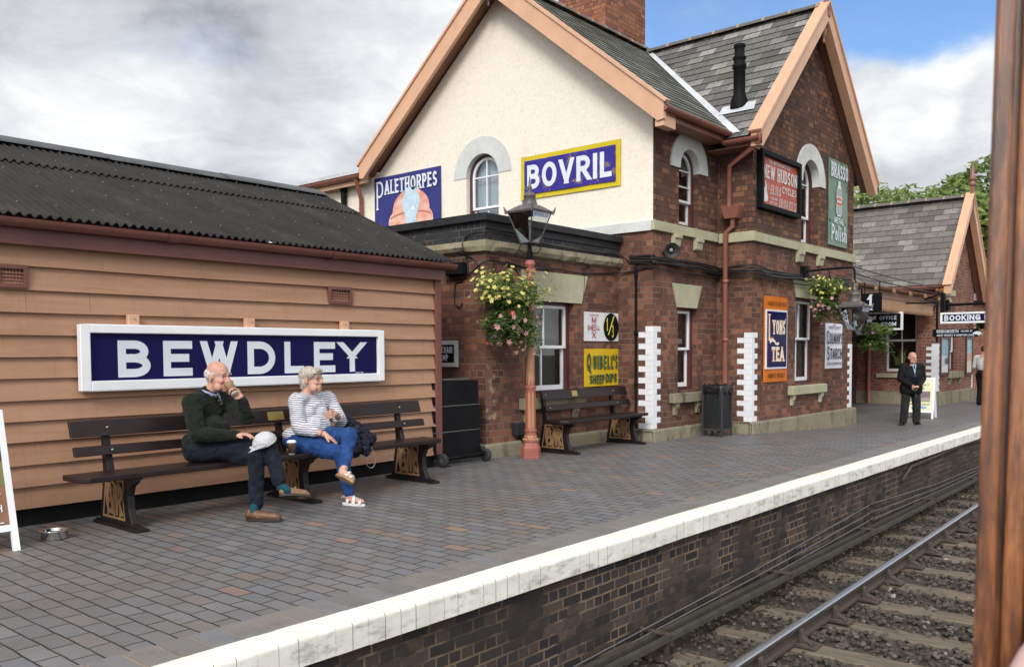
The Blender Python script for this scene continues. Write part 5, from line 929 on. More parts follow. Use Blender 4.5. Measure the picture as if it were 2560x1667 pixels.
lett(nh, fw_, lambda mb: (text(mb, 'THE BRITISH BICYCLE', 14.3, 4.64, 0.06, F, t=0.16, fit=0.9), text(mb, 'NEW HUDSON', 14.10, 4.37, 0.23, F, t=0.18, fit=1.42, gap=0.12, serif=0.06), text(mb, 'CYCLES', 14.88, 4.2, 0.12, F, t=0.17, fit=0.62), text(mb, '£8.10.0', 14.38, 4.12, 0.17, F, t=0.12, fit=0.42, shear=0.12), text(mb, '£10.10.0', 14.74, 3.94, 0.16, F, t=0.12, fit=0.36, shear=0.12), text(mb, '£12.12', 15.17, 3.94, 0.16, F, t=0.12, fit=0.33, shear=0.12), text(mb, 'CATALOGUE', 14.4, 4.03, 0.05, F, t=0.16, fit=.28), text(mb, 'POST FREE', 14.36, 3.95, 0.05, F, t=0.16, fit=.3)))
mb = MB(); mb.tess([[(x, WY-0.054, z) for x, z in ((14.06, 3.99), (14.12, 3.96), (14.27, 3.98), (14.29, 4.05), (14.25, 4.12), (14.23, 4.2), (14.2, 4.33), (14.17, 4.33), (14.165, 4.2), (14.12, 4.2), (14.09, 4.13))]]); mb.build('pointing_hand_print', fw_, nh)
bo = thing('enamel_sign', 'tall green enamel sign with a bottle reading BRASSO METAL POLISH', 'sign', 'enamel advertising signs')
plate(bo, pw_, 17.2, 3.52, 18.25, 5.23, enam('green_enamel', (0.16, 0.25, 0.19), 0.62, 5, (0.06, 0.1, 0.075)), warp=0.012); F = on_y(WY, 0.045)
lett(bo, M['letter_white'], lambda mb: (text(mb, 'BRASSO', 17.27, 4.87, 0.29, F, t=0.2, fit=0.93, gap=0.08, serif=0.05), text(mb, 'METAL', 17.46, 3.97, 0.12, F, t=0.19, fit=0.52), text(mb, 'Polish', 17.32, 3.62, 0.32, F, t=0.15, fit=0.84, gap=0.13)))
bt = [(0.0, 0.0), (0.09, 0.0), (0.155, 0.05), (0.155, 0.24), (0.125, 0.3), (0.155, 0.36), (0.155, 0.52), (0.09, 0.6), (0.06, 0.64), (0.06, 0.71), (0.0, 0.71)]
mb = MB(); q = [(17.73+a, 4.12+z) for a, z in bt]+[(17.73-a, 4.12+z) for a, z in reversed(bt)]; mb.tess([[(x, WY-0.043, z) for x, z in q]]); mb.build('bottle_print', enam('bottle_cream', (0.7, 0.7, 0.66), 0.8), bo)
mb = MB()
for k in range(7): x = 17.73+(k-3)*0.04; tri_box(F, x-.008, 4.15, x+.008, 4.33, mb, 2); tri_box(F, x-.008, 4.52, x+.008, 4.68, mb, 2)
mb.build('bottle_rays', enam('bottle_dark', (0.1, 0.14, 0.2), 0.9), bo); mb = MB(); tri_box(F, 17.6, 4.34, 17.86, 4.4, mb, 3); tri_box(F, 17.62, 4.44, 17.84, 4.5, mb, 3); mb.build('bottle_band', enam('bottle_red', (0.6, 0.12, 0.1), 0.9), bo)
ly = thing('enamel_sign', "tall orange enamel sign with navy panel reading LYONS' TEA", 'sign', 'enamel advertising signs'); plate(ly, pw_, 14.23, 0.86, 15.22, 2.365, enam('orange_enamel', (0.62, 0.17, 0.02), 0.72, 6, (0.4, 0.25, 0.2)), warp=0.01)
plate(ly, pw_, 14.28, 1.09, 15.17, 2.13, M['enamel_white'], proud=0.034, name='white_border'); plate(ly, pw_, 14.31, 1.12, 15.14, 2.10, M['navy'], proud=0.037, name='panel'); F = on_y(WY, 0.053); Fo = on_y(WY, 0.0515)
lets = lambda mb, F, t, d: (text(mb, 'L', 14.36+d, 1.58, 0.47, F, t=t*0.55, wide=0.8, serif=0.05), text(mb, 'YONS', 14.52+d, 1.70, 0.25, F, t=t, fit=0.54, gap=0.07, serif=0.08), text(mb, "'", 15.06+d, 1.86, 0.12, F, t=0.2), text(mb, 'TEA', 14.49+d, 1.22, 0.26, F, t=t, fit=0.54, gap=0.06, serif=0.08))
lett(ly, enam('shadow_orange', (0.5, 0.14, 0.03), 0.9), lambda mb: lets(mb, Fo, 0.3, -0.006), 'letter_shadow'); lett(ly, enam('cream_letter', (0.78, 0.72, 0.62), 0.9), lambda mb: (lets(mb, F, 0.2, 0), stroke_poly(mb, arc(14.52, 1.56, .1, .03, 180, 0, 6)+arc(14.7, 1.56, .08, .03, 180, 320, 6), 0.045, F, 20)))
lett(ly, M['black'], lambda mb: (text(mb, 'A PACKET FOR EVERY POCKET', 14.34, 2.2, 0.075, on_y(WY, 0.042), t=0.15, fit=0.8), text(mb, 'ALWAYS THE BEST', 14.38, 0.93, 0.085, on_y(WY, 0.042), t=0.15, fit=0.7)))
cs = thing('enamel_sign', "white enamel sign with navy letters reading COLMAN'S STARCH", 'sign', 'enamel advertising signs'); plate(cs, pw_, 17.11, 1.05, 18.04, 1.955, M['enamel_white'], warp=0.008); F = on_y(WY, 0.045); nl = enam('navy_letter', (0.015, 0.017, 0.07), 0.9)
lett(cs, nl, lambda mb: (text(mb, 'C', 17.15, 1.53, 0.28, F, t=0.15, wide=0.6), text(mb, "OLMAN'S", 17.29, 1.545, 0.22, F, t=0.17, fit=0.71, gap=0.1), text(mb, 'S', 17.18, 1.22, 0.28, F, t=0.15, wide=0.62), text(mb, 'TARCH', 17.33, 1.235, 0.22, F, t=0.17, fit=0.66, gap=0.1), text(mb, 'SOLD IN CARDBOARD BOXES', 17.17, 1.12, 0.055, F, t=0.18, fit=0.82), text(mb, 'HIGHEST QUALITY', 17.25, 1.85, 0.055, F, t=0.18, fit=0.65)))
# annexe signs
pa = ('y', AY); k = AY/7.85; ax = lambda v: v*k; az = lambda v: 1.4+(v-1.4)*k
sm = thing('enamel_sign', 'white enamel petrol price sign with black oval reading 1/3', 'sign', 'enamel advertising signs'); a0, a1, z0, z1 = ax(10.95), ax(11.9), az(1.575), az(2.03); plate(sm, pa, a0, z0, a1, z1, enam('chipped_white', (0.68, 0.69, 0.71), 0.7, 4, (0.05, 0.04, 0.04)), warp=0.006); F = on_y(AY, 0.037); W_ = a1-a0; H_ = z1-z0
mb = MB(); mb.tess([[(a0+W_*(0.765+0.225*cos(t_)), AY-0.036, z0+H_*(0.5+0.485*sin(t_))) for t_ in [2*pi*i/36 for i in range(36)]]]); mb.build('black_oval', M['black'], sm)
lett(sm, enam('red_letter', (0.42, 0.04, 0.04), 0.9), lambda mb: (text(mb, 'M', a0+W_*.2, z0+H_*.6, H_*.225, F, t=0.15, fit=W_*.12), text(mb, 'E', a0+W_*.2, z0+H_*.36, H_*.2, F, t=0.15, fit=W_*.115), text(mb, 'SH', a0+W_*.075, z0+H_*.385, H_*.15, F, t=0.17, fit=W_*.115), text(mb, 'LL', a0+W_*.325, z0+H_*.385, H_*.15, F, t=0.17, fit=W_*.105), text(mb, 'X', a0+W_*.2, z0+H_*.1, H_*.225, F, t=0.15, fit=W_*.115), text(mb, 'GUARANTEED', a0+W_*.13, z0+H_*.87, H_*.055, F, t=0.18, fit=W_*.26)))
F2 = on_y(AY, 0.04); lett(sm, enam('yellow_letter', (0.68, 0.6, 0.1), 0.9), lambda mb: (text(mb, '1', a0+W_*.615, z0+H_*.36, H_*.46, F2, t=0.13, wide=0.62), stroke_poly(mb, [(a0+W_*.68, z0+H_*.25), (a0+W_*.83, z0+H_*.86)], 0.028, F2, 9), text(mb, '3', a0+W_*.775, z0+H_*.13, H_*.44, F2, t=0.13, wide=0.5)))
qd = thing('enamel_sign', "yellow enamel sign with green letters reading QUIBELL'S SHEEP DIPS", 'sign', 'enamel advertising signs'); a0, a1, z0, z1 = ax(10.95), ax(11.9), az(0.86), az(1.455); plate(qd, pa, a0, z0, a1, z1, enam('golden_yellow_enamel', (0.62, 0.4, 0.02), 0.76, 6, (0.4, 0.26, 0.05)), warp=0.006); W_ = a1-a0; H_ = z1-z0; F = on_y(AY, 0.04); F0 = on_y(AY, 0.0365)
qs = lambda mb, F, t, d: (text(mb, 'Q', a0+W_*.05+d, z0+H_*.42-d, H_*.46, F, t=t*.8, wide=0.56), text(mb, 'UIBELL', a0+W_*.23+d, z0+H_*.46-d, H_*.36, F, t=t, fit=W_*.6, gap=0.13), text(mb, "'S", a0+W_*.83+d, z0+H_*.46-d, H_*.38, F, t=t, fit=W_*.13), text(mb, 'SHEEP', a0+W_*.13+d, z0+H_*.08-d, H_*.23, F, t=t, fit=W_*.43, gap=0.08), text(mb, 'DIPS', a0+W_*.6+d, z0+H_*.1-d, H_*.23, F, t=t, fit=W_*.33, gap=0.08))
lett(qd, M['black'], lambda mb: qs(mb, F0, 0.22, 0.006), 'letter_shadow'); lett(qd, enam('green_letter', (0.07, 0.14, 0.06), 0.9), lambda mb: qs(mb, F, 0.155, 0))
ws = thing('wall_sign', 'small black sign with grey frame reading WHEELCHAIR RAMP beside the shed corner', 'sign'); q0, q1 = PX(1142, 851, AX-.03), PX(1142, 917, AX-.03); z1, z0 = q0.z, q1.z; ya = q0.y; yb = ya+0.62; mb = MB(); f = 0.055
pbox(mb, ('x', AX), ya, z0, ya+f, z1, -.03, 0); pbox(mb, ('x', AX), yb-f, z0, yb, z1, -.03, 0); pbox(mb, ('x', AX), ya+f, z0, yb-f, z0+f, -.03, 0); pbox(mb, ('x', AX), ya+f, z1-f, yb-f, z1, -.03, 0); mb.build('frame', M['steel'] if 0 else paint('grey_white_frame', (0.55, 0.56, 0.56), 0.5, 0.08, 5), ws); plate(ws, ('x', AX), ya+f, z0+f, yb-f, z1-f, M['black'], proud=0.006, name='panel')
lett(ws, M['letter_white'], lambda mb: (text(mb, 'WHEELCHAIR', -(yb-f)+.03, z0+0.19, 0.085, on_x(AX, 0.02), t=0.15, fit=yb-ya-2*f-.06, serif=0.05), text(mb, 'RAMP', -(yb-f)+.17, z0+0.085, 0.085, on_x(AX, 0.02), t=0.15, fit=0.22, serif=0.05)))
# hanging signs along the platform (they face back down the platform)
def hang(name, label, x, y0, y1, z0, z1, bm, lines, frame=None, fm=None, rods=True, zt=2.7):
    r = thing(name, label, 'sign', 'hanging platform signs'); mb = MB(); mb.box((x, y0, z0), (x+0.04, y1, z1)); mb.build('board', bm, r, bevel=0.01)
    if frame:
        mb = MB()
        for a, b_ in (((y0-frame, z0-frame), (y1+frame, z0)), ((y0-frame, z1), (y1+frame, z1+frame)), ((y0-frame, z0), (y0, z1)), ((y1, z0), (y1+frame, z1))): mb.box((x-0.02, a[0], a[1]), (x+0.05, b_[0], b_[1]))
        mb.build('frame', fm or M['white'], r)
    mb = MB()
    for args, kw in lines: text(mb, *args, on_x(x, 0.003), **kw)
    build_lines(mb, 'lettering', M['letter_white'], r)
    if rods:
        mb = MB()
        for y in (y0+0.12*(y1-y0), y1-0.12*(y1-y0)): mb.tube([(x+0.02, y, z1+(frame or 0)), (x+0.02, y, zt)], 0.012, 6)
        mb.build('hanger', M['black'], r)
    return r
hang('platform_number_sign', 'square black sign with a large white number 1 hanging at the canopy edge', 19.5, 6.03, 6.45, 2.25, 2.66, M['black'], [(('1', -6.335, 2.29, 0.34), dict(t=0.15, serif=0.045, wide=1.1))], zt=2.9)
hang('office_sign', 'black hanging sign with white rim reading OFFICE and ROOM under the canopy', 23, 6.64, 7.72, 1.97, 2.34, M['black'], [(('TICKET OFFICE', -7.66, 2.19, 0.1), dict(t=0.22, fit=0.92)), (('AND  ROOM', -7.5, 2.03, 0.1), dict(t=0.22, fit=0.75))], frame=0.045, zt=2.88)
hang('booking_hall_sign', 'long navy sign with white rim reading BOOKING HALL across the far platform', 24.5, 4.4, 6.04, 2.15, 2.335, M['navy'], [(('BOOKING HALL', -6.0, 2.17, 0.145), dict(t=0.23, fit=1.42))], frame=0.05, zt=2.62, rods=False)
mb = MB(); mb.tube([(24.55, 6.04, 2.6), (24.55, 4.0, 2.6)], 0.02, 6); mb.tube([(24.52, 4.6, 2.38), (24.55, 4.6, 2.6)], 0.012, 6); mb.tube([(24.52, 5.8, 2.38), (24.55, 5.8, 2.6)], 0.012, 6); mb.box((24.5, 6.0, 2.3), (24.6, 6.1, 2.9)); mb.tube([(24.55, 6.05, 2.9), (24.55, 6.5, 2.75), (26.3, 6.62, 2.75)], 0.02, 6); mb.build('bracket', M['black'], bpy.data.objects['booking_hall_sign'])
dl = hang('destination_finger_sign', 'black finger sign with a pointing hand reading BRIDGNORTH under the long navy sign', 23.5, 4.98, 6.02, 1.735, 1.93, M['black'], [(('BRIDGNORTH', -5.92, 1.84, 0.075), dict(t=0.16, fit=0.5, serif=0.05)), (('CALLING AT', -5.37, 1.855, 0.045), dict(t=0.18, fit=0.26)), (('ARLEY HIGHLEY & HAMPTON LOADE', -5.92, 1.755, 0.05), dict(t=0.17, fit=0.86))], zt=2.3, rods=False)
mb = MB(); mb.tess([[(23.49, -a, z) for a, z in ((-5.1, 1.83), (-5.02, 1.87), (-4.93, 1.85), (-4.9, 1.8), (-4.95, 1.79), (-4.97, 1.76), (-5.0, 1.79), (-5.08, 1.8))]]); mb.build('pointing_hand_print', M['letter_white'], dl); mb = MB(); mb.box((23.5, 5.9, 1.6), (23.55, 5.95, 2.6)); mb.tube([(23.52, 5.92, 2.6), (23.52, 6.9, 2.62)], 0.02, 6); mb.build('hanger', M['black'], dl)
# ------------------------------------------------------------------ benches
def bench(label, x0, x1, yf, legs, plaque, rail_dx=(0.14, 0.12)):
    r = thing('platform_bench', label, 'bench', 'dark platform benches'); Y = lambda d: yf+d
    mb = MB(); c = 0.06; mb.prism([(x0+c, yf), (x1-c, yf), (x1, yf+0.1), (x1, yf+0.34), (x0, yf+0.34), (x0, yf+0.1)], (0, 0, 0.425), (1, 0, 0), (0, 1, 0), (0, 0, 1), 0.045); mb.build('seat', M['bench'], r, bevel=0.008, seg=2)
    ra, rb = x0+rail_dx[0], x1+rail_dx[1]
    for (z0, z1, d0, d1) in ((0.735, 0.865, 0.535, 0.575), (0.585, 0.66, 0.475, 0.495)):
        mb = MB(); t_ = 0.035; lo = [(d0, z0), (d0-t_, z0-.004), (d1-t_, z1-.004), (d1, z1)]; mb.prism([(yf+d, z) for d, z in lo], (ra, 0, 0), (0, 1, 0), (0, 0, 1), (1, 0, 0), rb-ra); mb.build('back_rail', M['bench'], r, bevel=0.008, seg=2)
    for lx in legs:
        mb = MB(); th = 0.055
        outl = [(-0.06, 0), (0.72, 0), (0.72, 0.03), (0.64, 0.045), (0.60, 0.2), (0.56, 0.42), (0.60, 0.85), (0.565, 0.86), (0.52, 0.62), (0.455, 0.425), (0.02, 0.425), (0.03, 0.385), (0.10, 0.35), (0.135, 0.27), (0.125, 0.17), (0.075, 0.05), (-0.06, 0.03)]
        mb.prism([(yf+d, z) for d, z in outl], (lx-th/2, 0, 0), (0, 1, 0), (0, 0, 1), (1, 0, 0), th); mb.box((lx-0.055, yf-0.05, 0), (lx+0.055, yf+0.71, 0.022)); mb.box((lx-0.045, yf+0.02, 0.405), (lx+0.045, yf+0.5, 0.4245))
        lg = mb.build('leg', M['bench_iron'], r, bevel=0.006)
        mb = MB(); F = on_x(lx-th/2, 0.004); pnl = [(0.19, 0.075), (0.56, 0.075), (0.53, 0.25), (0.5, 0.385), (0.2, 0.385), (0.215, 0.24)]; P = [(-(yf+d), z) for d, z in pnl]
        stroke_poly(mb, P+[P[0]], 0.02, F, 1); text(mb, 'G', -(yf+0.515), 0.1, 0.25, F, t=0.17, wide=0.75); text(mb, 'W', -(yf+0.445), 0.1, 0.26, on_x(lx-th/2, 0.007), t=0.15, wide=0.7); text(mb, 'R', -(yf+0.33), 0.1, 0.25, on_x(lx-th/2, 0.01), t=0.17, wide=0.75)
        for a, h_ in ((0.48, 0.3), (0.37, 0.34), (0.27, 0.3)): stroke_poly(mb, [(-(yf+a), 0.09), (-(yf+a-0.02), h_), (-(yf+a+.03), 0.37)], 0.028, on_x(lx-th/2, 0.003), 3)
        mb.build('monogram_casting', M['gold'], lg)
        for z in (0.62, 0.8): mb = MB(); mb.lathe([(0.012, 0), (0.011, 0.005), (0.001, 0.007)], (lx, yf+(0.44 if z < .7 else 0.522), z), 8, axis=(0, -1, 0)); mb.build('bolt', M['steel'], lg)
    px_, w_ = plaque; mb = MB(); P = lambda z: yf+0.5+(z-0.735)*0.31-0.0055; mb.hexa([(px_, P(.76), .76), (px_+w_, P(.76), .76), (px_+w_, P(.76)+.004, .76), (px_, P(.76)+.004, .76), (px_, P(.84), .84), (px_+w_, P(.84), .84), (px_+w_, P(.84)+.004, .84), (px_, P(.84)+.004, .84)]); mb.build('plaque', M['brass'], r)
    return r
bench('very long dark brown bench against the boarded shed under the navy name board', 2.80, 6.66, 6.62, (3.24, 4.92, 6.47), (4.77, 0.18))
bench('shorter dark brown bench by the brick annexe beneath the yellow sign', 9.30, 11.47, 6.95, (9.52, 11.22), (10.13, 0.13))

# ------------------------------------------------------------------ foliage helper and hanging baskets
lv = [leafmat('basket_leaf', (0.035, 0.075, 0.018), (0.08, 0.13, 0.03), 0.25), leafmat('basket_leaf_light', (0.14, 0.19, 0.045), (0.25, 0.29, 0.08), 0.3)]
def flower(mb, o, nrm, r, np_=5, mi=0, cen=1):
    nrm = Vector(nrm).normalized(); a = nrm.orthogonal().normalized(); b = nrm.cross(a); ph = random.uniform(0, 6)
    for k in range(np_):
        t0 = ph+2*pi*k/np_; d = a*cos(t0)+b*sin(t0); s = a*cos(t0+1.57)+b*sin(t0+1.57); mb.face([o, o+d*r*.6+s*r*.33+nrm*r*.18, o+d*r+nrm*r*.1, o+d*r*.6-s*r*.33+nrm*r*.18], mi)
    mb.face([o+nrm*r*.1+(a*cos(q)+b*sin(q))*r*.18 for q in (0, 1.57, 3.14, 4.71)], cen)
fy = [paint('yellow_petal', (0.62, 0.56, 0.17), 0.6, 0.1, 30, bmp=0), paint('flower_eye', (0.3, 0.16, 0.02), 0.7, 0.1, 30, bmp=0)]
fp = [paint('pink_petal', (0.58, 0.28, 0.29), 0.6, 0.15, 30, bmp=0), paint('white_eye', (0.7, 0.65, 0.5), 0.7, 0.1, 30, bmp=0)]; fv = [paint('violet_petal', (0.3, 0.1, 0.38), 0.6, 0.2, 30, bmp=0), fp[1]]; fr_ = [paint('red_petal', (0.6, 0.07, 0.05), 0.6, 0.2, 30, bmp=0), fp[1]]; fw2 = [paint('white_petal', (0.72, 0.66, 0.62), 0.6, 0.1, 30, bmp=0), fy[0]]
def basket(label, c, R, up_, down, nleaf, ny, npk, leaf=0.035, hook=0.6, sc=1.0):
    r = thing('hanging_basket', label, 'hanging basket', 'hanging flower baskets'); C = Vector(c); rg = random.Random(int(c[0]*100)); mb = MB()
    mb.lathe([(0.02, -0.2), (0.1, -0.18), (0.17, -0.1), (0.19, 0), (0.18, 0.0), (0.001, -.01)], C, 14); mb.build('basket_bowl', M['black'], r); mb = MB()
    for k in range(3): a = 2*pi*k/3; mb.tube([C+Vector((0.18*cos(a), 0.18*sin(a), 0)), C+Vector((0, 0, hook))], 0.005, 4)
    mb.build('chain', M['black'], r); mb = MB(); flo = []
    stems = []
    for i in range(95):
        a = rg.uniform(0, 6.28); kind = rg.random()
        if kind < 0.6: e = C+Vector((cos(a)*R*rg.uniform(.2, 1.05), sin(a)*R*rg.uniform(.2, 1.05), up_*rg.uniform(.25, 1.0)*(1-0.3*rg.random())))
        else: e = C+Vector((cos(a)*R*rg.uniform(.3, .95), sin(a)*R*rg.uniform(.3, .95), -down*rg.uniform(.2, 1.0)))
        m_ = C+Vector((cos(a)*R*.35, sin(a)*R*.35, (e.z-C.z)*.45+0.1)); stems.append((C+Vector((cos(a)*.1, sin(a)*.1, 0)), m_, e))
    for s0, s1, s2 in stems: mb.tube([s0, s1, s2], 0.0035, 3, mi=0, caps=False)
    for i in range(nleaf):
        s0, s1, s2 = rg.choice(stems); t_ = rg.random()**0.7; p = s0*(1-t_)**2+s1*2*t_*(1-t_)+s2*t_*t_; p += Vector((rg.gauss(0, 1), rg.gauss(0, 1), rg.gauss(0, 1)))*R*.09
        u = Vector((rg.gauss(0, 1), rg.gauss(0, 1), rg.gauss(0, .7))).normalized(); v = u.orthogonal().normalized(); s = leaf*rg.uniform(.5, 1.2)
        mb.face([p-u*s, p-v*s*.32, p+u*s, p+v*s*.32], 1 if (p.z > C.z+up_*.2 and rg.random() < .6) or rg.random() < .12 else 0)
    mb.build('foliage', lv, r, kind='stuff')
    fl = {'yellow_flowers': (MB(), fy), 'pink_flowers': (MB(), fp), 'violet_flowers': (MB(), fv), 'red_flowers': (MB(), fr_), 'white_flowers': (MB(), fw2)}
    up_st = [s for s in stems if s[2].z > C.z]; dn = [s for s in stems if s[2].z <= C.z+.05]
    for i in range(ny):
        s0, s1, s2 = rg.choice(up_st); p = s2+Vector((rg.gauss(0, 1), rg.gauss(0, 1), rg.gauss(0, 1)))*R*.13; flower(fl['yellow_flowers'][0], p, (p-C).normalized()+Vector((-.35, -.5, .25)), rg.uniform(.022, .034)*sc)
    for i in range(npk):
        s0, s1, s2 = rg.choice(dn); t_ = rg.uniform(.5, 1.05); p = s1*(1-t_)+s2*t_+Vector((rg.gauss(0, 1), rg.gauss(0, 1), rg.gauss(0, 1)))*R*.1; p += (p-C).normalized()*0.03; nm = rg.choice(('pink_flowers', 'pink_flowers', 'violet_flowers', 'red_flowers', 'white_flowers', 'pink_flowers')); flower(fl[nm][0], p, (p-C).normalized()+Vector((-.5, -.6, .1)), rg.uniform(.028, .042)*sc)
    for nm, (m_, mt) in fl.items():
        if m_.f: m_.build(nm, mt, r, kind='stuff')
    return r
# ------------------------------------------------------------------ lamps
def lantern(r, o, s=1.0, label_strip=True, hang=False):
    """square tapered lantern: o = centre of its foot"""
    o = Vector(o); Z = lambda z: o+Vector((0, 0, z*s)); iron = M['lamp_iron']; q = lambda h, z: [o+Vector((a*h*s, b*h*s, z*s)) for a, b in ((-1, -1), (1, -1), (1, 1), (-1, 1))]
    hb, ht, zt = 0.085, 0.205, 0.40; lo, hi = q(hb, 0.0), q(ht, zt); mb = MB()
    for a, b in zip(lo, hi): mb.bar(a, b, 0.014*s, 0.014*s, up=(0.7, 0.7, 0.1))
    for rg_, w_ in ((lo, .016), (hi, .022)):
        for i in range(4): mb.bar(rg_[i], rg_[(i+1) % 4], w_*s, w_*s)
    mb.build('lantern_frame', iron, r)
    for i in range(4):
        j = (i+1) % 4; ctr = (lo[i]+lo[j]+hi[i]+hi[j])/4; n = (ctr-Z(0.2)); n.z = 0; n.normalize(); mb = MB(); k = -n*0.004; mb.face([lo[i]+k, lo[j]+k, hi[j]+k, hi[i]+k]); mb.build('lantern_pane', M['glass_lamp'], r)
    for i, j, nn in ((0, 1, (0, -1)), (3, 0, (-1, 0))):
        if label_strip and i == 0:
            a = [lo[i]+(hi[i]-lo[i])*t_ for t_ in (0.80, 0.97)]; b = [lo[j]+(hi[j]-lo[j])*t_ for t_ in (0.80, 0.97)]; off = Vector((nn[0], nn[1], 0))*0.004; mb = MB(); sh = (b[0]-a[0])*0.06; mb.face([a[0]+off+sh, b[0]+off-sh, b[1]+off-sh, a[1]+off+sh]); st_ = mb.build('name_strip', M['enamel_white'], r)
            mb = MB(); e = (b[0]-a[0]).normalized(); u = (a[1]-a[0]); u = (u-e*u.dot(e)).normalized(); base_ = a[0]+sh*1.6; ww = (b[0]-a[0]).length*.8; text(mb, 'BEWDLEY', 0, 0.014*s, 0.04*s, lambda p, k: base_+e*p.x+u*p.y+off*(1.6+.06*k), t=0.18, fit=ww, serif=.06); mb.build('name_lettering', nl_blue, st_)
    mb = MB()
    for i, j in ((0, 1), (3, 0)): a, b = lo[i]*.93+lo[j]*.07, lo[j]*.93+lo[i]*.07; c_ = hi[j]*.5+lo[j]*.5; dd = (Z(0.2)-(a+b)/2)*.06; dd.z = 0; mb.face([a+dd, b+dd, (b+c_*1.0)/2+dd] if i == 0 else [a+dd, b+dd, ((a+hi[i])/2)+dd])
    mb.build('reflector', paint('pale_reflector', (0.82, 0.85, 0.88), 0.4, 0.05, 10, bmp=0), r)
    mb = MB(); mb.tube([Z(0.02), Z(0.2)], 0.012*s, 8); mb.sphere(Z(0.25), (0.022*s, 0.022*s, 0.06*s), 8, 6); mb.build('mantle', M['steel'], r)
    mb = MB(); rt2 = sqrt(2); mb.lathe([(ht*1.06*rt2*s, zt*s-.012), (ht*1.1*rt2*s, (zt+.012)*s), (0.095*rt2*s, (zt+.10)*s), (0.001, (zt+.1)*s)], o, 4, square=True, sm=False)
    mb.lathe([(0.105*s, (zt+.09)*s), (0.1*s, (zt+.12)*s), (0.075*s, (zt+.2)*s), (0.082*s, (zt+.205)*s), (0.08*s, (zt+.235)*s), (0.05*s, (zt+.265)*s), (0.001, (zt+.27)*s)], o, 18)
    for a, b in ((-1, -1), (1, -1), (1, 1), (-1, 1)):
        c_ = o+Vector((a*ht*1.06*s, b*ht*1.06*s, zt*s)); t_ = o+Vector((a*ht*1.2*s, b*ht*1.2*s, (zt+.075)*s)); mb.tube([c_-Vector((0, 0, .02*s)), c_+Vector((a*.01, b*.01, .02*s)), t_], [0.022*s, 0.02*s, 0.003], 6)
    mb.build('lantern_hood', M['lamp_hood'], r)
    if not hang: mb = MB(); turned(mb, Z(zt+.26), [(0.03*s, 0), (0.018*s, .02*s), (0.03*s, .05*s), (0.033*s, .07*s), (0.014*s, .11*s), (0.016*s, .13*s), (0.001, .23*s)]); mb.build('lantern_finial', M['lamp_hood'], r)
M['lamp_iron'] = paint('bronze_lamp_iron', (0.055, 0.04, 0.034), 0.4, 0.2, 10); M['lamp_hood'] = paint('weathered_lamp_hood', (0.11, 0.1, 0.095), 0.45, 0.3, 6); nl_blue = paint('blue_lettering', (0.12, 0.25, 0.5), 0.5, 0.05, 5, bmp=0)
lp = thing('platform_lamp', 'red and tan cast iron platform lamp post with square lantern', 'lamp post'); LO = Vector((8.89, 7.235, 0)); col_r = paint('lamp_red_paint', (0.32, 0.105, 0.075), 0.5, 0.12, 6); col_t = paint('lamp_tan_paint', (0.46, 0.22, 0.11), 0.45, 0.1, 5)
mb = MB(); mb.lathe([(0.001, 0), (0.142, 0), (0.142, 0.02), (0.136, 0.025), (0.134, 0.13), (0.125, 0.15), (0.1, 0.2), (0.098, 0.215)], LO, 8, sm=False); mb.lathe([(0.098, 0.21), (0.105, 0.225), (0.09, 0.25), (0.075, 0.33), (0.08, 0.35), (0.088, 0.362), (0.08, 0.375), (0.066, 0.385), (0.067, 0.9), (0.075, 0.925), (0.082, 0.94), (0.075, 0.955), (0.062, 0.965)], LO, 20); mb.build('post_base', col_r, lp)
mb = MB()
for k in range(10): a = 2*pi*k/10; d = Vector((cos(a), sin(a), 0)); s_ = Vector((-sin(a), cos(a), 0)); mb.face([LO+d*.088+s_*.022+Vector((0, 0, .245)), LO+d*.08+s_*.028+Vector((0, 0, .3)), LO+d*.08-s_*.028+Vector((0, 0, .3)), LO+d*.088-s_*.022+Vector((0, 0, .245))]); mb.sphere(LO+d*.092+Vector((0, 0, .243)), (.02, .02, .016), 6, 4)
for k in range(8):
    a = 2*pi*(k+.5)/8; d = Vector((cos(a), sin(a), 0)); s_ = Vector((-sin(a), cos(a), 0)); o_ = LO+d*0.0685; P = arc(0, .85, .014, .03, 0, 180, 6)+arc(0, .42, .014, .03, 180, 360, 6); mb.tess([[o_+s_*a_+Vector((0, 0, z)) for a_, z in P]])
mb.build('base_panels', col_t, lp)
mb = MB(); mb.lathe([(0.062, .96), (0.06, .98), (0.046, 2.34), (0.046, 2.36)], LO, 20); mb.build('post_shaft', col_t, lp); mb = MB()
for k in range(8): a = 2*pi*k/8; d = Vector((cos(a), sin(a), 0)); s_ = Vector((-sin(a), cos(a), 0)); mb.face([LO+d*.064+s_*.02+Vector((0, 0, .965)), LO+d*.066+Vector((0, 0, 1.06)), LO+d*.064-s_*.02+Vector((0, 0, .965))])
mb.lathe([(0.046, 2.345), (0.056, 2.36), (0.056, 2.375), (0.046, 2.385), (0.05, 2.5), (0.055, 2.53), (0.07, 2.55), (0.072, 2.575), (0.06, 2.6), (0.04, 2.62), (0.035, 2.62)], LO, 18); mb.build('post_collar', col_r, lp); mb = MB()
for d in ((-1, 0), (0, -1), (1, 0), (0, 1)): mb.lathe([(0.014, 0), (0.028, .025), (0.03, .035), (0.02, .04), (0.018, .02)], LO+Vector((d[0]*.045, d[1]*.045, 2.475)), 10, axis=(d[0], d[1], 0))
mb.build('collar_bosses', col_t, lp); mb = MB(); mb.lathe([(0.036, 2.61), (0.04, 2.63), (0.04, 2.73), (0.028, 2.74), (0.025, 2.84)], LO, 14)
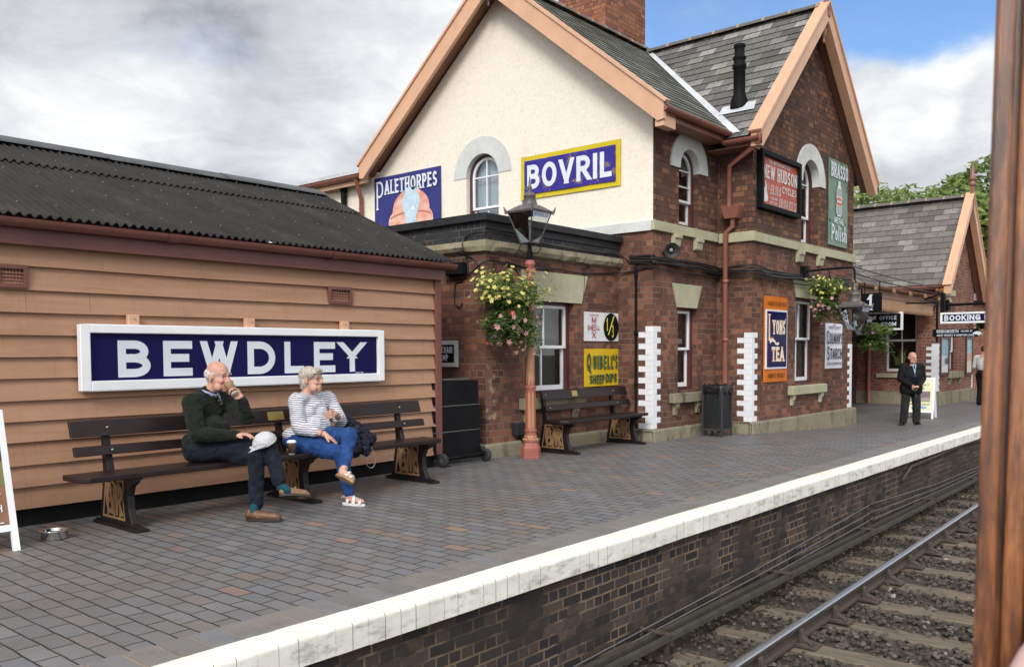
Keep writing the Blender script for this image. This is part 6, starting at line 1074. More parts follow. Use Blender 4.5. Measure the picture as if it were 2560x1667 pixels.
for a, b in ((-1, -1), (1, -1), (1, 1), (-1, 1)): mb.tube([LO+Vector((a*.08, b*.08, 2.83)), LO+Vector((a*.105, b*.105, 2.77)), LO+Vector((a*.07, b*.07, 2.71)), LO+Vector((a*.025, b*.025, 2.70))], 0.007, 6)
mb.build('lantern_holder', M['black'], lp); lantern(lp, LO+Vector((0, 0, 2.84)))
mb = MB(); mb.tube([LO+Vector((-.03, 0, 2.5)), LO+Vector((-.5, 0, 2.56)), LO+Vector((-.52, 0, 2.5))], 0.01, 6); mb.tube([LO+Vector((-.04, 0, 2.2)), LO+Vector((-.35, 0, 2.53))], 0.008, 6); mb.build('basket_arm', M['black'], lp)
mb = MB(); mb.box((LO.x-.1, LO.y-0.075, 2.13), (LO.x+.06, LO.y-.06, 2.27)); mb.build('small_notice', M['black'], lp, bevel=0.004); mb = MB(); [mb.box((LO.x-.08, LO.y-0.077, 2.15+.03*i), (LO.x+.04-.02*(i % 2), LO.y-.075, 2.156+.03*i)) for i in range(4)]; mb.build('notice_lines', M['letter_white'], bpy.data.objects['small_notice'])
basket('large basket of yellow and pink flowers hanging from the lamp post', (LO.x-0.44, LO.y-0.02, 1.92), 0.50, 0.56, 0.50, 11500, 175, 60, leaf=0.034, hook=0.63)
wb = thing('wall_bracket_lamp', 'grimy lantern hanging from a black swan bracket on the brick gabled wing', 'wall lamp'); mb = MB(); bx = 15.95; ze = 2.89; mb.box((bx-.09, WY-0.1, ze-0.12), (bx+.09, WY, ze+.1)); mb.tube([(bx, WY, ze), (bx, WY-.5, ze+.02)]+[(bx, WY-.9+.07*sin(a), ze+.02-.07+.07*cos(a)) for a in (0.0, -.5, -1.0, -1.57)]+[(bx, WY-.97, ze-.22)], 0.02, 8); mb.tube([(bx, WY-.97, ze-.2), (bx, WY-1.0, ze-.24), (bx, WY-.97, ze-.3), (bx, WY-.95, ze-.26)], 0.012, 6); mb.build('bracket', M['black'], wb)
mb = MB(); mb.lathe([(0.02, 0), (0.03, .05), (0.05, .1), (0.02, .12), (0.02, .22)], (bx, WY-.97, ze-.46), 10); mb.build('lamp_neck', M['lamp_hood'], wb); lantern(wb, (bx, WY-.97, ze-1.12), 1.05, hang=True)
basket('basket of yellow and pink flowers under the wall bracket of the brick wing', (bx, WY-.50, 2.34), 0.40, 0.44, 0.42, 8500, 110, 40, leaf=0.034, hook=0.55)
wb2 = thing('wall_bracket_lamp', 'half-hidden lantern on a bracket behind the platform number sign', 'wall lamp'); bx2 = 19.95; mb = MB(); mb.tube([(bx2, 6.72, 2.8), (bx2, 6.6, 2.8), (bx2, 6.6, 2.4)], 0.02, 8); mb.build('bracket', M['black'], wb2); lantern(wb2, (bx2, 6.6, 1.76), 0.9, hang=True)
basket('leafy basket with few pale flowers below the platform number sign', (20.4, 6.53, 1.74), 0.52, 0.22, 0.42, 5200, 0, 9, leaf=0.04, hook=0.8)
wb3 = thing('wall_bracket', 'black scrolled arm with flower basket on the far gabled block', 'bracket'); mb = MB(); mb.box((27.0, FY-.1, 2.55), (27.3, FY, 2.85)); mb.tube([(27.15, FY, 2.7), (27.15, 4.7, 2.72)], 0.03, 8); mb.build('arm', M['black'], wb3)
basket('far basket of dull green and orange plants above the long navy sign', (27.15, 5.6, 2.2), 0.48, 0.3, 0.25, 3000, 0, 10, leaf=0.045, hook=0.5, sc=1.3)

# ------------------------------------------------------------------ cables and small wall fittings
def cable(label, pts, r=0.012, name='wall_cable'):
    mb = MB(); P = [Vector(p) for p in pts]; Q = []
    for i in range(len(P)-1):
        a, b, c, d = P[max(i-1, 0)], P[i], P[i+1], P[min(i+2, len(P)-1)]
        for k in range(6): t_ = k/6; Q.append(0.5*((2*b)+(c-a)*t_+(2*a-5*b+4*c-d)*t_*t_+(3*b-a-3*c+d)*t_**3))
    Q.append(P[-1]); mb.tube(Q, r, 6); return tag(mb.build(name, M['cable']), label, 'cable', 'cables clipped to the brick walls')
g7 = lambda x, y: (920+x/3.4, 500+y/3.4); g6 = lambda x, y: (1550+x/2.583, 550+y/2.583)
cable('black cable looping over the tarred parapet of the annexe', [PX(*g7(855, 640), AX-.03), PX(*g7(840, 500), AX-.03), PX(*g7(805, 420), AX-.12), PX(*g7(815, 330), AX-.06), PX(*g7(880, 285), AX-.06), PX(*g7(985, 270), AX-.07), PY(*g7(1100, 268), AY-.06), PY(*g7(1300, 320), AY-.06), PY(*g7(1560, 385), AY-.06), PY(*g7(1900, 440), AY-.06), PY(*g7(2140, 470), AY-.06), PX(*g7(2230, 540), GX-.03)], 0.011)
cable('thick black cable sagging along the annexe front above the window', [PX(*g7(640, 620), AX-.1), PX(*g7(800, 670), AX-.03), PX(*g7(985, 525), AX-.03), PY(*g7(1100, 520), AY-.03), PY(*g7(1250, 560), AY-.03), PY(*g7(1420, 590), AY-.03), PY(*g7(1600, 585), AY-.03), PY(*g7(1820, 625), AY-.03), PY(*g7(2100, 620), AY-.03), PX(*g7(2260, 605), GX-.03), PX(*g6(208, 300), GX-.03)], 0.012)
cable('thin cable drooping in a loop near the black flue box', [PX(*g7(540, 490), AX-.02), PX(*g7(740, 455), AX-.02), PX(*g7(880, 490), AX-.02), PX(*g7(945, 565), AX-.02)], 0.009)
cable('cable hanging in a loop on the annexe side wall above the ramp sign', [PX(*g7(800, 690), AX-.02), PX(*g7(745, 710), AX-.02), PX(*g7(735, 800), AX-.02), PX(1040+290/2.98, 640+355/2.98, AX-.02), PX(1040+325/2.98, 640+383/2.98, AX-.02), PX(1040+345/2.98, 640+350/2.98, AX-.02)], 0.009)
cable('cable dropping beside the annexe window lintel', [PY(*g7(1890, 570), AY-.02), PY(*g7(1840, 590), AY-.02), PY(*g7(1838, 700), AY-.02), PY(*g7(1825, 860), AY-.02)], 0.009)
for k, lb in enumerate(('uppermost of the bunched black cables along the brick house front', 'second of the bunched black cables along the brick house front', 'third of the bunched black cables along the brick house front', 'lowest, sagging cable along the brick house front', 'fourth, thick black cable of the bunch along the brick house front', 'fifth black cable close under the thick one of the bunch')):
    dz = (0.06, 0.03, 0.0, -0.10, -0.028, -0.05)[k]; A0 = PX(*g6(60, 262), GX-.03); B0 = PY(*g6(214, 256), MY-.04); C0 = PY(*g6(480, 300), MY-.04); D0 = PY(*g6(640, 335), MY-.04); D1 = Vector((WX-.06, MY-.06, D0.z)); E0 = PX(*g6(855, 318), WX-.04); F0 = PY(*g6(990, 350), WY-.04); G0 = PY(*g6(1215, 375), WY-.04); H0 = PY(*g6(1490, 410), WY-.04)
    wv = lambda i: Vector((0, 0, dz+0.016*sin(i*2.3+k*1.7)-(0.03*abs(sin(i*1.3)) if k == 3 else 0))); P = [A0, Vector((GX-.03, MY-.03, B0.z)), B0, C0, D0, D1, Vector((WX-.04, WY-.03, E0.z)), F0, G0, H0]; cable(lb, [p+wv(i)+Vector((-.004*k, -.01*k, 0)) for i, p in enumerate(P)], (.016, .014, .016, .012, .02, .012)[k])
q = PX(1590, 660, GX-.03); mb = MB(); mb.tube([q, Vector((GX-.03, q.y, .2))], 0.02, 8); [mb.lathe([(0.02, -.03), (0.03, -.03), (0.03, .03), (0.02, .03)], (GX-.03, q.y, z), 8) for z in (2.6, 1.7, 0.9)]; tag(mb.build('cable_conduit', M['black']), 'thin black conduit running down the house side beside the white quoins', 'conduit')
cable('black wire slung from the wing corner to the far slate roof', [(WR, WY-.02, 3.05), (21, 6.4, 2.98), (26.2, 6.5, 2.95)], 0.014, 'overhead_wire'); cable('upper wire running from the wing corner to the far eaves', [(WR, WY-.02, 3.18), (22.5, 6.45, 3.12), (26.1, 6.5, 3.12)], 0.012, 'overhead_wire')
hn = thing('loudspeaker', 'grey horn loudspeaker on the brick house front below the stone band', 'loudspeaker'); HO = Vector((11.98, 6.90, 2.99)); hd = Vector((-0.75, -0.62, -0.12)).normalized(); mb = MB(); mb.lathe([(0.03, -.1), (0.045, -.05), (0.06, 0.0), (0.115, 0.1), (0.12, 0.105), (0.11, .1), (0.05, 0.0), (0.001, -.01)], HO, 18, axis=hd); mb.build('horn', paint('dark_grey_plastic', (0.03, 0.03, 0.032), 0.5, 0.2, 8), hn); mb = MB(); mb.sphere(HO+hd*.045, .032, 10, 7); mb.build('horn_centre', paint('grey_plastic', (0.25, 0.25, 0.25), 0.5, 0.1, 8), hn); mb = MB(); mb.bar(HO-hd*.06, (11.95, MY, 2.95), .03, .03); mb.build('bracket', M['black'], hn)
eb = thing('junction_box', 'small grey electric box low on the annexe wall behind the lamp post', 'box'); q = PY(1302, 1080, AY-.06); mb = MB(); mb.box((q.x-.13, AY-.1, q.z-.04), (q.x+.12, AY, q.z+.13)); mb.build('enclosure', M['parapet'], eb, bevel=.008); mb = MB(); mb.tube([(q.x, AY-.06, q.z-.04), (q.x+.02, AY-.08, q.z-.2), (q.x+.03, AY-.1, .02)], .03, 8); mb.build('pipe', M['black'], eb)

# ------------------------------------------------------------------ things standing on the platform
bn = thing('litter_bin', 'black wire-mesh litter bin lined with a black bag between the white quoins', 'bin'); B = Vector((13.10, 6.66, 0)); bw, bh = 0.17, 0.80; mb = MB()
for a, b in ((-1, -1), (1, -1), (1, 1), (-1, 1)): mb.box((B.x+a*bw-.014, B.y+b*bw-.014, 0), (B.x+a*bw+.014, B.y+b*bw+.014, bh))
for z in (0.1, bh-.04):
    for a in (-1, 1): mb.box((B.x-bw, B.y+a*bw-.008, z), (B.x+bw, B.y+a*bw+.008, z+.03)); mb.box((B.x+a*bw-.008, B.y-bw, z), (B.x+a*bw+.008, B.y+bw, z+.03))
mb.build('frame', paint('dull_green_grey_steel', (0.045, 0.05, 0.05), 0.5, 0.2, 8, spec=0.2), bn); mb = MB(); n = 24
for i in range(n+1):
    u = -bw+.01+(2*bw-.02)*i/n
    for a in (-1, 1): mb.box((B.x+u-.003, B.y+a*(bw-.012)-.002, .1), (B.x+u+.003, B.y+a*(bw-.012)+.002, bh-.03)); mb.box((B.x+a*(bw-.012)-.002, B.y+u-.003, .1), (B.x+a*(bw-.012)+.002, B.y+u+.003, bh-.03))
for i in range(46):
    z = .1+(bh-.14)*i/45
    for a in (-1, 1): mb.box((B.x-bw, B.y+a*(bw-.016)-.002, z-.003), (B.x+bw, B.y+a*(bw-.016)+.002, z+.003)); mb.box((B.x+a*(bw-.016)-.002, B.y-bw, z-.003), (B.x+a*(bw-.016)+.002, B.y+bw, z+.003))
mb.build('mesh_panel', M['steel'] if 0 else paint('grey_mesh', (0.02, 0.023, 0.024), 0.5, 0.2, 8), bn); mb = MB(); rows = []
for i, (z, s) in enumerate(((.22, .7), (.3, .86), (.6, .9), (.76, .93), (.83, 1.02), (.85, 1.12), (.8, 1.16), (.72, 1.1))):
    rows.append([(B.x+bw*s*max(-1, min(1, 1.35*cos(a)))*(1+.05*sin(a*5+i)), B.y+bw*s*max(-1, min(1, 1.35*sin(a)))*(1+.05*cos(a*7+i)), z+.02*sin(a*9+i*2)) for a in [2*pi*k/28 for k in range(28)]])
mb.grid(rows, 0, True, True); mb.face([Vector(p) for p in rows[0]]); m, tt, b = mat('black_bag'); b.inputs['Base Color'].default_value = (.008, .008, .009, 1); b.inputs['Roughness'].default_value = .22; bump(tt, b, tt.noise(geo(tt), 22, 4, .6, 1), .6, .02); mb.build('bin_bag', m, bn); mb = MB(); mb.box((B.x-.09, B.y-.1, .12), (B.x+.05, B.y+.08, .22)); mb.build('litter', paint('orange_litter', (.35, .12, .06), .6, .3, 9), bn)
tr = thing('folded_ramp_trolley', 'black folded ramp on a two-wheeled trolley leaning behind the shed corner', 'trolley'); mb = MB(); dv = lambda s: (7.50+0.035*s, 0.10+0.96*s)
for k in range(3):
    (ya, za), (yb, zb_) = dv(k/3+.003), dv((k+1)/3-.006); mb.hexa([(7.36, ya, za), (8.19, ya, za), (8.19, ya+.05, za-.012), (7.36, ya+.05, za-.012), (7.36, yb, zb_), (8.19, yb, zb_), (8.19, yb+.05, zb_-.012), (7.36, yb+.05, zb_-.012)])
mb.build('ramp_board', M['black'], tr, bevel=.004); mb = MB()
for s in (1/3, 2/3): y, z = dv(s); mb.bar((7.36, y-.006, z), (8.19, y-.006, z), .012, .012)
y, z = dv(1); mb.box((7.5, y, z), (8.05, y+.05, z+.02)); mb.build('edge_strip', paint('worn_dark_edge', (.09, .09, .092), .4, .2, 9), tr); mb = MB(); mb.tube([(7.42, 7.44, .085), (8.2, 7.44, .085)], .014, 8); mb.bar((7.45, 7.40, .13), (8.16, 7.40, .13), .05, .02); mb.prism([(7.42, .08), (7.53, .12), (7.58, .32)], (8.17, 0, 0), (0, 1, 0), (0, 0, 1), (1, 0, 0), .02); mb.build('axle_frame', M['black'], tr)
for x in (7.44, 8.22):
    mb = MB(); mb.lathe([(.03, -.028), (.06, -.03), (.082, -.024), (.085, 0), (.082, .024), (.06, .03), (.03, .028)], (x, 7.44, .085), 24, axis=(1, 0, 0)); wh = mb.build('wheel', M['tyre'], tr); mb = MB(); mb.lathe([(.001, -.032), (.012, -.03), (.035, -.02), (.05, -.026), (.052, 0)], (x, 7.44, .085), 20, axis=(1, 0, 0)); mb.build('hub', paint('hub_grey', (.1, .1, .1), .5, .2, 9), wh)
bw_ = thing('dog_bowl', 'shiny steel dog bowl with water on the paving by the bench end', 'bowl'); mb = MB(); mb.lathe([(.001, .003), (.085, .002), (.095, .01), (.09, .065), (.108, .072), (.11, .069), (.104, .064), (.086, .06), (.084, .012), (.001, .01)], (2.70, 6.88, 0), 32); mb.build('bowl', M['bright_steel'], bw_); mb = MB(); mb.lathe([(.001, .045), (.0855, .0455)], (2.70, 6.88, 0), 24); m, tt, b = mat('water'); b.inputs['Base Color'].default_value = (.08, .08, .075, 1); b.inputs['Roughness'].default_value = .03; mb.build('water', m, bw_)
def aboard(label, x0, x1, y0, z0, zt, lean, cols, lines, dir_=1):
    r = thing('a_board_sign', label, 'sign', 'a-board signs on the platform'); f = .045; yy = lambda z: y0+lean*(z-z0)/(zt-z0)
    def slab(name, xa, xb, za, zb__, d0, d1, m): mb = MB(); mb.hexa([(xa, yy(za)+d0, za), (xb, yy(za)+d0, za), (xb, yy(za)+d1, za), (xa, yy(za)+d1, za), (xa, yy(zb__)+d0, zb__), (xb, yy(zb__)+d0, zb__), (xb, yy(zb__)+d1, zb__), (xa, yy(zb__)+d1, zb__)]); return mb.build(name, m, r)
    zb_ = z0+.14; slab('frame_side', x0, x0+f, z0, zt, 0, .03, M['white']); slab('frame_side', x1-f, x1, z0, zt, 0, .03, M['white']); slab('frame_rail', x0+f, x1-f, zb_, zb_+f, 0, .03, M['white']); slab('frame_rail', x0+f, x1-f, zt-f, zt, 0, .03, M['white'])
    for k, (u0, v0, u1, v1, c) in enumerate(cols): ww = x1-x0-2*f; hh = zt-f-zb_-f; slab('poster_panel' if k == 0 else 'poster_print', x0+f+ww*u0, x0+f+ww*u1, zb_+f+hh*v0, zb_+f+hh*v1, .008-.002*k, .02, paint('board_print', c, .4, .15, 8, bmp=0))
    if lines:
        mb = MB(); F = lambda p, k: (p.x, yy(p.y)+.0005-.0002*k, p.y)
        for args, kw in lines: text(mb, *args, F, **kw)
        build_lines(mb, 'lettering', M['letter_white'] if dir_ == 1 else M['black'], r)
    yb = y0+2*lean+.06
    for x in (x0, x1-f): mb = MB(); mb.hexa([(x, yb, z0), (x+f, yb, z0), (x+f, yb-.03, z0), (x, yb-.03, z0), (x, yy(zt)+.07, zt-.02), (x+f, yy(zt)+.07, zt-.02), (x+f, yy(zt)+.035, zt-.02), (x, yy(zt)+.035, zt-.02)]); mb.build('rear_leg', M['white'], r)
    return r
aboard('white-framed brown a-board at the left edge beside the dog bowl', 1.72, 2.385, 6.67, 0.0, 1.0, .27, [(0, 0, 1, 1, (.27, .13, .075)), (0, .36, 1, .58, (.2, .19, .06)), (0, .58, 1, 1, (.06, .045, .045))], [(('EVERYDAY', 1.8, .36, .05), dict(t=.18, fit=.5)), (('TO LUNCH', 1.8, .28, .05), dict(t=.18, fit=.5)), (('AND TEA  L', 1.78, .2, .05), dict(t=.18, fit=.52))])
ab2 = aboard('pale yellow a-board with a train picture behind the standing man', -.31, .31, 0, 0, .93, .26, [(0, 0, 1, 1, (.72, .73, .46)), (.12, .28, .92, .62, (.16, .13, .14)), (.12, .28, .92, .42, (.3, .25, .22)), (.2, .06, .8, .13, (.22, .34, .6))], [(('HOLIDAY', -.2, .74, .05), dict(t=.15, fit=.4)), (('HOTEL', -.1, .66, .05), dict(t=.15, fit=.2)), (('MORE TO SEE AND DO', -.22, .31, .03), dict(t=.15, fit=.44))], -1); ab2.location = (20.95, 5.64, zp(20.95, 5.7)); ab2.rotation_euler = (0, 0, -pi/2+.12)
mb = MB(); mb.hexa([(30.3, 6.1, -.15), (31.0, 6.1, -.15), (31.0, 6.15, -.15), (30.3, 6.15, -.15), (30.3, 6.16, .9), (31.0, 6.16, .9), (31.0, 6.2, .9), (30.3, 6.2, .9)]); tag(mb.build('notice_board', M['white']), 'plain white notice board leaning at the far end of the far block', 'board')
# ------------------------------------------------------------------ the open carriage window through which the platform is seen
m, tt, b = mat('varnished_teak'); p = geo(tt); pm = tt.map(p, (1, 1, 0.06)); n = tt.noise(pm, 90, 6, .75, .8); n2 = tt.noise(tt.map(p, (1, 1, .2)), 34, 6, .7)
c = tt.ramp(n, [(.3, (.06, .02, .009)), (.5, (.25, .085, .026)), (.72, (.42, .175, .058))]); c = tt.mix(tt.math('MULTIPLY', tt.step(n2, .42, .6), .9), c, (.045, .02, .013)); c = tt.mix(tt.math('MULTIPLY', tt.step(tt.noise(tt.map(p, (1, 1, .03)), 420, 4, .7), .48, .62), .55), c, (.1, .035, .014)); tt.put(b.inputs['Base Color'], c); b.inputs['Roughness'].default_value = .4; b.inputs['Coat Weight'].default_value = .35; b.inputs['Coat Roughness'].default_value = .2; bump(tt, b, n, .25, .002)
cw = thing('carriage_window_post', 'varnished brown wooden carriage window post at the right edge, very near', 'window post'); d0 = 0.62
def pp(px, py, ex=0.0):                      # points on the post's face, 0.62 m in front of the eye
    d = ray(px, py); return CAM+d*(d0+ex)
A_, B_ = pp(2493, 0), pp(2432, 1667); ax_ = (A_-B_).normalized(); _v = ray(2462, 833).normalized(); A2, B2 = A_+ax_*.35, B_-ax_*.25; sdv = (_v.cross(ax_)).normalized()
if sdv.dot(CR) < 0: sdv = -sdv
fw3 = (ax_.cross(sdv)).normalized(); fw3 = fw3 if fw3.dot(CF) > 0 else -fw3
def strip(name, u0, u1, dep0, dep1, mm): mb = MB(); q = [(u0, dep0), (u1, dep0), (u1, dep1), (u0, dep1)]; lo = [B2+sdv*u+fw3*v for u, v in q]; hi = [A2+sdv*u+fw3*v for u, v in q]; mb.hexa([*lo, *hi]); return mb.build(name, mm, cw, bevel=.0025, seg=2)
strip('post', 0.0, 0.10, .012, .07, m); strip('edge_bead', -.0005, .0125, -.001, .0125, m); strip('edge_bead', .0165, .030, .0015, .0125, m); strip('face_board', .033, .095, -.005, .0125, m)
lg = (B_-CAM)
mb = MB(); q0 = pp(2540, 1720, -.06); q1 = pp(2630, 1600, -.06); mb.tube([q0, (q0+q1)/2+CU*.003, q1], [.009, .010, .011], 14); mb.build('pale_window_strap', paint('pale_pink_leather', (.55, .36, .33), .6, .1, 9), cw)
# ------------------------------------------------------------------ people: one skin surface each, clothes as shells over it
def cap(mb, p0, r0, p1, r1, n=14):
    p0, p1 = Vector(p0), Vector(p1); d = p1-p0; L = d.length
    if L < 1e-5: mb.sphere(p0, max(r0, r1), n, 8); return
    d /= L; a = d.orthogonal().normalized(); c = d.cross(a); rows = []
    for k in range(5): t_ = -pi/2+k*pi/8; rows.append((p0+d*(r0*sin(t_)), r0*cos(t_)))
    for k in range(1, 4): rows.append((p0+d*L*k/4, r0+(r1-r0)*k/4))
    for k in range(5): t_ = k*pi/8; rows.append((p1+d*(r1*sin(t_)), r1*cos(t_)))
    mb.grid([[o+(a*cos(2*pi*j/n)+c*sin(2*pi*j/n))*max(r, 1e-4) for j in range(n)] for o, r in rows], 0, True, True)
def frame(fwd, up=(0, 0, 1)):
    f = Vector(fwd).normalized(); l = Vector(up).cross(f).normalized(); u = f.cross(l); return Matrix((f, l, u)).transposed()      # columns: forward, left, up
def blob(name, shapes, voxel, mats, parent, smooth=6, paint_fn=None, fold=0.0, ff=9.0):
    mb = MB()
    for s in shapes:
        if s[0] == 'c': cap(mb, *s[1:])
        else: mb.sphere(s[1], s[2], 18, 12, rot=s[3] if len(s) > 3 else None)
    o = mb.build(name, mats, parent); o.data.validate()
    r = o.modifiers.new('r', 'REMESH'); r.mode = 'VOXEL'; r.voxel_size = voxel; r.use_smooth_shade = True
    if smooth: sm_ = o.modifiers.new('s', 'SMOOTH'); sm_.iterations = smooth; sm_.factor = 0.5
    dg = bpy.context.evaluated_depsgraph_get(); me = bpy.data.meshes.new_from_object(o.evaluated_get(dg)); o.modifiers.clear(); old = o.data; o.data = me; bpy.data.meshes.remove(old)
    me.materials.clear()
    for m in (mats if isinstance(mats, (list, tuple)) else [mats]): me.materials.append(m)
    me.polygons.foreach_set('use_smooth', [True]*len(me.polygons))
    if fold:                                                    # cloth: soft ridged creases pushed into the surface
        nn = [v.normal.copy() for v in me.vertices]
        for v, n in zip(me.vertices, nn):
            q = v.co; w1 = mnoise.noise((q.x*ff*.55+q.z*ff*.5, q.y*ff*.55, q.z*ff-q.x*ff*.4)); w2 = mnoise.noise((q.x*ff*1.6, q.y*ff*1.6+5, q.z*ff*1.9)); v.co = q+n*(fold*((1-abs(w1)*2.6)*.8+w2*.7)-fold*.3)
        me.update()
    if paint_fn: me.polygons.foreach_set('material_index', [paint_fn(p.center) for p in me.polygons])
    return o
def chain(pts, rs): return [('c', pts[i], rs[i], pts[i+1], rs[i+1]) for i in range(len(pts)-1)]
def head_shapes(c, fwd, up=(0, 0, 1), s=1.0, old=True, jaw=1.0):
    R = frame(fwd, up); H = lambda f, l, u: Vector(c)+R @ Vector((f, l, u))*s; e = lambda f, l, u, r: ('e', H(f, l, u), tuple(q*s for q in r), R)
    S = [e(-.012, 0, .035, (.098, .076, .086)), e(.022, 0, -.03, (.072, .066, .085)), e(.045, 0, -.075, (.05, .05, .042)), e(.068, 0, -.1, (.024, .026, .02)),
         ('c', H(.088, 0, .012), .010*s, H(.112, 0, -.030), .0145*s), e(.1, .013, -.033, (.012, .009, .009)), e(.1, -.013, -.033, (.012, .009, .009)), ('c', H(.082, .035, .026), .012*s, H(.088, .008, .02), .010*s), ('c', H(.082, -.035, .026), .012*s, H(.088, -.008, .02), .010*s),
         e(.062, .04, -.03, (.03, .022, .026)), e(.062, -.04, -.03, (.03, .022, .026)), ('c', H(.086, .018, -.066), .007*s, H(.093, 0, -.063), .008*s), ('c', H(.086, -.018, -.066), .007*s, H(.093, 0, -.063), .008*s), ('c', H(.084, .014, -.078), .008*s, H(.088, -.014, -.078), .008*s),
         e(.04, .045, -.07*jaw, (.04, .026, .035)), e(.04, -.045, -.07*jaw, (.04, .026, .035))]
    for sg in (1, -1): S += [('e', H(-.012, sg*.079, -.008), (.019*s, .008*s, .032*s), R), ('c', H(-.018, sg*.082, .016), .006*s, H(-.024, sg*.084, -.01), .006*s)]
    return S, H, R
def face_bits(person, H, R, s, iris=(.12, .16, .2), brow=None):
    for sg in (1, -1):
        mb = MB(); mb.sphere(H(.0735, sg*.033, .003), (.0115*s, .0125*s, .0095*s), 12, 8, rot=R); ey = mb.build('eye', M['eyeball'], person); mb = MB(); mb.sphere(H(.0815, sg*.033, .003), .0058*s, 8, 6); mb.build('iris', M['iris'], ey)
        if brow: mb = MB(); mb.tube([H(.094, sg*.014, .031), H(.094, sg*.034, .037), H(.08, sg*.052, .03)], [.004*s, .0055*s, .002*s], 6); mb.build('eyebrow', brow, person)
M['eyeball'] = paint('eyeball', (.34, .29, .26), .2, .03, 20, bmp=0); M['iris'] = paint('dark_iris', (.03, .03, .035), .1, .1, 20, bmp=0)
def hand(wrist, fdir, palm_n, side, s=1.0, curl=.5, spread=.2, thumb_out=.6, curls=None, thumb_dir=None):
    """palm, four unequal bent fingers and a thumb; fdir = towards the fingertips, palm_n = out of the palm, side = +1 if the thumb lies along fdir x palm_n"""
    f = Vector(fdir).normalized(); n = Vector(palm_n); n = (n-f*n.dot(f)).normalized(); t_ = f.cross(n)*side; w = Vector(wrist); S = [('c', w, .024*s, w+f*.03*s, .025*s)]
    k = w+f*.088*s
    for i, off in enumerate((.030, .010, -.010, -.029)): S.append(('c', w+f*.02*s+t_*off*.6*s, .017*s, k+t_*off*s-f*(.004*abs(i-1))*s, .0135*s))
    for i, (off, L) in enumerate(((.030, .073), (.010, .082), (-.010, .076), (-.029, .06))):
        c = (curls[i] if curls else curl); p = k+t_*off*s-f*(.004*abs(i-1))*s; d = (f+t_*off*spread*14*0.5).normalized(); a = 0.0; r = .0098*s
        for seg in (.45, .32, .25):
            a += c*(1.0 if seg > .4 else 1.15); dd = d*cos(a)+n*sin(a); q = p+dd*L*seg*s; S.append(('c', p, r, q, r*.9)); p = q; r *= .9
    tb = w+f*.022*s+t_*.024*s; td = Vector(thumb_dir).normalized() if thumb_dir else (t_*thumb_out+f*.75+n*.35).normalized(); m = tb+td*.042*s; S += [('c', tb, .0155*s, m, .0125*s), ('c', m, .0118*s, m+(td+f*.45).normalized()*.034*s, .0095*s)]
    return S
mP = lambda cx, cy, y: PY(440+cx/3.4433, 880+cy/3.4433, y); wP = lambda cx, cy, y: PY(700+cx/3.973, 900+cy/3.973, y)
hairg = paint('white_hair', (.56, .54, .52), .7, .15, 60, bmp=.5, bscale=150); skin_m = skinmat('older_skin', (.55, .32, .24), (.52, .24, .18)); skin_w = skinmat('fair_skin', (.58, .35, .265), (.53, .27, .2))
leather = paint('brown_woven_leather', (.14, .065, .03), .35, .3, 45, bmp=.8, bscale=110); leather2 = paint('light_brown_leather', (.22, .115, .055), .35, .25, 45, bmp=.8, bscale=110); sole = paint('dark_sole', (.03, .022, .018), .7, .2, 20)
def shoe(name, heel, toe, up, mat_, person, w=.042, h=.06, sl=True, solem=None):
    h0, t0, u = Vector(heel), Vector(toe), Vector(up).normalized(); d = (t0-h0).normalized(); u = (u-d*u.dot(d)).normalized(); L = (t0-h0).length
    S = [('c', h0+d*.03+u*.045, .036, h0+d*.09+u*.045, .04), ('c', h0+d*.09+u*.04, w, h0+d*(L-.06)+u*.03, w*.92), ('c', h0+d*(L-.09)+u*.03, w*.95, h0+d*(L-.04)+u*.026, .03), ('e', h0+d*.035+u*.07, (.03, .03, .025))]
    o = blob(name, S, .006, mat_, person, 4)
    n = 20; s_ = d.cross(u); out_ = [h0+d*(.035-.037*cos(a)) if 0 else h0+d*(L/2-(L/2+.002)*cos(a))+s_*((w*1.02)*(sin(a))*(1 if cos(a) < 0.2 else 1)) for a in [pi*2*i/n for i in range(n)]]
    mb = MB(); lo = [p-u*.004 for p in out_]; hi = [p+u*.014 for p in out_]; mb.grid([lo, hi], 0, True, True); mb.face(lo[::-1]); mb.face(hi); mb.build('shoe_sole', solem or sole, o)
    P = [h0+d*.115+s_*(.043*cos(a))+u*(.022+.062*sin(a)) for a in [pi*i/10 for i in range(11)]]; mb = MB(); mb.grid([P, [p_+d*.02 for p_ in P]], 0, True); mb.build('shoe_strap', mat_, o); mb = MB(); mb.sphere(P[7 if s_.dot(CR) < 0 else 3]+d*.01+u*.003, (.008, .008, .008), 8, 5); mb.build('buckle', M['brass'], o)
    return o
# ---- the man drinking coffee
A = thing('person', 'bald man in dark green sweater sitting cross-legged on the long bench drinking coffee', 'person')
hf = Vector((.26, -.96, -.08)); hc = Vector((4.055, 6.80, 1.205)); HS, HH, HR = head_shapes(hc, hf, (.0, -.12, 1), 1.08, jaw=1.1)
nk = Vector((4.0, 6.88, 1.06)); shR, shL = Vector((3.83, 6.85, .985)), Vector((4.185, 6.95, .985)); elR, elL = Vector((3.79, 6.70, .725)), mP(610, 560, 6.60); wrR, wrL = mP(520, 715, 6.50), mP(563, 405, 6.57)
hipR, hipL = Vector((3.86, 6.87, .565)), Vector((4.04, 6.93, .56)); knR, knL = mP(800, 810, 6.36), mP(690, 900, 6.37); anR, anL = mP(905, 1150, 6.17), mP(690, 1345, 6.33)
chest, belly, pel = Vector((3.985, 6.91, .92)), Vector((3.985, 6.84, .72)), Vector((3.95, 6.90, .58))
cup0, cup1 = mP(452, 272, 6.64), mP(508, 358, 6.56); cax = (cup0-cup1).normalized()
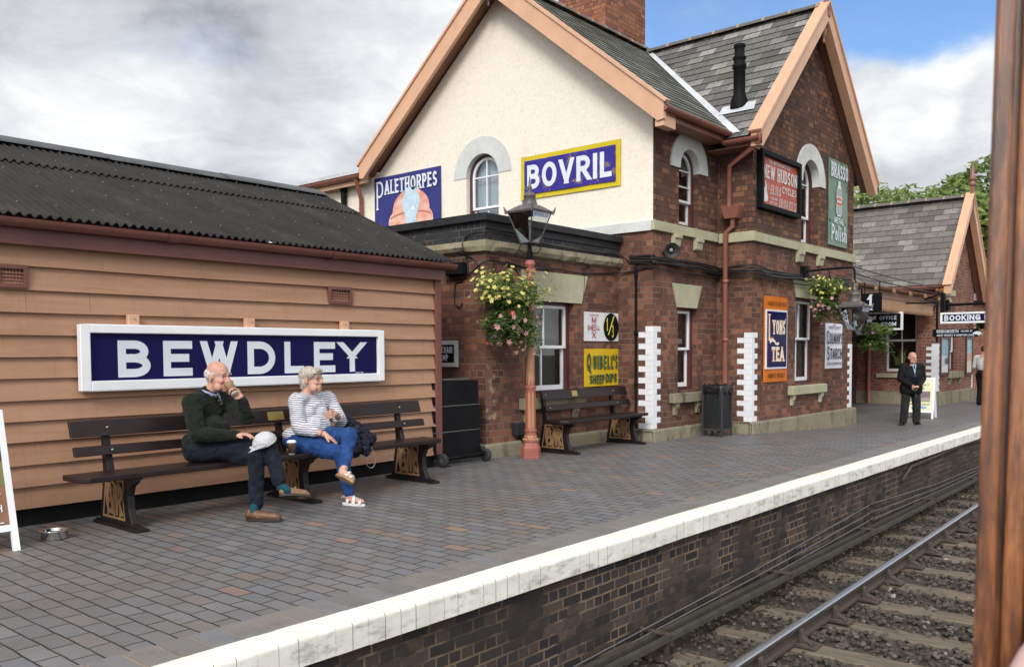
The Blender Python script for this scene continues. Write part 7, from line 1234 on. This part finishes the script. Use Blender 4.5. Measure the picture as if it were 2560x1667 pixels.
hl = hand(wrL, (cup0*.5+cup1*.5)-wrL+Vector((0, -.0, .02)), Vector((-1, -.15, .25)), 1, 1.0, curls=(.55, .6, .62, .66), thumb_dir=(-.55, -.2, -.25))
hr = hand(wrR, mP(650, 702, 6.38)-wrR, (0, 0, -1), -1, 1.0, curl=.28)
core = [('c', nk, .05, hc+Vector((0, .02, -.05)), .055), ('c', pel, .1, chest, .1), ('c', shR, .06, shL, .06), ('c', chest, .1, nk, .05)]+chain([shR, elR, wrR], [.04, .034, .026])+chain([shL, elL, wrL], [.04, .034, .026])+chain([hipR, knR, anR], [.06, .045, .035])+chain([hipL, knL, anL], [.06, .045, .035])+[('c', pel, .09, hipR, .07), ('c', pel, .09, hipL, .07)]
blob('body', HS+core+hl+hr, .005, skin_m, A, 3)
face_bits(A, HH, HR, 1.08, brow=paint('grey_brow_hair', (.3, .24, .2), .7, .1, 40))
HS2 = [('e', HH(-.036, sg*.024, .016), (.076*1.08, .059*1.08, .058*1.08), HR) for sg in (1, -1)]+[('c', HH(.012, sg*.073, .026), .009, HH(.014, sg*.075, -.018), .006) for sg in (1, -1)]+[('e', HH(-.07, 0, -.028), (.038, .052, .042), HR)]
blob('hair', HS2, .006, hairg, A, 3, fold=.004, ff=45)
swe = clothmat('dark_green_wool', (.014, .017, .013), .95, .9, 14, .3, sheen=.25)
sw = [('e', chest+Vector((0, .01, .0)), (.185, .135, .17)), ('e', belly, (.185, .165, .15)), ('c', shR, .078, nk+Vector((-.03, .02, -.03)), .075), ('c', shL, .078, nk+Vector((.03, .02, -.03)), .075), ('c', shR+Vector((.03, 0, -.03)), .088, shL-Vector((.03, 0, .03)), .088), ('c', chest+Vector((0, 0, .05)), .13, nk-Vector((0, .0, .05)), .085), ('c', nk-Vector((0, 0, .035)), .078, nk+Vector((0, -.0, -.0)), .068), ('e', pel+Vector((0, -.01, .07)), (.185, .15, .1))]
sw += chain([shR, elR, wrR], [.083, .068, .045])+chain([shL, elL, wrL-(wrL-elL).normalized()*.02], [.08, .066, .046])+[('c', chest+Vector((.1, -.05, .06)), .07, shL, .07), ('c', chest+Vector((-.1, -.05, .06)), .07, shR, .07)]
blob('sweater', sw, .008, swe, A, 6, fold=.007, ff=10)
mb = MB(); nd = Vector((.3, -.9, .35)).normalized(); c0 = nk+Vector((.0, 0, .035)); pl_ = [c0+Vector((.073*cos(a)+.005, .07*sin(a)-.008, .012*sin(2*a)-.035*max(0, -sin(a)))) for a in [2*pi*i/24 for i in range(24)]]; mb.grid([[p+Vector((0, 0, -.03)) for p in pl_], pl_, [c0+(p-c0)*1.07+Vector((0, 0, -.016)) for p in pl_]], 0, True, True); mb.build('shirt_collar', clothmat('lilac_shirt', (.32, .33, .55), .8, .3, 20), A)
mb = MB(); pn = nk+Vector((.055, -.085, -.045)); mb.face([nk+Vector((.03, -.082, .012)), pn+Vector((.015, -.022, -.045)), nk+Vector((.068, -.062, .012))]); mb.build('shirt_front', bpy.data.materials['lilac_shirt'], A)
for i in range(3): mb = MB(); mb.sphere(nk+Vector((.018+.014*i, -.102-.018*i, -.03-.032*i)), (.011, .007, .011), 10, 6); mb.build('button', paint('dark_button', (.05, .04, .035), .3, .2, 20), A)
den = clothmat('dark_navy_denim', (.012, .015, .024), .85, .8, 12, .35, sheen=.1)
tro = [('e', pel, (.18, .155, .12)), ('c', pel, .12, hipR, .105), ('c', pel, .12, hipL, .105)]+chain([hipR, hipR.lerp(knR, .6), knR, knR.lerp(anR, .5), anR+(knR-anR).normalized()*.05], [.105, .088, .072, .064, .062])+chain([hipL, hipL.lerp(knL, .6), knL, knL.lerp(anL, .5), anL+(knL-anL).normalized()*.03], [.105, .086, .073, .064, .060])
blob('trousers', tro, .008, den, A, 5, fold=.0075, ff=11)
teal = clothmat('teal_sock', (.012, .06, .085), .9, .3, 30); fhR, ftR = mP(890, 1240, 6.14), PY(700+312/3.973, 900+1365/3.973, 6.03); fhL, ftL = Vector((4.02, 6.355, .012)), Vector((4.185, 6.075, .012))
blob('sock', chain([anR+(knR-anR).normalized()*.1, anR, fhR.lerp(ftR, .25)+Vector((0, 0, .05))], [.044, .04, .034]), .006, teal, A, 3); blob('sock', chain([anL+(knL-anL).normalized()*.08, fhL.lerp(ftL, .2)+Vector((0, 0, .06))], [.042, .036]), .006, teal, A, 3)
u_ = (knR-anR).normalized(); s1 = shoe('shoe', fhR, ftR, u_, leather2, A, h=.06); s2 = shoe('shoe', fhL, ftL, (0, 0, 1), leather, A)
def cup(label, p0, p1, lid, name='paper_cup', r0=.040, r1=.029):
    r = thing(name, label, 'cup', 'paper coffee cups'); ax_ = (Vector(p1)-Vector(p0)); L = ax_.length; mb = MB(); mb.lathe([(.001, .004), (r1*.95, .004), (r1, 0), (r0, L), (r0+.003, L+.001), (r0+.003, L-.004), (r0-.002, L-.003), (r1, .01), (.001, .01)], p0, 22, axis=ax_); mb.build('cup_wall', paint('kraft_paper', (.47, .31, .18), .6, .06, 15), r)
    mb = MB(); mb.lathe([(.001, .002), (r1+.0005, .0), (r1+.0008, .008)], p0, 22, axis=ax_); mb.build('cup_base', paint('pale_green_paper', (.6, .66, .55), .6, .05, 15), r)
    if lid: mb = MB(); mb.lathe([(r0+.004, L-.004), (r0+.005, L+.004), (r0-.001, L+.008), (r0-.004, L+.017), (r0-.008, L+.016), (r0-.009, L+.011), (.001, L+.011)], p0, 22, axis=ax_); mb.build('lid', M['white'], r)
    return r
cup('brown paper coffee cup tipped to the mouth of the seated man', cup1, cup0, False)
cc1 = PY(700+117/3.973, 900+950/3.973, 6.70); cc1.z = .471; cup('brown paper coffee cup with white lid standing on the bench beside the woman', cc1, cc1+Vector((0, 0, .112)), True)
cc2 = cc1+Vector((-.19, .12, 0)); cup('paper cup half hidden behind the white cap', cc2, cc2+Vector((0, 0, .10)), True)
# cap on his knee
cpn = thing('baseball_cap', 'white baseball cap held on the crossed knee of the seated man', 'cap'); cc_ = mP(752, 748, 6.33); capm = clothmat('white_cotton', (.55, .55, .57), .85, .6, 14, .08); fw = Vector((-.72, .38, -.34)).normalized(); R_ = frame(fw, (-.1, -.35, 1)); mb = MB(); rows = []
for i in range(7): t_ = i/6*pi/2; rows.append([cc_+R_ @ Vector((.105*cos(t_)*cos(a), .088*cos(t_)*sin(a), .095*sin(t_)-.035)) for a in [2*pi*k/24 for k in range(24)]])
mb.grid(rows, 0, True, True); mb.build('crown', capm, cpn); mb = MB(); rows = []
for i in range(5): q = i/4; rows.append([cc_+R_ @ Vector((.095*cos(a)*(1+.78*q*cos(a)**.6 if cos(a) > 0 else 1), .09*sin(a)*(1+.05*q), -.033-.03*q*(1-abs(sin(a)))+.018*abs(sin(a))*q)) for a in [(-pi/2*.93)+pi*.93*k/14 for k in range(15)]])
mb.grid(rows, 0, True); pk_ = mb.build('peak', capm, cpn); so_ = pk_.modifiers.new('s', 'SOLIDIFY'); so_.thickness = .004
# ---- the woman in the striped top
W_ = thing('person', 'grey-haired woman with glasses in striped top and blue jeans sitting on the long bench', 'person')
hf = Vector((.40, -.91, .07)); hc = wP(312, 195, 6.84); HS, HH, HR = head_shapes(hc, hf, (0, -.02, 1), 1.0, jaw=1.12)
nk = Vector((5.05, 6.90, 1.0)); shR, shL = wP(160, 400, 6.84), wP(480, 385, 6.98); elR, elL = wP(190, 670, 6.76), wP(600, 605, 6.75); wrR, wrL = wP(440, 735, 6.53), wP(553, 530, 6.56)
pel = Vector((5.0, 6.92, .57)); hipR, hipL = Vector((4.92, 6.88, .56)), Vector((5.12, 6.94, .57)); knR, knL = wP(600, 925, 6.38), wP(690, 745, 6.38); anR, anL = wP(690, 1345, 6.27), wP(640, 1065, 6.19); chest, belly = Vector((5.06, 6.90, .84)), Vector((5.06, 6.84, .70))
hl = hand(wrL, wP(440, 560, 6.50)-wrL, Vector((-.35, .8, -.15)), -1, .95, curls=(.22, .3, .36, .42), thumb_dir=wP(430, 465, 6.5)-wP(540, 525, 6.55)); hr = hand(wrR, wP(580, 820, 6.44)-wrR, Vector((-.2, .4, -1)), -1, .95, curl=.12)
core = [('c', nk-Vector((0, 0, .03)), .056, hc+Vector((-.005, .02, -.05)), .054), ('c', pel, .1, chest, .1), ('c', shR, .055, shL, .055), ('c', chest, .1, nk, .06), ('c', shR, .05, nk, .05), ('c', shL, .05, nk, .05)]+chain([shR, elR, wrR], [.04, .042, .028])+chain([shL, elL, wrL], [.04, .04, .027])+chain([hipR, knR, anR], [.06, .045, .034])+chain([hipL, knL, anL], [.06, .045, .034])+[('c', pel, .09, hipR, .07), ('c', pel, .09, hipL, .07)]
fhR, ftR = Vector((5.035, 6.34, .03)), wP(835, 1425, 6.13); ftR.z = .025; fhL, ftL = wP(580, 1125, 6.20), wP(735, 1195, 6.0)
feet = chain([anR, fhR.lerp(ftR, .25)+Vector((0, 0, .03)), fhR.lerp(ftR, .88)+Vector((0, 0, .012))], [.036, .034, .026])+chain([anL, fhL.lerp(ftL, .25)+Vector((0, 0, .03)), fhL.lerp(ftL, .85)+Vector((0, 0, .012))], [.036, .034, .028])
blob('body', HS+core+hl+hr+feet, .005, skin_w, W_, 3); face_bits(W_, HH, HR, 1.0, brow=paint('grey_brow', (.3, .26, .22), .7, .1, 30))
hairw = paint('blonde_grey_hair', (.47, .42, .35), .6, .3, 55, bmp=.7, bscale=120, stretch=(1, 1, .5)); HS2 = [('e', HH(-.026, 0, .045), (.101, .088, .089), HR), ('e', HH(-.055, 0, -.01), (.066, .083, .08), HR), ('e', HH(.05, 0, .082), (.05, .07, .036), HR), ('e', HH(-.075, 0, -.06), (.04, .06, .045), HR)]+[('e', HH(.022, sg*.066, .055), (.05, .03, .042), HR) for sg in (1, -1)]+[('c', HH(.062+.006*i, -.055+.028*i, .088), .014, HH(.092, -.062+.03*i, .056), .007) for i in range(5)]
blob('hair', HS2, .0055, hairw, W_, 3, fold=.0028, ff=48)
gl = paint('red_spectacle_frame', (.16, .02, .022), .3, .1, 20, bmp=0); mb = MB()
for sg in (1, -1):
    P = [HH(.103-.012*abs(sin(0))-.006*abs(cos(a)*.6+sg), sg*.034+.024*cos(a), .003+.0145*sin(a)) for a in [2*pi*i/16 for i in range(17)]]; mb.tube(P, .0024, 6, caps=False); mb.tube([HH(.095, sg*.058, .008), HH(.07, sg*.075, .008), HH(-.005, sg*.084, .006)], .0024, 6)
mb.tube([HH(.105, .011, .006), HH(.108, 0, .009), HH(.105, -.011, .006)], .0022, 6); mb.build('spectacles', gl, W_)
m, tt, b = mat('striped_jersey'); p = geo(tt); wv = tt.noise(p, 7, 2, .5); sx = tt.new('ShaderNodeSeparateXYZ'); tt.put(sx.inputs[0], p); zz = tt.math('ADD', sx.outputs[2], tt.math('MULTIPLY', wv, .035)); zz = tt.math('ADD', zz, tt.math('MULTIPLY', sx.outputs[0], .10)); fr2 = tt.math('FRACT', tt.math('DIVIDE', zz, .0205)); st_ = tt.math('MULTIPLY', tt.step(fr2, .30, .36), tt.step(fr2, .68, .62)); tt.put(b.inputs['Base Color'], tt.mix(st_, (.66, .66, .69), (.035, .045, .13))); b.inputs['Roughness'].default_value = .85; bump(tt, b, tt.noise(p, 13, 3, .5, .6), .6, .03)
sw = [('e', chest+Vector((0, -.0, .0)), (.185, .15, .16)), ('e', belly+Vector((0, -.01, 0)), (.19, .175, .14)), ('c', shR+Vector((.03, 0, 0)), .075, shL-Vector((.03, 0, 0)), .075), ('c', chest+Vector((0, 0, .04)), .13, nk-Vector((0, 0, .075)), .09), ('e', chest+Vector((-.07, -.1, -.01)), (.085, .075, .08)), ('e', chest+Vector((.07, -.09, -.01)), (.085, .075, .08)), ('e', pel+Vector((0, 0, .05)), (.19, .165, .09))]+chain([shR, elR, elR.lerp(wrR, .62)], [.08, .07, .052])+chain([shL, elL, elL.lerp(wrL, .4)], [.078, .066, .052])+[('c', chest+Vector((.1, -.04, .05)), .07, shL, .065), ('c', chest+Vector((-.1, -.04, .05)), .07, shR, .065)]
blob('striped_top', sw, .008, m, W_, 6, fold=.006, ff=10)
jean = clothmat('blue_denim', (.02, .058, .19), .85, .8, 12, .3, sheen=.1)
tro = [('e', pel, (.19, .165, .115)), ('e', pel+Vector((.05, -.1, .08)), (.15, .1, .07)), ('c', pel, .12, hipR, .11), ('c', pel, .12, hipL, .11)]+chain([hipR, hipR.lerp(knR, .55), knR, knR.lerp(anR, .5), anR+(knR-anR).normalized()*.03], [.115, .098, .075, .06, .05])+chain([hipL, hipL.lerp(knL, .55), knL, knL.lerp(anL, .5), anL+(knL-anL).normalized()*.02], [.115, .098, .078, .064, .052])
blob('jeans', tro, .008, jean, W_, 5, fold=.006, ff=12)
wl_ = paint('white_leather', (.72, .72, .72), .35, .05, 20); tan_ = paint('tan_cork_sole', (.32, .2, .09), .6, .1, 20); dark_in = paint('dark_insole', (.1, .06, .04), .6, .1, 20)
def sandal(h0, t0, up):
    h0, t0, u = Vector(h0), Vector(t0), Vector(up).normalized(); d = (t0-h0).normalized(); u = (u-d*u.dot(d)).normalized(); s_ = d.cross(u); L = (t0-h0).length; n = 26; out_ = []
    for i in range(n): a = 2*pi*i/n; x = L/2-(L/2+.012)*cos(a); w = (.034 if x < L*.5 else .042)*sin(a); out_.append(h0+d*x+s_*w)
    mb = MB(); mb.grid([[p-u*.032 for p in out_], [p-u*.004 for p in out_]], 0, True, True); mb.face([p-u*.032 for p in out_][::-1]); r = mb.build('sandal', tan_ if up[2] < .9 else wl_, W_); mb = MB(); mb.face([p-u*.004 for p in out_]); mb.build('insole', dark_in, r); mb = MB()
    for x, hh, tw in ((.25, .062, 0), (.45, .066, .02), (.62, .052, -.02), (.78, .036, .01)):
        P = [h0+d*(L*x+tw*cos(a)*1.2)+s_*(.044*cos(a))+u*(hh*sin(a)-.006) for a in [pi*i/10 for i in range(11)]]; Q = [p_+d*.026 for p_ in P]; mb.grid([P, Q, ], 0, True); mb.grid([[p_+u*.003 for p_ in P], [p_+u*.003 for p_ in Q]], 0, True)
    P = [h0-d*.012*sin(a)*1.0+s_*(.036*cos(a))+u*.03 for a in [pi*i/10 for i in range(11)]]; mb.grid([P, [p_+u*.02 for p_ in P]], 0, True); mb.build('sandal_straps', wl_, r)
sandal(fhR, ftR, (0, 0, 1)); sandal(fhL, ftL, (anL+(knL-anL)*.4)-fhL.lerp(ftL, .3)+Vector((0, 0, .0)))
d_ = (wrR-elR).normalized(); mb = MB(); c0 = elR.lerp(wrR, .93); a_ = d_.orthogonal().normalized(); b_ = d_.cross(a_); mb.tube([c0+(a_*cos(q)+b_*sin(q))*.031 for q in [2*pi*i/16 for i in range(17)]], .0035, 6, caps=False); mb.build('bracelet', paint('dark_bracelet', (.03, .03, .04), .4, .2, 20), W_)
d_ = (wrL-elL).normalized(); mb = MB(); c0 = elL.lerp(wrL, .9); a_ = d_.orthogonal().normalized(); b_ = d_.cross(a_); mb.tube([c0+(a_*cos(q)+b_*sin(q))*.031 for q in [2*pi*i/16 for i in range(17)]], .005, 6, caps=False); mb.build('wristwatch', M['steel'], W_)
# coat and bag beside her
m, tt, b = mat('navy_quilted_nylon'); p = geo(tt); b.inputs['Base Color'].default_value = (.009, .010, .022, 1); b.inputs['Roughness'].default_value = .45; b.inputs['Specular IOR Level'].default_value = .25; wv = tt.new('ShaderNodeTexWave', wave_type='BANDS', bands_direction='DIAGONAL'); tt.put(wv.inputs['Vector'], p); wv.inputs['Scale'].default_value = 5.5; wv.inputs['Distortion'].default_value = 2.5; bump(tt, b, tt.math('ADD', wv.outputs[1], tt.noise(p, 30, 3, .6)), .7, .03)
co = thing('puffer_coat', 'navy quilted coat draped over the bench beside the woman', 'coat'); J = wP; blob('coat', [('c', J(640, 610, 6.85), .07, J(760, 700, 6.78), .085), ('c', J(760, 700, 6.78), .09, J(880, 790, 6.68), .07), ('c', J(700, 720, 6.85), .09, J(800, 850, 6.72), .08), ('c', J(800, 850, 6.70), .075, J(850, 905, 6.63), .05), ('c', J(880, 780, 6.68), .055, J(925, 770, 6.64), .04), ('c', J(720, 850, 6.8), .08, J(740, 900, 6.74), .07), ('c', J(840, 780, 6.68), .06, J(850, 870, 6.62), .05), ('c', J(690, 640, 6.95), .07, J(800, 720, 6.88), .07)], .008, m, co, 3, fold=.011, ff=15)
st2 = thing('handbag_strap', 'pale pink handbag strap looping below the navy coat', 'bag strap'); mb = MB(); P = [J(x, y, 6.60+.0*y) for x, y in ((900, 850), (935, 930), (945, 1010), (930, 1060), (895, 1072), (860, 1040), (842, 980), (838, 930))]; rows = []
for i, p_ in enumerate(P): e_ = (P[min(i+1, 7)]-P[max(i-1, 0)]).normalized(); s_ = Vector((.35, .9, .1)); rows.append([p_-s_*.012, p_+s_*.012])
mb.grid(rows, 0, True); so_ = mb.build('strap', paint('pale_pink_strap', (.48, .37, .34), .5, .08, 15), st2); md_ = so_.modifiers.new('s', 'SOLIDIFY'); md_.thickness = .006; sb_ = so_.modifiers.new('b', 'SUBSURF'); sb_.render_levels = 2; sb_.levels = 1
# ---- the old man standing farther along
C_ = thing('person', 'bald old man in dark coat and glasses standing with a walking stick on the platform', 'person'); fc = Vector((-.80, -.58, 0)).normalized(); lf = Vector((0, 0, 1)).cross(fc); O = Vector((18.92, 5.24, zp(18.92, 5.24))); s = 1.50/1.74; T = lambda f, l, u: O+fc*f*s+lf*l*s+Vector((0, 0, u*s))
hc = T(.09, -.01, 1.615); HS, HH, HR = head_shapes(hc, fc+Vector((.15, -.15, -.12)), (0, 0, 1), s*1.1); wr1, wr2 = T(.27, .05, .93), T(.27, -.06, .94); h1 = hand(wr1, fc*.2+lf*-1+Vector((0, 0, -.45)), fc*-1, 1, s, curl=.55); h2 = hand(wr2, fc*.2+lf*1+Vector((0, 0, -.6)), fc*-1, -1, s, curl=.55)
shl, shr, ell, elr = T(.02, .2, 1.40), T(.02, -.2, 1.40), T(.02, .265, 1.11), T(.02, -.265, 1.11)
blob('body', HS+[('c', T(.03, 0, 1.42), .055*s, hc-Vector((0, 0, .06)), .055*s), ('c', T(0, 0, .95), .1, T(.02, 0, 1.38), .1)]+chain([shl, ell, wr1], [.04, .035, .026])+chain([shr, elr, wr2], [.04, .035, .026])+chain([T(0, .1, .9), T(.02, .12, .48), T(0, .13, .09)], [.06, .05, .04])+chain([T(0, -.1, .9), T(.02, -.13, .48), T(0, -.16, .09)], [.06, .05, .04])+h1+h2, .006, skin_m, C_, 3); face_bits(C_, HH, HR, s*1.1)
blob('hair', [('e', HH(-.05, 0, -.005), (.05, .078*s*1.1, .045), HR)], .008, hairg, C_, 3)
mb = MB(); [mb.tube([HH(.105, sg*.034+.022*cos(a), .003+.018*sin(a)) for a in [2*pi*i/12 for i in range(13)]], .0025, 5, caps=False) for sg in (1, -1)]; mb.build('spectacles', M['black'], C_)
coat = clothmat('black_jacket', (.009, .009, .011), .6, .8, 10, .3, sheen=.05); blob('coat', [('e', T(.02, 0, 1.18), (.2*s, .25*s, .27*s), frame(fc)), ('e', T(.0, 0, .90), (.2*s, .265*s, .22*s), frame(fc)), ('e', T(.0, 0, .80), (.19*s, .26*s, .1*s), frame(fc)), ('c', T(0, .16, 1.39), .1*s, T(0, -.16, 1.39), .1*s), ('c', T(.02, .0, 1.35), .14*s, T(.02, 0, 1.45), .085*s)]+chain([shl, ell, T(.24, .1, .97)], [.095*s, .078*s, .058*s])+chain([shr, elr, T(.24, -.11, .98)], [.095*s, .078*s, .058*s]), .009, coat, C_, 5, fold=.006, ff=9)
mb = MB(); mb.face([T(.165, .05, 1.46), T(.165, -.05, 1.46), T(.235, 0, 1.22)]); mb.build('shirt', clothmat('pale_blue_shirt', (.35, .4, .55), .8, .2, 20), C_); mb = MB(); mb.face([T(.172, .014, 1.45), T(.172, -.014, 1.45), T(.245, -.025, 1.16), T(.245, .025, 1.16)]); mb.build('tie', clothmat('dark_blue_tie', (.02, .035, .09), .6, .2, 20), C_)
gt = clothmat('charcoal_trousers', (.022, .023, .024), .85, .8, 8, .3); blob('trousers', [('e', T(0, 0, .88), (.15*s, .2*s, .15*s), frame(fc))]+chain([T(0, .1, .86), T(.02, .125, .48), T(.0, .135, .09)], [.115*s, .095*s, .088*s])+chain([T(0, -.1, .86), T(.02, -.14, .48), T(0, -.17, .09)], [.115*s, .095*s, .088*s]), .009, gt, C_, 4, fold=.007, ff=9)
bs_ = paint('black_shoe', (.008, .008, .008), .3, .1, 20)
for l, d in ((.135, .1), (-.17, -.55)): h0 = T(-.07, l, .01); shoe('shoe', h0, h0+(fc+lf*d).normalized()*.235, (0, 0, 1), bs_, C_, w=.036)
wk = thing('walking_stick', 'dark walking stick under the clasped hands of the standing old man', 'stick'); mb = MB(); mb.tube([T(.33, -.03, .0), T(.31, -.01, .88)], .010, 8); mb.build('shaft', M['bench_iron'], wk); mb = MB(); mb.tube([T(.31, -.06, .88), T(.31, 0, .905), T(.31, .06, .89)], .014, 8); mb.build('handle', M['bench_iron'], wk); mb = MB(); mb.lathe([(.013, 0), (.013, .05)], T(.31, -.01, .70), 8); mb.build('collar', M['bright_steel'], wk)
# ---- person half hidden by the window post
D_ = thing('person', 'person in white shirt and black trousers half hidden by the wooden window post', 'person'); O = Vector((27.2, 5.63, -.15)); fc = Vector((.9, -.4, 0)).normalized(); lf = Vector((0, 0, 1)).cross(fc); s = .97; T = lambda f, l, u: O+fc*f*s+lf*l*s+Vector((0, 0, u*s)); hc = T(.06, 0, 1.6); HS, HH, HR = head_shapes(hc, fc, s=s)
blob('body', HS+[('c', T(.02, 0, 1.4), .055, hc, .06), ('c', T(0, 0, .9), .1, T(0, 0, 1.38), .1)]+chain([T(0, .2, 1.38), T(.0, .26, 1.1), T(.15, .22, .9)], [.045, .04, .03])+chain([T(0, -.2, 1.38), T(0, -.26, 1.1), T(.15, -.22, .9)], [.045, .04, .03])+chain([T(0, .1, .9), T(.05, .1, .48), T(0, .1, .06)], [.07, .05, .04])+chain([T(0, -.1, .9), T(.0, -.1, .48), T(-.05, -.1, .06)], [.07, .05, .04])+hand(T(.15, .22, .9), (0, 0, -1), (0, -1, 0), 1, s)+hand(T(.15, -.22, .9), (0, 0, -1), (0, 1, 0), -1, s), .008, skin_m, D_, 3)
blob('hair', [('e', HH(-.02, 0, .04), (.1, .083, .085), HR)], .01, paint('dark_hair', (.02, .015, .012), .6, .2, 30), D_, 3)
blob('shirt', [('e', T(.02, 0, 1.2), (.15, .2, .28), frame(fc)), ('c', T(0, .15, 1.38), .085, T(0, -.15, 1.38), .085)]+chain([T(0, .2, 1.38), T(0, .26, 1.12)], [.085, .075])+chain([T(0, -.2, 1.38), T(0, -.26, 1.12)], [.085, .075]), .014, clothmat('white_shirt', (.62, .6, .6), .8, .6, 9, .06), D_, 5)
blob('trousers', [('e', T(0, 0, .92), (.13, .17, .16), frame(fc))]+chain([T(0, .1, .88), T(.05, .1, .48), T(0, .1, .06)], [.11, .085, .075])+chain([T(0, -.1, .88), T(0, -.1, .48), T(-.05, -.1, .06)], [.11, .085, .075]), .014, coat, D_, 5)
for l, b0 in ((.1, 0), (-.1, -.05)): h0 = T(b0-.06, l, .01); shoe('shoe', h0, h0+fc*.27, (0, 0, 1), bs_, D_, w=.04)
